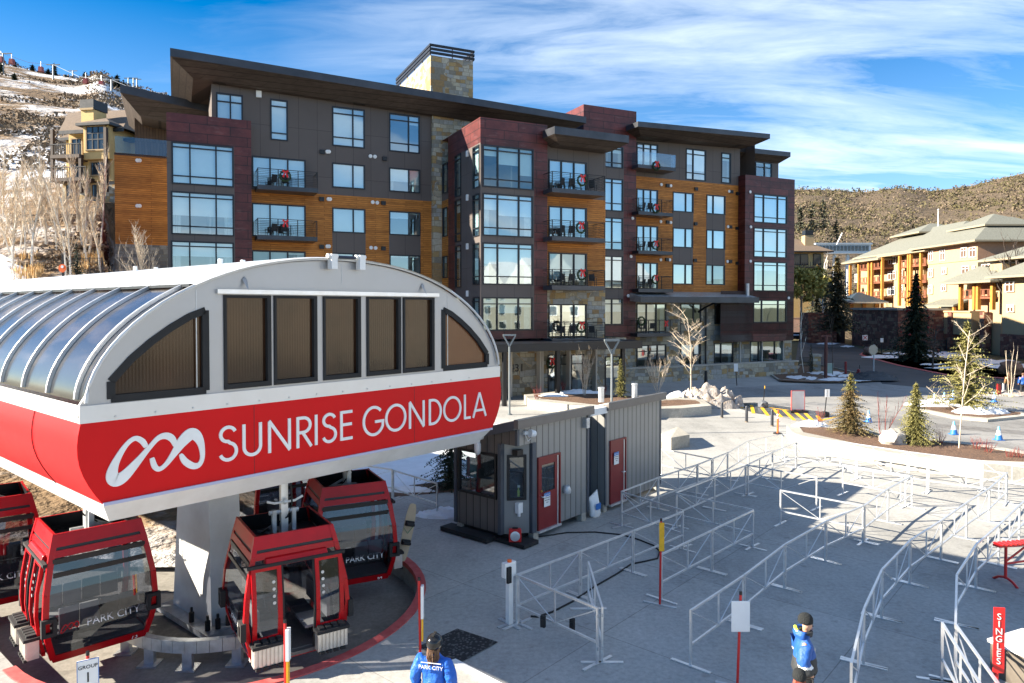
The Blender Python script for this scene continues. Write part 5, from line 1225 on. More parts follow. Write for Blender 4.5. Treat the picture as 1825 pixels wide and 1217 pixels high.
# ------------------------------------------------------------------ sheds
HO=Vector((.153,20.46,0))
def m_siding(name,c1,c2,pitch,ax):
    m,nt,b=base(name,.42,.4); tc=N(nt,'ShaderNodeTexCoord'); sx=N(nt,'ShaderNodeSeparateXYZ'); nt.links.new(tc.outputs['Object'],sx.inputs[0])
    ad=N(nt,'ShaderNodeMath',operation='ADD'); nt.links.new(sx.outputs[0],ad.inputs[0]); nt.links.new(sx.outputs[1],ad.inputs[1])
    dv=N(nt,'ShaderNodeMath',operation='DIVIDE'); dv.inputs[1].default_value=pitch; nt.links.new(ad.outputs[0],dv.inputs[0]); fr=N(nt,'ShaderNodeMath',operation='FRACT'); nt.links.new(dv.outputs[0],fr.inputs[0])
    ln=ramp(nt,fr.outputs[0],[(0,.22),(.08,.25),(.13,.92),(.5,1.05),(.86,1),(.95,1.2)]); c=mix(nt,tex(nt,tc.outputs['Object'],1.2,5),c1,c2); c=mix(nt,1,c,ln,'MULTIPLY'); nt.links.new(c,b.inputs['Base Color'])
    b.inputs['Metallic'].default_value=.3; bumpn(nt,b,ln,.6,.02); return m
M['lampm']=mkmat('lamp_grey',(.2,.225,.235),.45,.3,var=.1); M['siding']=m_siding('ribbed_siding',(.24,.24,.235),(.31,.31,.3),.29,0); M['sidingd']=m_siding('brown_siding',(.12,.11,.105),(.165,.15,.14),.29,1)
M['trimb']=mkmat('blue_grey_trim',(.075,.09,.115),.4,.3,var=.1); M['roofg']=mkmat('roof_fascia_grey',(.17,.155,.145),.45,.3,var=.1); M['roofm']=mkmat('roof_membrane',(.5,.48,.44),.8,var=.15,vscale=1)
ZR=3.74; ZB2=3.06
def sgn(parent,t,z,y=-.06,w=.3,h=.42):
    o=MB().box(t-w/2,t+w/2,y-.012,y,z-h/2,z+h/2).build('notice_sign',M['white'],parent); p=MB().box(t-w/2,t+w/2,y-.015,y-.012,z+h*.24,z+h*.5).build('sign_header',M['bluep'],o)
    text_obj('sign_text','NOTICE',.075,M['white'],o,(t,y-.017,z+h*.3),(PI/2,0,0),.001)
    for k,s in enumerate(('AUTHORIZED','PERSONNEL','ONLY')): text_obj('sign_text',s,.045,M['black'],o,(t,y-.014,z+h*.1-k*.07),(PI/2,0,0),.001)
def door(parent,t0,t1,z0,z1,glass):
    f=MB()
    for a,b,c,d in((t0-.06,t0,z0,z1+.06),(t1,t1+.06,z0,z1+.06),(t0,t1,z1,z1+.06)): f.box(a,b,-.06,.1,c,d)
    o=f.build('door_frame',M['dred'],parent)
    hs=[(t0+.13,t1-.22,z0+1.12,z1-.2)] if glass else []
    d=MB()
    for x0,x1,a,b in cells(t0,t1-.1,z0,z1,hs): d.poly((x0,-.03,a),(x1,-.03,a),(x1,-.03,b),(x0,-.03,b))
    dd=d.build('door',M['dred'],parent,fix=False)
    if glass: MB().poly((hs[0][0],-.01,hs[0][2]),(hs[0][1],-.01,hs[0][2]),(hs[0][1],-.01,hs[0][3]),(hs[0][0],-.01,hs[0][3])).build('pane',M['dkglass'],dd)
    MB().box(t1-.1,t1-.06,-.05,.02,z0,z1).build('door_edge',M['alu'],dd)
    h=t0+.1 if glass else t1-.2; q=MB().tube((h,-.1,z0+1.0),(h+.12,-.1,z0+1.0),.018).tube((h,-.1,z0+1.0),(h,-.03,z0+1.0),.025); q.build('handle',M['alu'],dd)
    if glass: MB().tube((h,-.03,z0+1.17),(h,-.06,z0+1.17),.03).build('lock',mkmat('brass',(.6,.4,.1),.3,.8,var=0),dd)
    MB().box(t0-.06,t1+.06,-.09,.1,z0-.07,z0).build('threshold',M['alu'],o); return dd
mm_,nt_,bb_=base('dark_booth_glass',.04,.8); bb_.inputs['Base Color'].default_value=(.012,.015,.017,1); bb_.inputs['Coat Weight'].default_value=1; M['dkglass']=mm_
b1=thing('control_booth',HO,SA,'grey ribbed-metal lift control booth with cut corner window and red glazed door','shed')
T1=3.62; DP=2.55; CT=.72; CY_=.62; z0=.26
w=MB(); hd=[(.98,1.98,z0,z0+2.15)]
for x0,x1,a,b in cells(CT,T1,z0,ZR-.2,[(.93,2.03,z0,z0+2.2)]): w.poly((x0,0,a),(x1,0,a),(x1,0,b),(x0,0,b))
w.poly((0,0,2.95),(CT,0,2.95),(CT,0,ZR-.2),(0,0,ZR-.2)); w.poly((0,0,2.95),(CT,0,2.95),(0,CY_,2.95))
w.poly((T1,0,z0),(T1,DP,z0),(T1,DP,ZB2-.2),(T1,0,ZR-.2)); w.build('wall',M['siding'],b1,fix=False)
w=MB(); LW_=[(.78,2.38,z0+1.0,z0+2.35)]
for y0_,y1_,a,b in cells(CY_,DP,z0,2.86,LW_): w.poly((0,y1_,a),(0,y0_,a),(0,y0_,b),(0,y1_,b))
w.poly((0,DP,2.86),(0,CY_,2.86),(0,CY_,ZR-.37),(0,DP,ZB2-.2))
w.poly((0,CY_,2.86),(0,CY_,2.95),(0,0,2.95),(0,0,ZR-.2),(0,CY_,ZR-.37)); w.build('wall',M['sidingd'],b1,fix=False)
# cut corner
c0_=Vector((CT,0,0)); c1_=Vector((0,CY_,0)); cd=(c1_-c0_); cl_=cd.length; cu=cd/cl_; cn=Vector((-cu.y*-1,cu.x*-1,0)); cn=Vector((-(c1_.y-c0_.y),(c1_.x-c0_.x),0)).normalized(); 
if cn.dot(Vector((-1,-1,0)))<0: cn=-cn
w=MB(); hs=[(.2,cl_-.17,z0+1.0,z0+2.35)]
def cp(x,o,z): p=c0_+cu*x+cn*o; return (p.x,p.y,z)
for x0,x1,a,b in cells(0,cl_,z0,2.95,hs): w.poly(cp(x0,0,a),cp(x1,0,a),cp(x1,0,b),cp(x0,0,b))
w.build('wall',M['siding'],b1,fix=False)
def win3(parent,fn,x0,x1,z0_,z1_,fw=.075):
    f=MB()
    for a,b,c,d in((x0,x1,z0_,z0_+fw),(x0,x1,z1_-fw,z1_),(x0,x0+fw,z0_+fw,z1_-fw),(x1-fw,x1,z0_+fw,z1_-fw)): f.hexa([fn(a,.05,c),fn(b,.05,c),fn(b,-.06,c),fn(a,-.06,c)],[fn(a,.05,d),fn(b,.05,d),fn(b,-.06,d),fn(a,-.06,d)])
    o=f.build('window',M['black'],parent); MB().poly(fn(x0+fw,0,z0_+fw),fn(x1-fw,0,z0_+fw),fn(x1-fw,0,z1_-fw),fn(x0+fw,0,z1_-fw)).build('pane',M['boothglass'],o); return o
M['boothglass']=m_glass('booth_glass',tint=(.7,.78,.78),refl=(.8,.88,.95),f0=.12,f1=.7)
win3(b1,lambda x,o,z:(-o,x,z),.78,2.38,z0+1.0,z0+2.35); win3(b1,cp,.2,cl_-.17,z0+1.0,z0+2.35)
MB().box(.3,T1-.2,1.9,1.95,z0,3.2).build('interior_wall',mkmat('booth_inside',(.09,.1,.1),.8,var=.3),b1)
q=MB().box(.15,.65,.95,2.3,z0+.85,z0+.92); q.box(.25,.5,1.2,1.6,z0+.92,z0+1.2); q.build('control_desk',M['galv'],b1); MB().box(.2,.24,1.85,2.25,z0+1.45,z0+2.05).build('monitor',mkmat('teal_screen',(.12,.3,.33),.4,var=.1),b1)
MB().box(.12,.62,1.1,1.5,z0+.93,z0+.95).build('paper_sheet',M['white'],b1)
tr=MB()
for (x,o) in((0,.02),(cl_,.02)): p=c0_+cu*x; tr.box(p.x-.09+.0,p.x+.09,p.y-.06,p.y+.06,z0,2.95)
tr.box(T1-.09,T1+.01,-.03,0,z0,ZR-.2); tr.box(-.03,.03,DP-.1,DP+.02,z0,ZB2-.25); tr.box(-.025,.07,-.025,.07,2.95,ZR-.2)
build_split(tr,'corner_trim',M['trimb'],b1)
door(b1,.98,1.98,z0,z0+2.15,True); sgn(b1,1.33,z0+.88)
def slopebox(x0,x1,y0,y1,lo,hi):
    f=lambda y: -(y+.18)*(ZR-ZB2)/DP
    return MB().hexa([(x0,y0,ZR+lo+f(y0)),(x1,y0,ZR+lo+f(y0)),(x1,y1,ZR+lo+f(y1)),(x0,y1,ZR+lo+f(y1))],[(x0,y0,ZR+hi+f(y0)),(x1,y0,ZR+hi+f(y0)),(x1,y1,ZR+hi+f(y1)),(x0,y1,ZR+hi+f(y1))])
MB().box(-.18,T1+.1,-.18,-.02,ZR-.26,ZR).build('roof_fascia',M['roofg'],b1); slopebox(-.18,-.02,-.02,DP+.15,-.26,0).build('roof_fascia',M['trimb'],b1)
slopebox(-.17,T1+.09,-.17,DP+.15,-.03,.02).build('roof',M['roofm'],b1)
q=MB()
for x,y in((CT+.15,.1),(.1,DP-.2),(T1-.25,.1),(T1-.25,DP-.2)): q.box(x-.12,x+.12,y-.1,y+.1,0,z0)
build_split(q,'footing',M['wallconc'],b1); MB().box(.1,T1-.05,.25,DP-.1,.12,z0).build('floor_frame',M['black'],b1)
MB().box(-.4,.1,.85,DP+.25,.02,.15).box(-.05,.62,-.3,.85,.02,.13).build('step_platform',M['blackm'],b1)
q=MB().tube((-.02,1.35,3.05),(-.2,1.35,3.05),.06).tube((-.22,1.35,3.1),(-.22,1.35,2.95),.07); q.lathe([(.05,-.05),(.1,0),(.1,.2),(.07,.27)],14,(-.24,1.35,2.68)); q.lathe([(.02,-.13),(.08,-.08),(.1,0)],14,(-.24,1.35,2.68)); q.build('security_camera',M['white'],b1,True)
p=c0_+cu*(cl_/2)+cn*.1; MB().box(p.x-.13,p.x+.13,p.y-.1,p.y+.1,2.62,2.78).build('flood_light',M['black'],b1)
q=MB().tube((.38,-.16,3.3),(.55,-.2,3.26),.12,.1,14); q.box(.25,.4,-.08,0,3.25,3.35); q.path([(.3,-.05,3.25),(.4,-.08,3.05),(.55,-.05,3.1)],.012,4); q.build('wall_lamp',M['white'],b1)
MB().lathe([(.02,.16),(.1,.12),(.14,0),(.13,-.1)],12,(2.32,-.08,z0+.98)).build('wall_light',M['galv'],b1,True)
MB().box(T1-.3,T1-.12,-.14,0,3.05,3.38).build('junction_box',M['galv'],b1)
p=c0_+cu*(cl_*.45)+cn*.04; e=MB().box(p.x-.1,p.x+.1,p.y-.07,p.y+.07,z0+.62,z0+.93); e.lathe([(.05,0),(.05,.08)],8,(p.x,p.y,z0+.52)); e.build('outlet_box',M['white'],b1)
btl=thing('spray_bottle',HO+Matrix.Rotation(SA,3,'Z')@(c0_+cu*.42-cn*.09)+Vector((0,0,z0+1.08)),0,'yellow-green spray bottle on the sill of the narrow booth window','bottle'); MB().lathe([(.04,0),(.045,.15),(.02,.2),(.015,.27)],10).build('body',mkmat('lime',(.5,.6,.12),.4,var=0),btl); MB().box(-.03,.05,-.02,.02,.27,.33).build('trigger',M['white'],btl)
MB().box(-.06,T1*.3,0,0,0,0)
p=HO+Matrix.Rotation(SA,3,'Z')@(c0_+cu*(cl_*.62)+cn*.33)
ht=thing('fan_heater',(p.x,p.y,.14),SA-R(48),'small red box fan heater standing on the booth step','heater'); MB().box(-.18,.18,-.1,.1,0,.36).build('case',M['postred'],ht,bevel=.02)
q=MB().lathe([(.14,0),(.145,.02),(.1,.03),(.02,.035)],20); q.v=[(v[0],-.1-v[2],v[1]+.18) for v in q.v]; q.build('fan_grille',M['alu'],ht); MB().box(-.08,.08,-.02,.02,.37,.41).build('handle',M['black'],ht)
# storage shed
b2=thing('storage_shed',HO+Se*4.62,SA,'second grey ribbed-metal shed with plain red door and vent pipes on top','shed')
T2=3.85; w=MB()
for x0,x1,a,b in cells(0,T2,z0-.06,ZR-.2,[(.28,1.3,z0-.06,z0+2.14)]): w.poly((x0,0,a),(x1,0,a),(x1,0,b),(x0,0,b))
w.poly((T2,0,z0),(T2,DP,z0),(T2,DP,ZB2-.2),(T2,0,ZR-.2)); w.poly((0,DP,z0),(0,0,z0),(0,0,ZR-.2),(0,DP,ZB2-.2)); w.build('wall',M['siding'],b2,fix=False)
door(b2,.33,1.24,z0-.05,z0+2.08,False); sgn(b2,.62,z0+1.5)
MB().box(-.05,T2+.12,-.18,-.02,ZR-.26,ZR).build('roof_fascia',M['roofg'],b2); slopebox(T2,T2+.12,-.02,DP+.1,-.26,0).build('roof_fascia',M['roofg'],b2); slopebox(-.05,T2+.11,-.17,DP+.15,-.03,.02).build('roof',M['roofm'],b2)
for u,v in((1071.5,711.6),(1131,703.7)):
    pp=G(u,v,ZR-.25); l=Matrix.Rotation(-SA,3,'Z')@(pp-(HO+Se*4.62)); q=MB().lathe([(.11,0),(.11,.5),(.125,.5),(.125,.56)],14,(l.x,l.y,ZR-.35)); q.build('vent_pipe',M['galv'],b2,True)
q=MB()
for x in(.05,T2-.2): q.box(x-.1,x+.12,.02,.2,0,z0)
build_split(q,'footing',M['wallconc'],b2); MB().box(.1,T2-.05,.25,DP-.1,.1,z0-.06).build('floor_frame',M['black'],b2); build_split(MB().box(T2-.07,T2+.02,-.02,.0,z0,ZR-.2).box(-.02,.07,-.02,0,z0,ZR-.2),'corner_trim',M['trimb'],b2)
q=MB().lathe([(.15,0),(.19,.08),(.15,.2)],12); q.v=[(T2+v[2],.35+v[0],1.55+v[1]) for v in q.v]; q.build('hose_reel',M['black'],b2)
# recess between the sheds
rc=thing('shed_link_wall',HO+Se*T1,SA,'narrow dark blue recess wall with white cap joining both grey sheds','wall'); MB().box(.02,.98,.55,.6,.1,ZR-.5).build('panel',M['trimb'],rc); MB().box(-.02,1.0,-.1,.3,ZR-.34,ZR-.12).build('cap',M['white'],rc)
p=HO+Se*4.05+Si*.0; sb=thing('salt_bag',(p.x,p.y,0),SA,'white sack of ice melt leaning in the gap between the sheds','bag')
q=MB(); n=12
for j,(z,wx,wy) in enumerate(((0,.2,.1),(.08,.25,.14),(.35,.24,.13),(.6,.24,.09),(.72,.27,.02))):
    for i in range(n): a=2*PI*i/n; q.v.append((math.copysign(abs(math.cos(a))**.6,math.cos(a))*wx,math.sin(a)*wy+.15*z,z+.03*math.cos(a)*j))
for j in range(4):
    for i in range(n): q.f.append((j*n+i,j*n+(i+1)%n,(j+1)*n+(i+1)%n,(j+1)*n+i)); q.m.append(0)
q.f.append(tuple(range(4*n,5*n))); q.m.append(0); q.build('sack',M['white'],sb,True); MB().box(-.14,.14,-.125,-.115,.25,.45).build('print',M['bluep'],sb)
# cables
ca=MB().path([G(*p,.02) for p in((925,905),(935,930),(941,948),(955,957),(985,953),(1010,949),(1060,948),(1110,953),(1140,962),(1165,972),(1176,982),(1172,995),(1150,1000),(1125,1005),(1100,1022),(1060,1045),(1020,1072),(985,1090),(958,1099),(946,1098))],.022,6); tag(ca.build('power_cable',M['blackm'],None,True),'black power cable snaking from the booth to the ticket scanner','cable')
# ------------------------------------------------------------------ queue barriers
BN=[0]
def feet(t,p,d,h=.38,par=None):
    n=Vector((-d.y,d.x,0)); q=MB(); q.beam(p-n*h+Vector((0,0,.02)),p+n*h+Vector((0,0,.02)),.07,.012); return q
def panel(a,b,label,z=1.07,zb=.42,f=(1,1)):
    """a,b: photo pixels of the two top corners"""
    p=G(*a,z); q=G(*b,z); p.z=q.z=0; c=(p+q)/2; d=(q-p); L=d.length; t=thing('queue_barrier',c,math.atan2(d.y,d.x),label,'barrier','aluminium queue barriers'); h=L/2-.03
    m=MB(); w=.042
    for x in(-h,h): m.box(x-w/2,x+w/2,-w/2,w/2,.02,z)
    m.box(-h-w/2,h+w/2,-w/2,w/2,z,z+w); m.box(-h+w/2,h-w/2,-w/2+.002,w/2-.002,zb-w/2,zb+w/2); m.box(-.015,.015,-.015,.015,zb+w/2,z)
    m.build('frame',M['alu'],t)
    for x in(-h,h): MB().beam((x*.98,0,z-.02),(0,0,zb),.018).build('brace',M['alu'],t)
    for x,k in((-h,f[0]),(h,f[1])):
        if k: MB().beam((x,-.42,.012),(x,.42,.012),.075,.02,(0,0,1)).build('foot',M['alu'],t)
    bx=MB()
    for zz in(z-.12,.3): bx.box(h+.005,h+.035,-.03,.03,zz-.03,zz+.03)
    build_split(bx,'coupling',M['galv'],t); return t
rows=[('row running from the ticket scanner',[(922,1026),(1034,984),(1128,948),(1218,913)]),
 ('row beside the storage shed door',[(1107,877.5),(1173,852),(1243,829),(1297,808),(1334,786.5),(1395,774.5)]),
 ('second row from the sheds',[(1205,879),(1273,852.3),(1329,831),(1377,807.5),(1419,789.5)]),
 ('short row behind the yellow-tipped red post',[(1178,990),(1269,946.5),(1343,910.5)]),
 ('middle row beside the white-boarded red post',[(1230,1091),(1326,1027.4),(1399,972),(1472,931),(1541,902),(1583,872),(1626,849)]),
 ('curving row behind the man in the beanie',[(1517,1186),(1540,1087),(1572,1017),(1622,965),(1678,929),(1723,897),(1763.5,871.5),(1795.5,843.5)]),
 ('outer row near the red rack',[(1703,1115),(1705,1027),(1740,971.7),(1780.6,937),(1817,902),(1850,874)]),
 ('far row along the planter wall',[(1395,774.5),(1499,788),(1619,806),(1750,822.5),(1860,838)]),
 ('second row from the planter wall',[(1419,789.5),(1527,806),(1654,826),(1795,844.5)]),
 ('sunlit short row before the planter',[(1501,829),(1616,848)])]
for nm_,pts in rows:
    for i,(a,b) in enumerate(zip(pts[:-1],pts[1:])): panel(a,b,f'{ORD[i]} silver barrier panel of the {nm_}')
for a,b,l in(((1107,877.5),(1217,911),'silver end panel closing the aisle beside the storage shed door'),((1204,880),(1343,910),'silver cross panel ending the short row behind the yellow-tipped post'),
 ((1332,830),(1457,852),'silver cross panel turning off the second row in the shade'),((1389.6,874.5),(1540,903),'silver cross panel joining the middle row at the shadow edge'),
 ((1178,800.6),(1269.6,818.6),'dark backlit barrier panel at the shed corner'),((1048.6,1002.7),(1073.7,1086),'silver panel set across the row near the ticket scanner'),
 ((920,1026),(1067,1087),'silver gate panel with black latch beside the ticket scanner'),((1679,1112),(1752,1230),'silver panel with white board at the photo edge'),((1703,1115),(1800,1250),'silver panel running toward the camera at the photo edge'),
 ((560,818),(700,838),'silver rail panel on snow behind the numbered cabin'),((700,839),(780,863),'silver rail panel ending beside the dark booth spruce')): panel(a,b,l)
for u,v,k in((968,1107,0),(1020,1112,1)):
    p=G(u,v,.42); d=(G(1067,1087,1.07)-G(920,1026,1.07)); d.z=0; d.normalize(); o=thing('gate_latch',(p.x,p.y,p.z),math.atan2(d.y,d.x)+.3,['black strap latch hanging low on the gate panel','black rubber pad hanging on the gate panel brace'][k],'latch'); MB().box(-.05,.05,-.04,.03,-.12,.12).build('body',M['blackm'],o); MB().box(-.03,.03,-.05,-.04,-.05,.05).build('clip',M['black'],o)
# ticket scanner
p=G(908,1112,0); s=thing('ticket_scanner',p,R(40),'white ticket scanner post with black handset at the barrier row start','scanner'); MB().box(-.06,.06,-.06,.06,.02,1.1).build('post',M['white'],s); MB().box(-.32,.32,-.05,.05,0,.02).box(-.05,.05,-.35,.35,0,.02).build('base_plate',M['galv'],s); MB().box(-.16,.16,-.05,.09,1.05,1.38).build('head',M['white'],s,bevel=.015); MB().box(-.13,-.02,-.1,-.05,.95,1.3).build('handset',M['blackm'],s); MB().lathe([(.05,0),(.05,.05)],10,(0,0,1.38)).build('beacon',M['orange'],s)
# ------------------------------------------------------------------ posts with signs
def post(u,v,h,lean,label,r=.025,foot=True):
    p=G(u,v,0); t=thing('sign_post',p,0,label,'post'); MB().tube((0,0,0),(lean,0,h),r,n=8).build('pole',M['postred'],t); MB().tube((lean,0,h),(lean*1.02,0,h+.06),r*1.1,n=8).build('pole_cap',M['black'],t)
    if foot: MB().box(-.4,.4,-.04,.04,0,.02).build('foot',M['galv'],t).rotation_euler=(0,0,-.5)
    return t
t=post(1176,1078,1.98,.02,'thin red post with yellow tip panel among the queue rows'); MB().box(-.03,.09,-.035,-.025,1.28,1.95).build('sign_panel',M['yellow'],t)
t=post(1314,1225,1.72,.05,'red post holding a blank white board in the queue area'); MB().box(-.13,.21,-.045,-.03,1.05,1.62).build('sign_panel',M['white'],t,bevel=.01)
t=post(749,1172,1.55,-.02,'red post with white and yellow edge strip near the rubber mat',foot=False); MB().box(.02,.07,-.06,.06,.8,1.45).build('sign_panel',M['white'],t); MB().box(.03,.06,-.05,.05,.35,.8).build('sign_panel',M['yellow'],t)
t=post(509,1262,1.5,0,'red post with white and yellow strip before the open cabin',foot=False); MB().box(.02,.08,-.06,.06,.85,1.4).build('sign_panel',M['white'],t); MB().box(.03,.06,-.05,.05,.2,.85).build('sign_panel',M['yellow'],t)
p=G(1775,1290,0); t=thing('sign_post',p,R(-8),'red vertical SINGLES sign on a red pole by a white crate','sign'); MB().tube((0,0,0),(.0,0,1.0),.03,n=8).build('pole',M['postred'],t); MB().box(-.07,.1,-.03,-.01,.88,1.98).build('sign_panel',M['postred'],t)
for k,c_ in enumerate('SINGLES'): text_obj('sign_text',c_,.15,M['white'],t,(.01,-.034,1.78-k*.125),(PI/2,0,0),.003)
p=G(158,1290,0); t=thing('sign_post',p,R(32),'white GROUP 1 sign with blue border on a short red post','sign'); MB().tube((0,0.03,0),(0,.03,1.15),.025,n=8).build('pole',M['postred'],t); MB().tube((0,.03,1.15),(0,.03,1.22),.028,n=8).build('pole_cap',M['black'],t); MB().box(-.16,.16,-.015,0,.35,1.1).build('sign_panel',M['white'],t)
m=MB()
for a,b,c,d in((-.16,.16,.35,.362),(-.16,.16,1.088,1.1),(-.16,-.15,.362,1.088),(.15,.16,.362,1.088)): m.box(a,b,-.019,-.015,c,d)
m.build('sign_border',M['bluep'],t); text_obj('sign_text','GROUP',.085,M['black'],t,(0,-.02,.95),(PI/2,0,0),.002); text_obj('sign_text','1',.24,M['black'],t,(0,-.02,.72),(PI/2,0,0),.002)
# rubber mat
mp_=[(745,1152),(815,1120),(888,1144),(810,1186)]
mt=flat('rubber_mat',mp_,M['blackm'],.018,kind=None); tag(mt,'black perforated rubber mat on the concrete in front of the cabins','mat'); 
m_,nt,b=base('mat_rubber',.75); v=objv(nt); vo=tex(nt,v,14,0,'v'); nt.links.new(ramp(nt,vo.outputs['Distance'],[(.3,(.1,.1,.1)),(.45,(.02,.02,.022))]),b.inputs['Base Color']); bumpn(nt,b,vo.outputs['Distance'],.6,.01); mt.data.materials[0]=m_
P=[G(a,b_,.012) for a,b_ in((800,1180),(812,1176),(905,1225),(890,1232))]; st=MB().prism(P,(0,0,.03)).build('white_plank',M['white']); tag(st,'white ski ramp strip on the ground beside the helmeted worker','plank')
# white crate and red rack at the right
p=G(1815,1215,0); bx=thing('storage_box',(p.x+.25,p.y+.15,0),R(24),'white lidded storage box beside the SINGLES sign','box'); MB().box(-.5,.5,-.35,.35,0,.62).build('body',mkmat('box_brown',(.12,.1,.08),.6,var=.2),bx); MB().box(-.54,.54,-.39,.39,.62,.68).build('lid',M['white'],bx)
p=G(1806,1038,0); rk=thing('ski_rack',(p.x+.45,p.y+.1,0),R(12),'red tubular metal ski rack standing beyond the outer barrier row','rack')
for s in(-1,1): q=MB().tube((s*.7,0,.12),(s*.7,0,.95),.035,n=8); q.path([(s*.7,-.35,0),(s*.7,-.2,.1),(s*.7,0,.16),(s*.7,.2,.1),(s*.7,.35,0)],.032,8); q.build('leg',M['postred'],rk)
q=MB().box(-1.0,1.2,-.1,.1,.95,1.0)
for k in range(16): q.box(-.95+k*.14,-.88+k*.14,-.14,.14,1.0,1.03)
q.build('top_rail',M['postred'],rk); MB().beam((-.7,0,.5),(.7,0,.55),.04).beam((-.7,0,.55),(0,0,.95),.035).build('brace',M['postred'],rk)
# lamp posts
def lamp(base_,top,label,rz):
    t=thing('street_lamp',base_,rz,label,'street lamp'); MB().lathe([(.16,0),(.16,.06),(.07,.08),(.06,top-.75)],12).build('pole',M['lampm'],t,True)
    q=MB(); z=top
    for s in(-1,1): q.beam((0,0,z-.72),(s*.38,0,z-.05),.09,.1,(0,1,0))
    q.beam((-.42,0,z),(.42,0,z),.22,.1); q.build('lamp_head',M['lampm'],t)
lamp(G(908,739,0),5.15,'grey street lamp with triangular head in front of the stone entrance',.1); lamp((5.45,38.7,0),5.15,'grey street lamp with triangular head behind the storage shed',.1)
# planters
def planter(name,label,outer_,inner,zt,soil,pix=True):
    po=[G(u,v,zt) for u,v in outer_]; pi=[G(u,v,zt) for u,v in inner]; t=thing(name,(0,0,0),0,label,'planter'); m=MB(); n=len(po); k=len(pi)
    c=sum(po,Vector())/n; t.location=(c.x,c.y,0)
    L=lambda p,z: (p.x-c.x,p.y-c.y,z)
    for i in range(n): a,b=po[i],po[(i+1)%n]; m.poly(L(a,-.05),L(b,-.05),L(b,zt),L(a,zt))
    bm=bmesh.new(); es=[]
    for lp in(po,pi):
        vs=[bm.verts.new(L(p,zt)) for p in lp]; es+=[bm.edges.new((vs[i],vs[(i+1)%len(vs)])) for i in range(len(vs))]
    bmesh.ops.triangle_fill(bm,edges=es,use_beauty=True)
    bm.verts.index_update(); m.add([v.co for v in bm.verts],[tuple(v.index for v in f.verts) for f in bm.faces]); bm.free()
    for i in range(k): a,b=pi[i],pi[(i+1)%k]; m.poly(L(b,zt-.15),L(a,zt-.15),L(a,zt),L(b,zt))
    m.build('wall',M['wallconc'],t)
    flatm=MB(); vs=[]
    bm=bmesh.new(); f=bm.faces.new([bm.verts.new(L(p,zt-.03)) for p in pi]); bmesh.ops.triangulate(bm,faces=[f]); bmesh.ops.subdivide_edges(bm,edges=bm.edges[:],cuts=4,use_grid_fill=True)
    for v in bm.verts: v.co.z+=.05*noise.noise(Vector((v.co.x*1.3,v.co.y*1.3,2)))+.02
    me=bpy.data.meshes.new('mulch'); bm.to_mesh(me); bm.free(); me.materials.append(soil); o=bpy.data.objects.new('mulch',me); COL.objects.link(o); o.parent=t; return t
planter('planter','long curved concrete planter with bark mulch and young spruces',[(1402,757.5),(1413,771),(1436,779),(1493,788),(1563,803),(1656,817),(1749,826),(1840,829),(1960,838),(1960,815),(1840,806),(1726,788),(1656,780),(1577,775),(1540,765),(1470,757.5),(1425,754)],[(1424,759.5),(1432,770),(1493,783),(1563,798),(1656,811.5),(1749,820),(1840,823.5),(1950,832),(1950,822),(1840,811),(1726,792),(1656,784.5),(1577,780),(1540,769.5),(1470,762),(1428,757.5)],.62,M['mulch'])
planter('planter','angular concrete planter with mulch and snow in front of the entrance',[(934,703),(944,712.5),(1070,727.5),(1150,731),(1176,716),(1176,703),(1110,702),(1010,695),(960,701)],[(950,704),(965,710.5),(1070,722),(1140,725),(1168,714),(1168,706),(1110,705),(1012,698.5),(965,703)],.62,M['mulch'])
planter('planter','small concrete planter with mulch in front of the snow pile',[(1176,728),(1211.5,727.5),(1268,722.5),(1252,711),(1210,708),(1176,711)],[(1178,724),(1210,722.5),(1250,719),(1240,713),(1210,711.5),(1178,714)],.6,M['mulch'])
planter('road_island','kerbed mulch island on the road around the tall golden spruce',[(1632,727),(1700,742),(1760,747.5),(1826,741),(1830,735),(1780,727),(1700,719),(1650,716)],[(1640,727),(1702,739.5),(1760,744.5),(1818,738.5),(1820,735),(1778,729),(1700,721.5),(1652,719)],.16,M['mulch'])
def mound(name,u,v,z,rx,ry,h,mat,label,cat,seed,jit=.5,kind=None):
    p=G(u,v,z); q=MB(); n=60; k=22
    for j in range(k+1):
        f=j/k
        for i in range(n):
            a=2*PI*i/n; r=(1-f)**.7*(1+.28*noise.noise(Vector((math.cos(a)*1.5,math.sin(a)*1.5,seed)))); zz=h*(f**.8)
            nn=(jit*noise.noise(Vector((math.cos(a)*r*5,math.sin(a)*r*5,seed+f*4)))*h*.55+jit*noise.noise(Vector((math.cos(a)*r*rx*4,math.sin(a)*r*ry*4,seed+f*9)))*.13*min(1,h))*(1 if 0<j else 0); q.v.append((math.cos(a)*rx*r,math.sin(a)*ry*r,max(0,zz+nn)))
    for j in range(k):
        for i in range(n): q.f.append((j*n+i,j*n+(i+1)%n,(j+1)*n+(i+1)%n,(j+1)*n+i)); q.m.append(0)
    q.f.append(tuple(range(k*n,(k+1)*n))); q.m.append(0)
    o=q.build(name,mat,None,True,fix=False); o.location=p; tag(o,label,cat,None,kind); return o
mound('snow_pile',1262,722,0,2.7,1.7,1.35,M['dsnow'],'dirty lumpy ploughed snow pile by the bollards','snow pile',3,.9)
mound('snow_pile',1212,711,.3,1.5,.9,.55,M['snow'],'clean white snow heap at the pale tree foot','snow pile',5,.5)
mound('snow_pile',985,706,.6,1.2,.5,.22,M['snow'],'thin snow remnant in the entrance planter','snow pile',8,.5)
mound('snow_pile',1030,701,.6,1.6,.5,.3,M['snow'],'white snow ridge behind the shrub tree in the entrance planter','snow pile',9,.5)
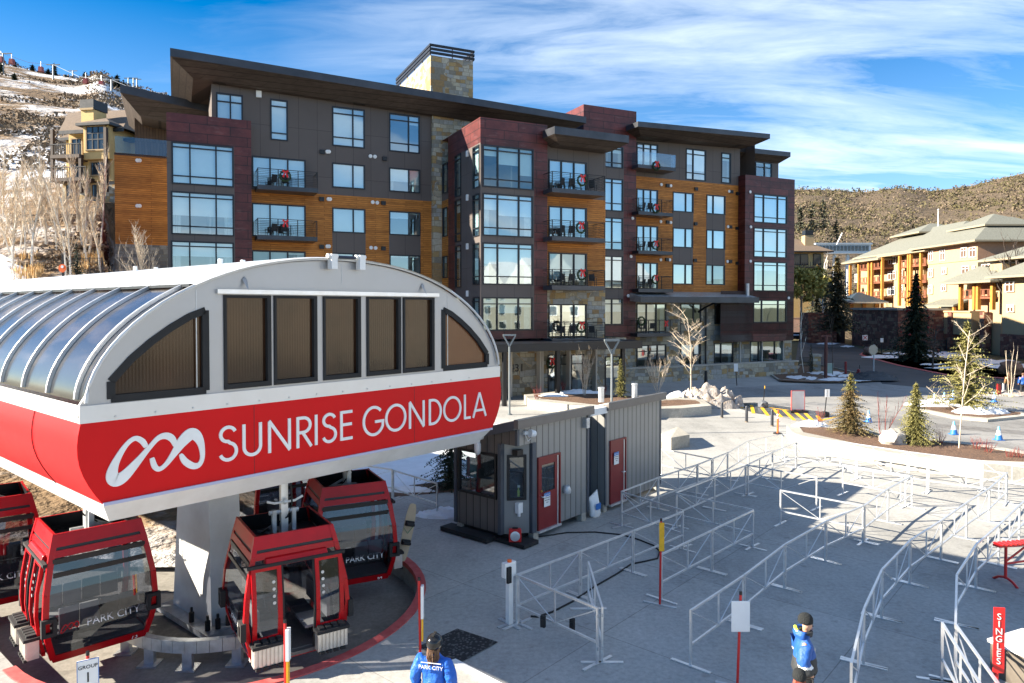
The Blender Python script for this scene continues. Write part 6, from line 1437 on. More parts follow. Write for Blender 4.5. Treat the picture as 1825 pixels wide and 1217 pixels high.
mound('snow_pile',1668,722,.15,2.2,.9,.4,M['snow'],'snow heap at the cones beside the road island','snow pile',11,.6); mound('snow_pile',1748,735,.15,1.8,.8,.45,M['snow'],'snow heap right under the golden spruce','snow pile',12,.7)
mound('snow_pile',1445,759,.62,1.0,.4,.3,M['snow'],'snow patch at the corner of the curved planter','snow pile',14,.6); mound('snow_pile',1815,704,0,3.2,.8,.4,M['dsnow'],'low dirty snow bank beside the two walkers','snow pile',15,.6)
mound('snow_pile',795,918,0,1.0,.5,.25,M['snow'],'snow remnant at the booth step','snow pile',16,.6); mound('snow_pile',727,875,0,1.1,.35,.2,M['snow'],'snow remnant below the rail panel behind the cabin','snow pile',17,.6)
mound('debris_pile',1556,676,.15,2.4,1.2,.8,M['asphaltd'],'dark gravel heap on the corner island by the sign pole','gravel pile',18,.5)
bl=MB().blob((0,0,0),.62,4,3,.35,(1,.7,.95)).build('boulder',mkmat('pale_rock',(.5,.46,.4),.85,var=.2,bump=.5,bscale=4),None,True); bl.location=G(1592,785,.75); tag(bl,'pale upright boulder in the mulch bed beside the yellow-green spruce','boulder')
for u,v,r,l,c in((1549,632,.95,'reddish boulder by the street under the traffic signs',(.2,.13,.1)),(1800,668,1.1,'big rust-brown boulder behind the two walkers',(.25,.12,.07)),(938,697,.6,'dark red boulder against the stone entrance wall',(.14,.08,.07))):
    o=MB().blob((0,0,0),r,int(u),3,.35,(1,.8,.8)).build('boulder',mkmat('rock_'+str(int(u)),c,.9,var=.3,bump=.5,bscale=4),None,True); o.location=G(u,v,0)+Vector((0,0,r*.5)); tag(o,l,'boulder')
q=thing('seat_wall',(0,0,0),0,'short wedge-shaped concrete seat wall on the sunlit plaza','bench'); a,b,c=G(1196,802.5),G(1229,796.5),G(1177,786); q.location=a
d1=b-a; d2=c-a; MB().hexa([(0,0,0),d1,d1+d2,d2],[Vector((0,0,.62))+d2*.0,d1+Vector((0,0,.62)),d1+d2+Vector((0,0,.62)),d2+Vector((0,0,.4))]).build('block',M['wallconc'],q,bevel=.015)
# bollards, cones, delineator
for i,(u,v) in enumerate(((1286.6,744.7),(1330.5,752.3),(1376,759.5))):
    t=thing('bollard',G(u,v),0,['dark bollard nearest the dirty snow pile','middle dark bollard by the yellow hatching','dark bollard beside the orange delineator'][i],'bollard','dark steel bollards'); MB().lathe([(.085,0),(.085,.93),(.07,.97),(.02,.985)],14).build('post',M['fascia'],t,True); MB().lathe([(.1,0),(.095,.06)],14).build('collar',M['rustc'] if 'rustc' in M else M['bark'],t)
t=thing('delineator',G(1386,773),0,'orange tube delineator with white bands at the planter end','traffic post'); MB().lathe([(.05,.04),(.05,1.2),(.065,1.23),(.05,1.3)],12).build('tube',M['orange'],t,True); MB().lathe([(.053,.85),(.053,.95)],12).build('band',M['white'],t); MB().lathe([(.053,1.02),(.053,1.1)],12).build('band',M['white'],t); MB().lathe([(.25,0),(.25,.05)],8).build('base',M['blackm'],t)
cn=[(1548,752,'blue and white traffic cone left of the thin red sapling','beside the browned spruce'),(1700,774,'',"in front of the sapling trunk"),(1780,784,'','nearest the curved planter on the road'),(1665.5,718.5,'','at the snow heap, first of the cone line'),(1683,716,'','second of the cone line by the snow heap'),(1699,712,'','hidden partly by the golden spruce'),(1772,716,'','alone on the sunlit road near the walkers')]
for u,v,_,l in cn:
    t=thing('traffic_cone',G(u,v,.01),0,'blue and white traffic cone '+l,'traffic cone','blue and white cones'); MB().lathe([(.19,.03),(.135,.27)],14).build('cone',M['bluep'],t,True); MB().lathe([(.135,.27),(.085,.5)],14).build('band',M['white'],t,True); MB().lathe([(.085,.5),(.04,.72)],14).build('tip',mkmat('cone_light',(.15,.42,.65),.5,var=0) if 'cone_light' not in bpy.data.materials else bpy.data.materials['cone_light'],t,True); MB().box(-.2,.2,-.2,.2,0,.03).build('base',M['bluep'],t)
# plaza signs
t=thing('frame_sign',G(1422,735),R(4),'blank white framed sign board on a black rubber base','sign'); MB().box(-.42,.42,-.03,.03,.2,1.42).build('board',M['white'],t); f=MB()
for a,b,c,d in((-.46,-.42,.15,1.45),(.42,.46,.15,1.45),(-.42,.42,1.42,1.45),(-.42,.42,.15,.2)): f.box(a,b,-.04,.04,c,d)
f.build('frame',M['curbred'],t); MB().box(-.6,.6,-.25,.25,0,.12).box(-.3,-.2,-.1,.1,.12,.2).box(.2,.3,-.1,.1,.12,.2).build('base',M['blackm'],t)
t=thing('sign_post',G(1469.5,742.5),0,'dark leaning post with two white sign boards on a sandbag','sign'); MB().tube((0,0,.1),(.16,0,1.75),.03).build('pole',M['black'],t); MB().box(.0,.13,-.06,-.04,1.25,1.75).build('sign_panel',M['white'],t); MB().box(.16,.29,-.06,-.04,1.25,1.75).build('sign_panel',M['white'],t); MB().blob((0,0,.15),.3,3,2,.3,(1.1,.8,.7)).build('sandbag',M['blackm'],t)
t=thing('sign_post',G(1360,726),0,'black pole with yellow tip held by grey sandbags','post'); MB().tube((0,0,.1),(.1,0,1.35),.03).build('pole',M['black'],t); MB().tube((.1,0,1.3),(.115,0,1.5),.033).build('pole_tip',M['yellow'],t); MB().blob((0,0,.2),.36,5,2,.35,(1,.8,.8)).build('sandbag',mkmat('sandbag',(.12,.13,.15),.8,var=.3),t)
t=thing('sign_post',G(1313.3,687),0,'small white parking sign on a dark post by the terrace wall','sign'); MB().tube((0,0,0),(-.12,0,1.5),.04).build('pole',M['black'],t); MB().box(-.29,.06,-.07,-.05,1.25,1.95).build('sign_panel',M['white'],t)
t=thing('bollard',G(1258,693),0,'black tapered post on a flat base plate by the terrace wall','post'); MB().lathe([(.17,.03),(.12,1.5),(.1,1.55)],10).build('post',M['black'],t); MB().lathe([(.55,0),(.5,.05)],12).build('base',M['black'],t)
# street furniture across the road
t=thing('traffic_sign',G(1557,663,.1),0,'back of an octagonal stop sign on a steel pole','sign'); MB().tube((0,0,0),(0,0,2.9),.06).build('pole',M['galv'],t); MB().prism([(.5*math.cos(PI/8+PI/4*k)-.1,-.08,2.35+.55*math.sin(PI/8+PI/4*k)) for k in range(8)],(0,.03,0)).build('sign_panel',mkmat('sign_back',(.45,.4,.32),.5,.3,var=.05),t)
for u,v,l in((1541,626,'white no-turn sign on a pole against the red stone wall'),(1571,631,'small white sign on a pole by the red stone wall')):
    t=thing('traffic_sign',G(u,v+1),0,l,'sign'); h=2.6 if u<1550 else 2.4; MB().tube((0,0,0),(0,0,h),.05).build('pole',M['black'],t); MB().box(-.4,.4,-.08,-.05,h-.8,h).build('sign_panel',M['white'],t) if u<1550 else MB().box(-.22,.22,-.08,-.05,h-.6,h).build('sign_panel',M['white'],t)
    if u<1550: MB().beam((-.3,-.1,h-.7),(.3,-.1,h-.1),.1,.02,(0,1,0)).beam((-.3,-.1,h-.1),(.3,-.1,h-.7),.1,.02,(0,1,0)).build('sign_symbol',M['postred'],t)
t=thing('fire_hydrant',G(1530,672,.15),0,'red fire hydrant on the snowy corner island','hydrant'); MB().lathe([(.2,0),(.2,.05),(.13,.07),(.13,.6),(.17,.62),(.15,.72),(.05,.8)],12).build('body',M['dred'],t,True); MB().tube((-.24,0,.45),(.24,0,.45),.07).build('outlet',M['dred'],t); MB().tube((.1,0,.8),(.1,0,1.15),.03).build('marker',M['black'],t)
t=thing('bollard',G(1507,667,.15),0,'dark red pole bollard on the snowy corner island','bollard'); MB().lathe([(.12,0),(.12,1.25),(.1,1.3)],10).build('post',M['dred'],t); MB().lathe([(.16,0),(.16,.05)],10).build('collar',M['black'],t)
t=thing('bollard',G(1779.5,705),0,'dark red square bollard beside the two walkers','bollard'); MB().box(-.12,.12,-.12,.12,0,.95).build('post',M['dred'],t); MB().box(-.14,.14,-.14,.14,.95,1.0).build('cap',M['black'],t)
t=thing('marker_post',G(1788,704),0,'white marker post beside the dark red square bollard','post'); MB().box(-.06,.06,-.03,.03,0,.9).build('post',M['white'],t); MB().box(-.065,.065,-.035,.035,.9,.95).build('cap',M['galv'],t)
t=thing('utility_pole',G(1471.5,674,.15),0,'dark red-brown lamp pole on the snowy corner island','pole'); MB().lathe([(.16,0),(.15,4.0),(.1,4.05)],10).build('pole',mkmat('pole_brown',(.09,.025,.02),.6,var=.2),t); MB().box(-.5,.5,-.06,.06,3.95,4.1).build('crossarm',bpy.data.materials['pole_brown'],t)
t=thing('utility_box',G(1477,665,.15),0,'pale green utility cabinet on the corner island','utility box'); MB().box(-.35,.35,-.25,.25,0,.95).build('cabinet',mkmat('pale_green',(.28,.36,.3),.5,var=.08),t,bevel=.03); MB().box(-.37,.37,-.27,.27,.95,1.0).build('lid',bpy.data.materials['pale_green'],t)
t=thing('stone_pillar',G(1453,662,.15),0,'short stone gate pillar with pale cap on the corner island','pillar'); MB().box(-.4,.4,-.4,.4,0,1.6).build('shaft',M['stone'],t); MB().box(-.5,.5,-.5,.5,1.6,1.85).build('cap',M['wallconc'],t)
# parked truck peeking past the building
p=G(1419,607,.02); t=thing('parked_car',(p.x,p.y,0),R(60),'dark parked pickup with a snowy bed, partly hidden by the stone corner','car'); MB().box(-2.3,2.3,-.9,.9,.45,1.1).build('body',M['black'],t,bevel=.08); MB().box(-.6,1.1,-.8,.8,1.1,1.75).build('cabin',M['dkglass'],t,bevel=.1); MB().box(-2.2,-.7,-.8,.8,1.1,1.3).build('snow_load',M['snow'],t,bevel=.08)
for x in(-1.4,1.4):
    for y in(-.9,.9): q=MB().tube((x,y-.1,.36),(x,y+.1,.36),.36,n=14); q.build('wheel',M['blackm'],t)
MB().box(2.28,2.34,-.8,-.5,.75,.95).build('headlight',M['white'],t); MB().box(2.28,2.34,.5,.8,.75,.95).build('headlight',M['white'],t)
# rail fence on the terrace wall end (black pickets)
t=thing('picket_fence',G(1424,654,0.1),R(25),'black iron picket fence behind the stone pillar','fence'); m=MB()
for k in range(14): m.box(k*.18,k*.18+.03,0,.03,0,1.1)
m.box(0,2.4,0,.04,1.05,1.1); m.box(0,2.4,0,.04,.15,.2); m.build('rails',M['black'],t)
# ------------------------------------------------------------------ lodge, chalets, lift line
M['stucco']=mkmat('cream_stucco',(.39,.285,.16),.85,var=.06,vscale=.6); M['peach']=mkmat('peach_siding',(.45,.25,.155),.8,var=.08); M['tan']=mkmat('tan_stucco',(.42,.3,.16),.85,var=.08); M['timber']=mkmat('honey_timber',(.46,.2,.035),.6,var=.15,vscale=2)
M['gshing']=mkmat('green_shingles',(.12,.125,.1),.9,col2=(.2,.2,.17),vscale=6,bump=.4,bscale=10); M['bshing']=mkmat('brown_shingles',(.1,.07,.05),.9,col2=(.19,.14,.1),vscale=6,bump=.4,bscale=10); M['ytan']=mkmat('yellow_stucco',(.62,.44,.19),.85,var=.07); M['rwood']=mkmat('red_wood',(.2,.07,.035),.7,var=.15); M['brownwall']=mkmat('dark_brown_wall',(.055,.03,.022),.8,var=.25,vscale=.5); M['bmetal']=mkmat('blue_metal_roof',(.045,.07,.09),.4,.4,var=.1)
mm_,nt_,bb_=base('dark_window',.05,.7); bb_.inputs['Base Color'].default_value=(.03,.04,.05,1); M['dwin']=mm_
mm_,nt_,bb_=base('warm_window',.08,.6); bb_.inputs['Base Color'].default_value=(.11,.06,.035,1); M['wwin']=mm_
def hip(m,x0,x1,y0,y1,z,h,o=1.0,ridge=None,th=.26):
    x0-=o;x1+=o;y0-=o;y1+=o; w=min(x1-x0,y1-y0)/2
    if (y1-y0)>=(x1-x0): r0,r1=((x0+x1)/2,y0+w,z+h),((x0+x1)/2,y1-w,z+h)
    else: r0,r1=(x0+w,(y0+y1)/2,z+h),(x1-w,(y0+y1)/2,z+h)
    b=[(x0,y0,z),(x1,y0,z),(x1,y1,z),(x0,y1,z)]; lo=[(p[0],p[1],z-th) for p in b]
    m.mat(0)
    if (y1-y0)>=(x1-x0): m.add(b+[r0,r1],[(0,1,4),(1,2,5,4),(2,3,5),(3,0,4,5)])
    else: m.add(b+[r0,r1],[(0,1,5,4),(1,2,5),(2,3,4,5),(3,0,4)])
    m.mat(1); m.add(b+lo,[(0,4,5,1),(1,5,6,2),(2,6,7,3),(3,7,4,0),(4,7,6,5)]); m.mat(0)
M['fasc2']=mkmat('cream_fascia',(.3,.25,.17),.7,var=.05)
LX=72.0
lod=thing('lodge',(LX,125,0),0,'cream and peach mountain lodge with green hipped roofs and honey timber balconies','lodge')
def LL(u,v,x=LX): r=ray(u,v); t=x/r.x; return r.y*t-125, H+r.z*t    # local y, z on the plane X=x
def bx(name,x0,x1,y0,y1,z0_,z1_,mat): return MB().box(x0,x1,y0,y1,z0_,z1_).build(name,mat,lod)
yA=LL(1743,440)[0]; yB=LL(1655,440)[0]; yC=LL(1515,440)[0]; zpod=LL(1690,556)[1]; zeA=LL(1743,432)[1]; zband=LL(1700,467)[1]
bx('wall',0,18,yA,yB,zpod,zband,M['stucco']); bx('wall',-.12,18.1,yA-.1,yB,zband,zeA+.3,M['peach'])
zeB=LL(1620,452)[1]
bx('wall',1.6,18,yB,yC,0,zeB+.3,M['stucco']); bx('wall',.9,2.2,yB+3,yB+9,zpod,zeB+.3,M['stucco'])
r=MB(); hip(r,0,18,yA,yB+2,zeA+.3,4.6,1.5); hip(r,1,17,yB-4,yC-4,zeB+.5,5.2,1.6); hip(r,.5,14,yB+1,yB+14,zeB+.2,3.2,1.5); hip(r,0,9,yC-13,yC,zeB-.3,2.6,1.5)
hip(r,4,11,yA+4,yA+12,zeA+3.2,2.2,1.0)
hip(r,6,15,yC-16,yC-8,zeB+4.6,2.1,1.2); r.build('roof',[M['gshing'],M['fasc2']],lod,fix=True)
bx('dormer_wall',4,11,yA+4,yA+12,zeA+.5,zeA+3.1,M['peach'])
def lwin(u0,v0,u1,v1,x=LX,mat='wwin',cols=2):
    y1,z1=LL(u0,v0,x); y0,_=LL(u1,v0,x); _,z0_=LL((u0+u1)/2,v1,x); xx=x-LX-.1; f=MB(); fw=.09
    for a,b,c,d in((y0,y1,z0_,z0_+fw),(y0,y1,z1-fw,z1),(y0,y0+fw,z0_+fw,z1-fw),(y1-fw,y1,z0_+fw,z1-fw)): f.box(xx-.05,xx+.12,a,b,c,d)
    for k in range(1,cols): yy=y0+(y1-y0)*k/cols; f.box(xx-.04,xx+.1,yy-.04,yy+.04,z0_+fw,z1-fw)
    zz=z1-(z1-z0_)*.3; f.box(xx-.035,xx+.1,y0+fw,y1-fw,zz-.04,zz+.04)
    o=f.build('window',M['white'],lod); MB().poly((xx+.03,y0,z0_),(xx+.03,y1,z0_),(xx+.03,y1,z1),(xx+.03,y0,z1)).build('pane',M[mat],o)
c4=lambda x,y:(1600+x/8.111,380+y/8.111)
for a in((455,545,515,690,2),(620,530,690,685,2),(920,500,1005,640,2),(1045,495,1140,635,2),(450,800,512,925,2),(648,785,710,880,2),(935,765,1040,890,2),(1090,760,1122,885,1),(1220,740,1370,875,3),(450,1040,508,1165,2),(640,1030,705,1125,2)):
    p=c4(a[0],a[1]); q=c4(a[2],a[3]); lwin(p[0],p[1],q[0],q[1],LX-.12,'wwin',a[4])
c3=lambda x,y:(1400+x/8.114,380+y/8.114)
for a in((1495,610,1600,735),(1490,840,1600,960),(1490,1065,1590,1180),(1165,670,1210,740),(1075,660,1110,760),(1650,830,1700,960),(1650,1040,1700,1150),(1020,670,1045,790),(1010,880,1045,1000)): p=c3(a[0],a[1]); q=c3(a[2],a[3]); lwin(p[0],p[1],q[0],q[1],LX+1.5,'wwin' if a[1]<900 else 'dwin',2 if a[2]-a[0]<90 else 3)
# timber posts and balconies of the far wing
def tpost(u,v0,v1,x=LX,w=.45,mat='timber'):
    y,z1=LL(u,v0,x); _,z0_=LL(u,v1,x); MB().box(x-LX-w/2,x-LX+w/2,y-w/2,y+w/2,max(0,z0_),z1).build('timber_post',M[mat],lod)
for u,v0 in((1531,466),(1549,462),(1555,461),(1573,456),(1515.5,472)): tpost(u,v0,552,LX-.6)
for u,v0 in((1604,455),(1620,452),(1624,451),(1642,449)): tpost(u,v0,545,LX-.4)
def lbal(u0,u1,v,x,n=1):
    y1,z=LL(u0,v,x); y0,_=LL(u1,v,x); sl=MB().box(x-LX,x-LX+2.0,y0,y1,z-.25,z).build('balcony',M['rwood'],lod); q=MB(); k=max(3,int((y1-y0)/.7))
    for i in range(k+1): yy=y0+(y1-y0-.1)*i/k; q.box(x-LX,x-LX+.08,yy,yy+.1,z,z+1.05)
    q.box(x-LX-.02,x-LX+.1,y0,y1,z+1.05,z+1.15); q.box(x-LX-.01,x-LX+.06,y0,y1,z+.1,z+.2)
    for i in range(k):
        if i%2==0: q.box(x-LX+.02,x-LX+.05,y0+(y1-y0)*(i+.25)/k,y0+(y1-y0)*(i+.75)/k,z+.25,z+1.0)
    q.build('railing',M['rwood'],sl)
for v in(481,505,530): lbal(1531,1573,v,LX-.5)
for v in(476,504,529): lbal(1600,1650,v,LX-.3)
rec=MB()
for (ua,ub) in((1603,1618),(1625,1641)):
    for va,vb in((452,463),(482,495)): y1,z1=LL(ua,va,LX+1.5); y0,z0_=LL(ub,vb,LX+1.5); rec.box(1.4,1.55,y0,y1,z0_,z1)
build_split(rec,'balcony_door',M['wwin'],lod,fix=True)
# podium, garage
y0_=LL(1766,600)[0]; yP=LL(1600,600,LX-3)[0]
bx('podium_wall',-3,0,y0_,yP,zpod-3.4,zpod,M['tan']); bx('parapet_cap',-3.2,.2,y0_,yP,zpod,zpod+.25,M['stucco']); bx('garage_back',1,1.2,y0_,yP,0,zpod-3.4,M['brownwall'])
for u in(1695,1753): 
    y,_=LL(u,600,LX-3); bx('stone_column',-3.3,-2.2,y-.5,y+.5,0,zpod+.1,M['redstone'])
yq,_=LL(1664,600,LX-3); y3,_=LL(1692,600,LX-3); bx('garage_door',-2.6,-2.5,y3,yq,0,zpod-4.2,M['bmetal']); bx('garage_lintel',-3.05,-2.4,y3,yq,zpod-4.2,zpod-3.4,M['rwood'])
# nearer wing at the photo edge: porch, tower
XW=70.0
def LB(u,v,x): y,z=LL(u,v,x); return y,z
yT0=LL(1786,500,XW)[0]; yT1=LL(1764,500,XW)[0]; bx('tower_wall',-2,8,yT0,yT1,0,LL(1775,470,XW)[1],M['stucco'])
bx('wall',1,16,yT0-22,yT0,0,LL(1790,466)[1],M['stucco']); bx('wall',-4,2,yT0-24,yT0-3,3.2,LL(1800,492,LX-4)[1],M['stucco']); bx('stone_base',-4.15,2,yT0-24,yT0-2.9,0,3.2,M['redstone'])
r=MB(); hip(r,-1,16,yT0-22,yT1+1,LL(1775,464)[1],4.2,1.5); hip(r,-4.5,2,yT0-24,yT0-3,LL(1800,492,LX-4)[1],2.6,1.2); 
yR0=LL(1775,505,LX-3)[0]; yR1=LL(1697,503,LX-3)[0]; zR=LL(1735,502,LX-3)[1]; hip(r,-3.5,2,yR0,yR1,zR,2.4,1.0); r.build('roof',[M['gshing'],M['fasc2']],lod)
for u in(1713,1738,1744,1770): tpost(u,505,552,LX-3.2,.5)
lbal(1715,1766,530,LX-3.1)
bx('porch_wall',-1,-.8,yR0+.5,yR1-1,zpod,zR,M['peach'])
for u0,v0,u1,v1 in((1793,502,1808,520),(1796,543,1808,556)): lwin(u0,v0,u1,v1,LX-4.1,'wwin',2)
y,z=LL(1676,540,LX-2); MB().hexa([(-3,y-5,z-.6),(0,y-5,z+.4),(0,y+3,z+.4),(-3,y+3,z-.6)],[(-3,y-5,z-.3),(0,y-5,z+.7),(0,y+3,z+.7),(-3,y+3,z-.3)]).build('porch_roof',M['gshing'],lod); bx('porch_post',-2.8,-2.4,y-4.8,y-4.4,zpod,z-.6,M['timber'])
for i,u in enumerate((1806,1815)): bx('parapet_cap',-4.3-.01*i,-3.9,LL(u,500,LX-4)[0]-3,LL(u,500,LX-4)[0],LL(u,490,LX-4)[1],LL(u,490,LX-4)[1]+.3,M['fasc2'])
fp=thing('flag_pole',(82,137,0),0,'thin white flag pole above the lodge roof','pole'); zt_f=H+(546-376)/F*137; MB().tube((0,0,20),(0,0,zt_f),.12,.06).build('pole',M['white'],fp); MB().lathe([(.05,0),(.2,.15),(.05,.35)],8,(0,0,zt_f)).build('finial',M['white'],fp)
# red stone garden wall with kiosk
a=G(1518,614); b=G(1600,624); c=G(1502,611)
sw=thing('red_stone_wall',(a.x,a.y,0),0,'tall reddish rubble stone retaining wall with a pale coping','wall'); ht=LL(1518,552,a.x)[1]; d=b-a; e_=Vector((16,9,0))
MB().hexa([(0,0,-.2),d,d+Vector((14,0,0)),e_],[(0,0,ht),d+Vector((0,0,ht)),d+Vector((14,0,ht)),e_+Vector((0,0,ht))]).build('wall',M['redstone'],sw); MB().hexa([(-.3,0,ht),d+Vector((-.3,-.2,ht)),d+Vector((14,0,ht)),e_+Vector((-.3,0.3,ht))],[(-.3,0,ht+.35),d+Vector((-.3,-.2,ht+.35)),d+Vector((14,0,ht+.35)),e_+Vector((-.3,.3,ht+.35))]).build('coping',M['wallconc'],sw)
MB().box(-5.5,0,6,10,-.2,ht-.6).build('wall',M['redstone'],sw)
kp=Pd(1530,551,138); ks=thing('garden_kiosk',(kp.x,138,kp.z-.3),0,'small square kiosk with a blue metal pyramid roof on the stone wall','kiosk'); r=MB(); hip(r,-3.2,3.2,-3,3,1.7,1.9,.7,th=.25); r.build('roof',[M['bmetal'],M['wallconc']],ks); MB().box(-2.2,2.2,-2,2,0,1.5).build('wall',M['ytan'],ks)
for x in(-2.4,0,2.4): MB().box(x-.35,x+.35,-2.3,-1.95,0,1.5).build('timber_post',M['timber'],ks)
bw_=thing('brown_garden_wall',(G(1415,603).x,G(1415,603).y,0),0,'low dark brown garden wall at the street end','wall'); p0=G(1410,603)-G(1415,603); p1=G(1506,612)-G(1415,603); hh_=4.4
MB().hexa([p0,p1,p1+Vector((0,.6,0)),p0+Vector((0,.6,0))],[p0+Vector((0,0,hh_)),p1+Vector((0,0,hh_)),p1+Vector((0,.6,hh_)),p0+Vector((0,.6,hh_))]).build('wall',M['brownwall'],bw_); MB().beam(p0+Vector((0,.3,hh_+.1)),p1+Vector((0,.3,hh_+.1)),.8,.2).build('coping',M['brownwall'],bw_)
# distant chalet right of the dark building and sky bridge
p=Pd(1440,560,160); ch=thing('distant_chalet',(p.x,160,0),0,'distant tan chalet with a brown roof and pale chimney behind the spruces','chalet')
def Q(u,v,Y=160): q=Pd(u,v,Y); return q.x-p.x,q.z
x0,z1=Q(1405,448); x1,_=Q(1468,448); _,zb_2=Q(1440,476); MB().box(x0,x1,0,12,0,z1).build('wall',M['ytan'],ch); r=MB(); hip(r,x0-6,x1,0,14,z1,4.6,1.6); r.build('roof',[M['bshing'],M['black']],ch)
cx,zc1=Q(1446,418); MB().box(cx-1,cx+1,1,3,z1,zc1).build('chimney',M['stucco'],ch); MB().box(cx-1.1,cx+1.1,.9,3.1,zc1,zc1+.1).box(cx-.9,cx+.9,1.1,2.9,zc1+.1,zc1+1.1).build('chimney_cap',M['black'],ch)
MB().box(x0,x1+2,-2.5,0,zb_2-.4,zb_2).build('balcony',M['black'],ch); q=MB()
for k in range(22): q.box(x0+k*.5,x0+k*.5+.08,-2.4,-2.3,zb_2,zb_2+1.1)
q.build('railing',M['black'],ch)
for u in(1419,1433,1456): xx,zz=Q(u,452); f=MB().box(xx-.9,xx+.9,-.12,0,zz-2.6,zz).build('window',M['black'],ch); MB().box(xx-.75,xx+.75,-.16,-.12,zz-2.4,zz-.2).build('pane',M['dwin'],f)
br=thing('sky_bridge',(Pd(1505,450,190).x,190,0),0,'white covered skybridge with a row of windows near the lodge','bridge'); xa=Pd(1455,448,190).x-br.location.x; xb=Pd(1552,448,190).x-br.location.x; za=Pd(1500,436,190).z; zb3=Pd(1500,451,190).z
MB().box(xa,xb,0,4,zb3-.1,za).build('deck',M['white'],br); MB().box(xa-.3,xb+.3,-.3,4.3,za,za+.5).build('roof',M['galv'],br)
for k in range(14): xx=xa+1.0+(xb-xa-2)*k/13; f=MB().box(xx-.42,xx+.42,-.1,0,zb3+.6,za-.25).build('window',M['galv'],br); MB().box(xx-.36,xx+.36,-.13,-.1,zb3+.66,za-.3).build('pane',M['dwin'],f)
for k in range(4): xx=xa+2+(xb-xa-4)*k/3; MB().box(xx-.3,xx+.3,1,2,0,zb3).build('pier',M['white'],br)
ms=MB(); pa=Pd(1491,436,185); pb=Pd(1501,415,185); ms.tube(pa,pb,.15); tag(ms.build('leaning_mast',M['white']),'thin pale leaning mast above the skybridge','mast')
# chalet on the snowy slope
YC=72.0; p=Pd(130,350,YC); cl=thing('hillside_chalet',(p.x,YC,0),R(-10),'yellow stucco chalet with brown shingle roof and balconies on the slope','chalet')
def CQ(u,v,Y=YC): q=Pd(u,v,Y); return q.x-p.x,q.z
def cbox(name,u0,v0,u1,v1,y0,y1,mat,parent=cl): x0,z1=CQ(u0,v0); x1,z0_=CQ(u1,v1); return MB().box(x0,x1,y0,y1,z0_,z1).build(name,mat,parent)
cbox('wall',96,230,151,318,1.6,9,M['ytan']); cbox('wall',151,221,203,285,0,9,M['ytan']); cbox('wall',76,238,97,330,2.5,9,M['ytan']); cbox('wall',151,285,203,322,.6,9,M['ytan']); cbox('wall',203,240,310,345,3,10,M['ytan'])
cbox('stone_base',96,318,203,375,.8,9,M['stone'])
r=MB(); x0,z1=CQ(92,229); x1,_=CQ(152,229); _,zr_=CQ(130,197,YC+6); xe=CQ(222,229)[0]; r.mat(0)
xr0=CQ(94,200,YC+6)[0]; xr1=CQ(222,203,YC+6)[0]
r.add([(x0,.6,z1),(xe,.6,z1),(xr1,6,zr_),(xr0,6,zr_),(x0,12,z1),(xe,12,z1)],[(0,1,2,3),(3,2,5,4),(0,3,4),(1,5,2)]); r.mat(1); r.box(x0,xe,.55,.7,z1-.35,z1); r.mat(0)
hip(r,*[CQ(148,216)[0],CQ(205,216)[0]],-.2,6,CQ(170,222)[1],.9,.3); hip(r,CQ(203,240)[0],CQ(300,240)[0],2.6,10,CQ(240,241)[1],1.2,.6); hip(r,CQ(76,238)[0],CQ(97,238)[0],2.3,8,CQ(80,235)[1],.8,.4); r.build('roof',[M['bshing'],M['black']],cl)
cbox('chimney',128,190,154,228,1.2,3,M['ytan']); cbox('chimney_cap',127,172,155,189,1.1,3.1,M['black']); cbox('chimney_band',127,187.5,155,191,1.05,1.2,M['stucco'])
def cwin(u0,v0,u1,v1,y,cols=3,rows=2,frame='stucco'):
    x0,z1=CQ(u0,v0); x1,z0_=CQ(u1,v1); f=MB()
    for a,b,c,d in((x0-.15,x1+.15,z0_-.15,z0_),(x0-.15,x1+.15,z1,z1+.15),(x0-.15,x0,z0_,z1),(x1,x1+.15,z0_,z1)): f.box(a,b,y-.12,y,c,d)
    o=f.build('window',M[frame],cl); MB().poly((x0,y-.05,z0_),(x1,y-.05,z0_),(x1,y-.05,z1),(x0,y-.05,z1)).build('pane',M['dwin'],o); q=MB()
    for k in range(1,cols): xx=x0+(x1-x0)*k/cols; q.box(xx-.05,xx+.05,y-.1,y-.04,z0_,z1)
    for k in range(1,rows): zz=z1-(z1-z0_)*.28*k; q.box(x0,x1,y-.095,y-.045,zz-.05,zz+.05)
    q.build('mullion',M['black'],o)
cwin(159,228,193.5,268,0,3,3); cwin(104,241,124,270,1.6,2,2); cwin(104,285,124,313,1.6,2,2); cwin(159,289,193,311,.6,3,2); cwin(230,248,263,280,3,3,2); cwin(278,250,296,275,3,2,2); cwin(105,326,119,352,.8,2,1); cwin(158,328,168,350,.8,2,1)
for v0 in(277,318):
    x0,z=CQ(93,v0); x1,_=CQ(152 if v0<300 else 165,v0); sl=MB().box(x0,x1,-.6,1.6,z-.35,z).build('balcony',mkmat('dark_timber',(.05,.03,.022),.7,var=.2) if 'dark_timber' not in bpy.data.materials else bpy.data.materials['dark_timber'],cl); q=MB()
    for k in range(16): xx=x0+(x1-x0-.06)*k/15; q.box(xx,xx+.05,-.55,-.5,z,z+1.05)
    q.box(x0,x1,-.58,-.48,z+1.0,z+1.08); q.build('railing',M['black'],sl)
for u,v0,v1 in((95,232,318),(152,278,345),(202,232,345)): x,z1=CQ(u,v0); _,z0_=CQ(u,v1); MB().box(x-.15,x+.15,-.55,-.25,z0_,z1).build('timber_post',bpy.data.materials['dark_timber'],cl)
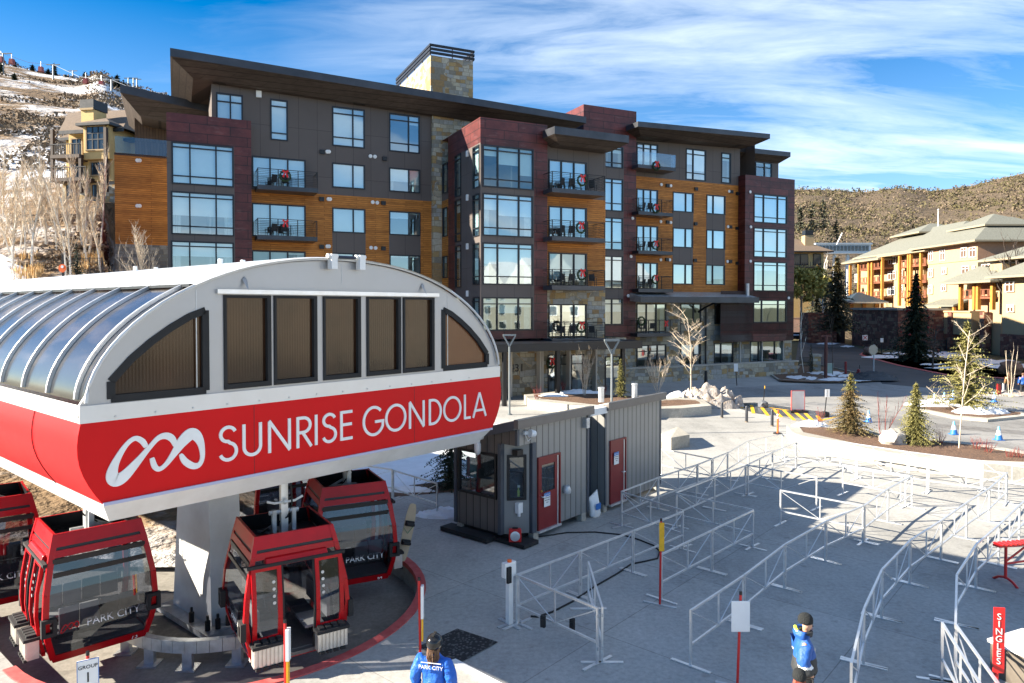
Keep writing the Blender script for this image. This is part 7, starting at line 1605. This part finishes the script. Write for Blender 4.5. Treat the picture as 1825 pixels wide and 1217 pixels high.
# wire fence below
t=thing('wire_fence',(Pd(160,470,51).x,51,0),0,'thin black wire fence in dry grass below the chalet slope','fence'); q=MB(); xs=[Pd(u,470,51).x-t.location.x for u in(112,137,160,182,206)]; uu=(112,137,160,182,206); zs_=[ZL(u,51) for u in uu]
for x,z in zip(xs,zs_): q.box(x-.03,x+.03,-.03,.03,z-.1,z+1.25)
for i in range(4):
    for h in(1.2,.15): q.beam((xs[i],0,zs_[i]+h),(xs[i+1],0,zs_[i+1]+h),.035)
    for k in range(9): f=k/9; x=xs[i]+(xs[i+1]-xs[i])*f; z=zs_[i]+(zs_[i+1]-zs_[i])*f; q.box(x-.008,x+.008,-.01,.01,z,z+1.2)
q.build('mesh_panels',M['black'],t)
p_=Pd(112,478,47); t=thing('warning_sign',(p_.x,47,p_.z),0,'small orange warning disc sign on a dark post in the snow','sign'); MB().box(-.05,.05,-.04,.04,-1.0,.9).build('post',M['black'],t); MB().prism([(.26*math.cos(k*PI/8),-.06,.28*math.sin(k*PI/8)) for k in range(16)],(0,.02,0)).build('disc',M['orange'],t); MB().prism([(.1*math.cos(k*PI/4),-.07,.1+.1*math.sin(k*PI/4)) for k in range(8)],(0,.01,0)).build('symbol',M['white'],t)
# lift line on the ridge
def tower(u,v0,v1,Y,label,w=4):
    p=Pd(u,v1,Y); z1=Pd(u,v0,Y).z; t=thing('lift_tower',(p.x,Y,p.z),0,label,'lift tower','gondola lift towers on the ridge'); MB().tube((0,0,-1),(0,0,z1-p.z),.26,.2,8).build('mast',M['lampm'],t); MB().box(-w/2,w/2,-.15,.15,z1-p.z-.15,z1-p.z+.1).build('crossarm',M['lampm'],t); return Vector((p.x,Y,z1))
tw_=[tower(6,95,152,205,'nearest grey lift tower beside the dark pines on the ridge',5),tower(95,115,136,220,'grey lift tower amid the middle pines on the ridge'),tower(199,142,174,180,'grey lift tower standing lower on the snowy slope near the roof'),tower(130,126,142,250,'thin distant lift tower on bare ridge',3),tower(229,139,152,250,'first distant lift tower of the close trio',3),tower(238,139,152,250,'second distant lift tower of the close trio',3),tower(244,141,152,250,'third distant lift tower of the close trio',3)]
cb_=MB().path([tw_[0]+Vector((-40,0,14)),tw_[0],(tw_[0]+tw_[1])/2+Vector((0,0,-1)),tw_[1],(tw_[1]+tw_[2])/2+Vector((0,0,-1.5)),tw_[2],tw_[2]+Vector((20,-10,-9))],.05,4); tag(cb_.build('haul_cable',M['galv']),'pale gondola haul cable strung across the ridge towers','cable')
for u,v,Y in((2,101,205),(21,105,207),(73,119,215),(153,140,200),(181,145,185)):
    q=Pd(u,v,Y); t=thing('distant_gondola',q,0,'tiny red gondola cabin hanging from the ridge cable','gondola cabin','distant red cabins on the cable'); MB().hexa([(-.6,-.6,-1.5),(.6,-.6,-1.5),(.6,.6,-1.5),(-.6,.6,-1.5)],[(-.5,-.5,0),(.5,-.5,0),(.5,.5,0),(-.5,.5,0)]).build('shell',M['dred'],t); MB().tube((0,0,0),(0,0,1.6),.1).build('hanger_arm',M['galv'],t)

# lodge across the square, out of the frame: the hotel glass mirrors it
op=thing('opposite_lodge',(92,-8,0),R(24),'cream gabled lodge across the square, mirrored in the condo windows','lodge')
MB().box(-8,8,-42,42,0,12).build('wall',mkmat('pale_stucco',(.5,.46,.38),.85,var=.1),op); r=MB()
for k in range(5):
    y0=-42+k*17.2; r.mat(0); r.add([(-9.5,y0-1,12),(-9.5,y0+16,12),(-9.5,y0+7.5,18),(8,y0-1,12),(8,y0+16,12),(8,y0+7.5,18)],[(0,2,5,3),(1,4,5,2),(0,1,2),(3,5,4)])
r.build('roof',M['swhite'],op)
for k in range(10):
    for z in(1.5,5,8.6):
        y=-38+k*8.4; f=MB().box(-8.15,-8,y-1.5,y+1.5,z,z+2.2).build('window',M['white'],op); MB().box(-8.2,-8.15,y-1.3,y+1.3,z+.2,z+2).build('pane',M['dwin'],f)
# ------------------------------------------------------------------ balcony furniture and wreaths
def chair_meshes():
    s=MB().box(-.24,.24,-.24,.22,.42,.46); b=MB().hexa([(-.24,.2,.46),(.24,.2,.46),(.24,.23,.46),(-.24,.23,.46)],[(-.24,.3,.95),(.24,.3,.95),(.24,.33,.95),(-.24,.33,.95)])
    return s,b
def chair(loc,rz,label,first=[None]):
    if first[0] is None:
        t=thing('patio_chair',loc,rz,label,'chair','black chairs on the balconies'); s,b=chair_meshes(); s.build('seat',M['mesh'],t); b.build('backrest',M['mesh'],t)
        for x in(-.23,.23):
            for y in(-.22,.22): MB().box(x-.018,x+.018,y-.018,y+.018,0,.42 if y>0 else .66).build('leg',M['black'],t)
            MB().box(x-.025,x+.025,-.24,.26,.66,.69).build('armrest',M['black'],t)
        first[0]=t; return t
    return copy_tree(first[0],loc,rz,label)
for (s0,s1,z,d0,d1,desc) in BCH:
    if 'glass' in desc: continue
    w=s1-s0
    for k,f in enumerate((.2,.42) if w<4.6 else (.16,.34)):
        p=AW(s0+w*f+.25,(d0+d1)/2-.1,z-.05); chair(p,AA+PI+(.5 if k==0 else -.4),'black mesh chair on the '+desc+(', farther from the street' if k==0 else ', nearer its middle'))
    p=AW(s0+w*.86,(d0+d1)/2+.1,z-.05) if 'entrance' in desc else None
    if p and 'second' not in desc: chair(p,AA+PI-.9,'single black chair at the road end of the '+desc)
def wreath(u,v,d,label,ring=True,bow=True,r=.37):
    s,z=A(u,v,d); p=AW(s,d+.09,z); t=thing('christmas_wreath',p,AA,label,'wreath','christmas wreaths on the apartment building'); rr=random.Random(int(u*7+v))
    if ring:
        m=MB(); 
        for i in range(260):
            a=rr.uniform(0,2*PI); q=Vector((r*math.cos(a),0,r*math.sin(a))); leafcards(m,q,.1,1,rr,.06,.9)
        n=20
        m.path([(r*math.cos(2*PI*k/n),0,r*math.sin(2*PI*k/n)) for k in range(n+1)],.07,6); m.build('ring',M['wreath'],t,fix=False)
    if bow:
        q=MB(); zt=r*.75 if ring else .15
        for s_ in(-1,1):
            q.hexa([(0,-.13,zt-.04),(s_*.22,-.16,zt+.0),(s_*.22,-.1,zt+.0),(0,-.08,zt-.04)],[(0,-.13,zt+.05),(s_*.2,-.16,zt+.19),(s_*.2,-.1,zt+.19),(0,-.08,zt+.05)])
            q.hexa([(s_*.1,-.14,zt-.42),(s_*.23,-.14,zt-.36),(s_*.23,-.1,zt-.36),(s_*.1,-.1,zt-.42)],[(0,-.14,zt),(s_*.07,-.14,zt+.02),(s_*.07,-.1,zt+.02),(0,-.1,zt)])
        q.box(-.05,.05,-.17,-.08,zt-.05,zt+.06); q.v=[(v[0]*1.0,v[1],zt+(v[2]-zt)*1.0) for v in q.v]; q.build('bow',M['ribbon'],t)
    if not ring or u==1142: MB().tube((0,0,-.95),(0,0,-.1),.015).build('stand',M['black'],t)
for a in((508,314,1.6,'green wreath with red bow on the upper balcony beside the rust-red corner bay'),(508,399,1.6,'large red bow on the second balcony beside the rust-red corner bay',False),
 (1036,322,9.0,'green wreath with red bow on the top balcony over the entrance'),(1034,406,9.0,'green wreath with red bow on the second balcony over the entrance'),(1036,490,9.0,'green wreath with red bow on the third balcony over the entrance'),(1035,583,9.0,'dark wreath with red bow on the lowest balcony over the entrance'),
 (1168.5,296,1.6,'green wreath with red bow on the glass balcony rail'),(1168,372,1.6,'wreath with red bow on the highest black-railed cedar balcony'),(1167,437,1.6,'wreath with red bow on the middle cedar balcony'),(1167,498,1.6,'wreath with red bow on the lowest cedar balcony'),
 (1185,577,1.7,'large red bow on the stone storey balcony under the awning',False),(1142,572,1.7,'plain dark wreath on a stand on the stone storey balcony',True,False),(982,647,6.5,'small red-berried wreath on the glass beside the entrance door')): wreath(*a)
# ------------------------------------------------------------------ people
def skin(name,joints,edges,mat,parent,sub=2,pick=None):
    me=bpy.data.meshes.new(name+'_s'); me.from_pydata([j[0] for j in joints],edges,[]); o=bpy.data.objects.new(name+'_s',me); COL.objects.link(o)
    sm=o.modifiers.new('s','SKIN'); sm.use_smooth_shade=True; sm.branch_smoothing=.6
    for v,j in zip(me.skin_vertices[0].data,joints): r=j[1]; v.radius=(r,r) if not isinstance(r,tuple) else r
    me.skin_vertices[0].data[0].use_root=True
    ss=o.modifiers.new('u','SUBSURF'); ss.levels=sub; ss.render_levels=sub
    dg=bpy.context.evaluated_depsgraph_get(); dg.update(); nm=bpy.data.meshes.new_from_object(o.evaluated_get(dg)); nm.name=name; bpy.data.objects.remove(o); bpy.data.meshes.remove(me)
    nm.materials.clear(); ms=mat if isinstance(mat,(list,tuple)) else [mat]
    for m in ms: nm.materials.append(m)
    if pick:
        for p in nm.polygons: p.material_index=pick(p.center)
    if name in('jacket','trousers'):
        for v in nm.vertices:
            c=v.co; k=.011*noise.noise(Vector((c.x*7,c.y*7,c.z*13)))+.006*noise.noise(c*24); v.co=c+v.normal*k
    for p in nm.polygons: p.use_smooth=True
    ob=bpy.data.objects.new(name,nm); COL.objects.link(ob); ob.parent=parent; return ob
M['skin']=mkmat('skin',(.55,.3,.2),.55,var=.06); M['jblue']=mkmat('jacket_blue',(.012,.085,.34),.6,var=.15,vscale=6,bump=.9,bscale=7); M['jroyal']=mkmat('jacket_royal',(.01,.11,.5),.55,var=.12,vscale=6,bump=.9,bscale=7); M['jdark']=mkmat('jacket_dark',(.03,.033,.037),.7,var=.25,vscale=5,bump=.3,bscale=9); M['knit']=mkmat('knit_black',(.012,.014,.015),.9,var=.3,vscale=20,bump=.6,bscale=60); M['pants']=mkmat('black_trousers',(.018,.018,.02),.75,var=.2); M['jbrown']=mkmat('jacket_brown',(.2,.09,.035),.7,var=.2); M['lime']=mkmat('lime_lining',(.75,.95,.05),.5,var=0); M['hairr']=mkmat('red_hair',(.22,.04,.02),.6,var=.3,vscale=30); M['hairb']=mkmat('brown_hair',(.12,.06,.03),.6,var=.3,vscale=30); M['helmet']=mkmat('helmet_black',(.012,.012,.013),.15,var=.1)
BN_=['pelvis']
def person(loc,rz,label,jm,hat,hair=None,h=1.0,pick=None,arm='hang',hood=False,bulk=1.0):
    t=thing('person',loc,rz,label,'person')
    E=[(0,1),(1,2),(2,3),(3,4),(4,5),(5,6),(5,7),(5,8),(5,9)]
    J=[((0,0,.95),(.13,.15)),((0,0,1.15),(.12,.15)),((0,0,1.36),(.12,.17)),((0,0,1.49),.06),((.015,0,1.56),.062),((.03,0,1.645),(.1,.082)),((.02,0,1.72),(.085,.075)),((.128,0,1.635),.016),((.02,.088,1.635),.016),((.02,-.088,1.635),.016)]
    def limb(pts,root):
        i=root
        for p in pts: J.append(p); E.append((i,len(J)-1)); i=len(J)-1
        return i
    hands=[]
    for s in(-1,1):
        if arm=='pocket': a=[((-.01,s*.19,1.41),.065),((-.07,s*.31,1.15),.05),((.06,s*.29,1.0),.036)]
        elif arm=='back': a=[((-.0,s*.19,1.41),.065),((-.05,s*.31,1.15),.05),((.06,s*.3,.95),.036)]
        else: a=[((0,s*.19,1.41),.06),((-.03,s*.28,1.14),.047),((.05,s*.3,.93),.036)]
        hands.append((Vector(a[-1][0]),s)); limb(a+[((a[-1][0][0]+.02,a[-1][0][1],a[-1][0][2]-.07),.035)],2)
        limb([((0,s*.1,.86),.1),((.015,s*.105,.5),.068),((0,s*.11,.1),.048),((.13,s*.125,.05),.045)],0)
    b=skin('body',J,E,M['skin'],t)
    # jacket
    JJ=[((0,0,.84),(.2,.225)),((0,0,1.0),(.195,.22)),((0,0,1.2),(.19,.22)),((0,0,1.37),(.175,.22)),((0,0,1.49),(.1,.12)),((.01,0,1.54),(.08,.09))]; EE=[(i,i+1) for i in range(5)]; i0=3
    for s in(-1,1):
        a=[((-.01,s*.23,1.41),.115),((-.07 if arm!='hang' else -.03,s*(.32 if arm!='hang' else .29),1.15),.1),((.07,s*.29,.97) if arm=='pocket' else (.05,s*.3,.93),.08)]
        i=3
        for p in a: JJ.append(p); EE.append((i,len(JJ)-1)); i=len(JJ)-1
    JJ=[(q_[0],tuple(r*bulk for r in q_[1]) if isinstance(q_[1],tuple) else q_[1]*bulk) for q_ in JJ]; skin('jacket',JJ,EE,jm,t,3,pick=pick)
    TJ=[((0,0,.93),(.14,.165))]; TE=[]
    for s in(-1,1):
        i=0
        for p in [((0,s*.1,.82),.12),((.02,s*.11,.48),.09),((0,s*.115,.1),.08)]: TJ.append(p); TE.append((i,len(TJ)-1)); i=len(TJ)-1
    skin('trousers',TJ,TE,M['pants'],t,3)
    for s in(-1,1): MB().hexa([(-.08,s*.115-.055,0),(.2,s*.13-.055,0),(.2,s*.13+.055,0),(-.08,s*.115+.055,0)],[(-.07,s*.115-.05,.14),(.12,s*.125-.045,.09),(.12,s*.125+.045,.09),(-.07,s*.115+.05,.14)]).build('boot',M['blackm'],t,bevel=.025)
    # gloves with fingers
    for p,s in hands:
        G_=[((p.x,p.y,p.z-.01),.036),((p.x+.015,p.y,p.z-.075),(.02,.04)),]; GE=[(0,1)]
        for k,(dy,L) in enumerate(((-.03,.055),(-.01,.065),(.011,.06),(.03,.048))):
            G_.append(((p.x+.02,p.y+dy,p.z-.095),.0105)); GE.append((1,len(G_)-1)); G_.append(((p.x+.032,p.y+dy,p.z-.095-L*.6),.0095)); GE.append((len(G_)-2,len(G_)-1)); G_.append(((p.x+.022,p.y+dy*.9,p.z-.095-L),.0085)); GE.append((len(G_)-2,len(G_)-1))
        G_.append(((p.x+.045,p.y-s*.03,p.z-.05),.0115)); GE.append((0,len(G_)-1)); G_.append(((p.x+.06,p.y-s*.035,p.z-.085),.01)); GE.append((len(G_)-2,len(G_)-1))
        skin('glove',G_,GE,M['pants'],t,1)
    for s in(-1,1): MB().blob((.118,s*.032,1.655),.012,1,1,0).build('eye',M['black'],t,True)
    MB().box(.108,.124,-.022,.022,1.585,1.592).build('mouth',mkmat('lips',(.4,.13,.1),.5,var=0) if 'lips' not in bpy.data.materials else bpy.data.materials['lips'],t)
    q=MB()
    if hat=='beanie':
        prof=[(.112,1.69),(.117,1.7),(.118,1.735),(.117,1.735),(.112,1.775),(.09,1.815),(.05,1.84),(.01,1.845)]; q.lathe(prof,18); q.v=[(v[0]*1.02+.01,v[1]*.92,v[2]) for v in q.v]; q.build('beanie',M['knit'],t,True)
    elif hat=='helmet':
        q.blob((.01,0,1.7),.148,1,3,0,(1.05,.92,.95)); q.build('helmet',M['helmet'],t,True); q=MB()
        for k in range(3): q.box(-.08+k*.06,-.05+k*.06,-.02,.02,1.825,1.85)
        q.path([(.02,-.125,1.62),(.05,-.09,1.53),(.06,0,1.515),(.05,.09,1.53),(.02,.125,1.62)],.012,5); q.build('helmet_strap',M['blackm'],t)
    else: q.blob((0,0,1.69),.115,2,3,.1,(1,.9,.95)); q.build('hair',M['hairb'],t,True)
    if hair:
        q=MB(); hs_=random.Random(4)
        for k in range(90):
            a=PI+hs_.uniform(-1.25,1.25); x0,y0=.085*math.cos(a),.085*math.sin(a); L=hs_.uniform(.12,.24)*(1 if hat=='helmet' else .8); q.path([(x0,y0,1.68),(x0*1.35,y0*1.25,1.6),(x0*1.75,y0*1.2+hs_.uniform(-.02,.02),1.6-L*.6),(x0*1.85+hs_.uniform(-.02,.02),y0*1.1+hs_.uniform(-.03,.03),1.6-L)],.012,4,.004)
        q.build('hair',hair,t,True)
    if hood:
        q=MB(); n=14
        for j,(r_,x_,z_) in enumerate(((.11,-.03,1.43),(.17,-.1,1.47),(.18,-.11,1.53),(.15,-.09,1.59),(.12,-.06,1.58))):
            for i in range(n): a=PI/2+PI*1.15*(i/(n-1)-.5)*1.0+PI/2; q.v.append((x_+.06+r_*math.cos(a)*.75,r_*math.sin(a),z_))
        for j in range(4):
            for i in range(n-1): q.f.append((j*n+i,j*n+i+1,(j+1)*n+i+1,(j+1)*n+i)); q.m.append(0)
        o=q.build('hood',M['jblue'],t,True); md=o.modifiers.new('t','SOLIDIFY'); md.thickness=.03; q=MB(); q.path([(-.03+.13*math.cos(PI*.5+PI*k/10)*.9,.125*math.sin(PI*.5+PI*k/10),1.61-.1*abs(k-5)/5) for k in range(11)],.026,6); q.build('hood_lining',M['lime'],t,True)
    t.scale=(h,h,h); return t
p1=person((4.89,11.74,0),R(-14),'man in black beanie and blue jacket standing in profile beside the white-boarded post',[M['jblue'],M['jdark'],M['white']],'beanie',None,1.02,lambda c: 1 if (c.z<1.1 or (c.z<1.16 and abs(c.y)<.24)) else (2 if c.z<1.14 and abs(c.y)>.24 else 0),'pocket',True,1.14)
MB().box(.155,.172,.02,.11,1.2,1.27).build('chest_badge',M['galv'],p1); MB().lathe([(.09,1.48),(.1,1.53),(.096,1.56)],14,(.03,0,0)).build('collar',M['jdark'],p1,True)
p2=person((4.22,10.3,0),R(70),'person with red hair and black beanie just in front of the taller man',[M['jblue']],'beanie',M['hairr'],.91,None,'hang')
text_obj('jacket_text','PARK CITY',.06,M['white'],p2,(-.175,0,1.36),(PI/2,0,-PI/2),.002)
p3=person((-1.24,11.2,0),R(78),'worker seen from behind in black helmet and bright blue PARK CITY jacket',[M['jroyal']],'helmet',M['hairb'],.97,None,'back')
text_obj('jacket_text','PARK CITY',.085,M['white'],p3,(-.19,0,1.34),(PI/2,0,-PI/2),.004); MB().path([(-.15,.2*math.cos(PI*k/10),1.42+.012*math.sin(PI*k/10)) if 0 else (-.175-.0*k,-.17+.034*k,1.435) for k in range(11)],.007,4).build('reflective_piping',M['white'],p3)
P4=G(1797,704); person((P4.x,P4.y,0),R(100),'walker in brown jacket beside the rust-brown boulder',[M['jbrown']],None,M['hairb'],1.0); P5=G(1823,705); person((P5.x,P5.y,0),R(80),'walker in dark blue jacket at the photo edge by the dirty snow bank',[M['jblue']],None,None,1.0)
SUN_E=5.0; SKY_S=.045; EXPO=1.93; SUN_AZ=5; CLOUD_LOC=(0,0,0); CLOUD_COL=(7.8,8.7,9.6)
# ------------------------------------------------------------------ light and sky
EL=R(25); sd_=Vector((math.cos(EL)*math.cos(R(SUN_AZ)),math.cos(EL)*math.sin(R(SUN_AZ)),-math.sin(EL)))
su=bpy.data.lights.new('sun','SUN'); so=bpy.data.objects.new('sun',su); COL.objects.link(so); su.energy=SUN_E; su.angle=R(.55); su.color=(1,.9,.74)
so.rotation_euler=sd_.to_track_quat('-Z','Y').to_euler(); so.location=(-40,-10,40)
w=bpy.data.worlds.new('World'); sc.world=w; w.use_nodes=True; nt=w.node_tree; bg=nt.nodes['Background']
sk=N(nt,'ShaderNodeTexSky'); sk.sky_type='NISHITA'; sk.sun_disc=False; sk.sun_elevation=EL; sk.sun_rotation=math.atan2(-sd_.x,-sd_.y); sk.altitude=2100; sk.air_density=1.0; sk.dust_density=.3; sk.ozone_density=2.2
hs_=N(nt,'ShaderNodeHueSaturation'); hs_.inputs['Saturation'].default_value=1.55; hs_.inputs['Value'].default_value=1.22; nt.links.new(sk.outputs[0],hs_.inputs['Color'])
v=N(nt,'ShaderNodeTexCoord').outputs['Generated']
sx_=N(nt,'ShaderNodeSeparateXYZ'); nt.links.new(v,sx_.inputs[0])
# project the direction on a cloud layer: (x,y)/(z+.12)
zz=N(nt,'ShaderNodeMath',operation='ADD'); zz.inputs[1].default_value=.16; nt.links.new(sx_.outputs[2],zz.inputs[0])
zm=N(nt,'ShaderNodeMath',operation='MAXIMUM'); zm.inputs[1].default_value=.05; nt.links.new(zz.outputs[0],zm.inputs[0])
dx=N(nt,'ShaderNodeMath',operation='DIVIDE'); dy=N(nt,'ShaderNodeMath',operation='DIVIDE')
nt.links.new(sx_.outputs[0],dx.inputs[0]); nt.links.new(zm.outputs[0],dx.inputs[1]); nt.links.new(sx_.outputs[1],dy.inputs[0]); nt.links.new(zm.outputs[0],dy.inputs[1])
cb=N(nt,'ShaderNodeCombineXYZ'); nt.links.new(dx.outputs[0],cb.inputs[0]); nt.links.new(dy.outputs[0],cb.inputs[1])
mp=N(nt,'ShaderNodeMapping'); mp.inputs['Rotation'].default_value=(0,0,R(-14)); mp.inputs['Scale'].default_value=(.55,2.0,1); mp.inputs['Location'].default_value=CLOUD_LOC; nt.links.new(cb.outputs[0],mp.inputs['Vector'])
wn=N(nt,'ShaderNodeTexNoise',i_Scale=.9,i_Detail=3); nt.links.new(mp.outputs[0],wn.inputs['Vector'])
wd=N(nt,'ShaderNodeVectorMath',operation='MULTIPLY_ADD'); nt.links.new(wn.outputs['Color'],wd.inputs[0]); wd.inputs[1].default_value=(.9,.9,0); nt.links.new(mp.outputs[0],wd.inputs[2])
c1=tex(nt,wd.outputs[0],1.0,8,rough=.62); c2=tex(nt,mp.outputs[0],.45,3)
cl=ramp(nt,c1,[(.41,0),(.52,.45),(.7,1)]); cm=ramp(nt,c2,[(.32,.12),(.52,1)])
# clouds lie mostly over the right half of the view
rx=N(nt,'ShaderNodeMapRange'); rx.inputs['From Min'].default_value=-.3; rx.inputs['From Max'].default_value=.05; rx.inputs['To Min'].default_value=.2; nt.links.new(sx_.outputs[0],rx.inputs['Value'])
f1=N(nt,'ShaderNodeMath',operation='MULTIPLY'); nt.links.new(cl,f1.inputs[0]); nt.links.new(cm,f1.inputs[1])
f2=N(nt,'ShaderNodeMath',operation='MULTIPLY'); nt.links.new(f1.outputs[0],f2.inputs[0]); nt.links.new(rx.outputs[0],f2.inputs[1])
lo=N(nt,'ShaderNodeMapRange'); lo.inputs['From Min'].default_value=0; lo.inputs['From Max'].default_value=.36; lo.inputs['To Min'].default_value=.42; lo.inputs['To Max'].default_value=0; nt.links.new(sx_.outputs[2],lo.inputs['Value'])
f3=N(nt,'ShaderNodeMath',operation='MAXIMUM'); nt.links.new(f2.outputs[0],f3.inputs[0]); nt.links.new(lo.outputs[0],f3.inputs[1])
col=mix(nt,f3.outputs[0],hs_.outputs[0],CLOUD_COL)
nt.links.new(col,bg.inputs['Color']); bg.inputs['Strength'].default_value=SKY_S
sc.view_settings.view_transform='Standard'; sc.view_settings.look='None'; sc.view_settings.exposure=EXPO; sc.view_settings.gamma=1
sc.cycles.max_bounces=6; sc.cycles.transparent_max_bounces=12; sc.cycles.caustics_reflective=False; sc.cycles.caustics_refractive=False
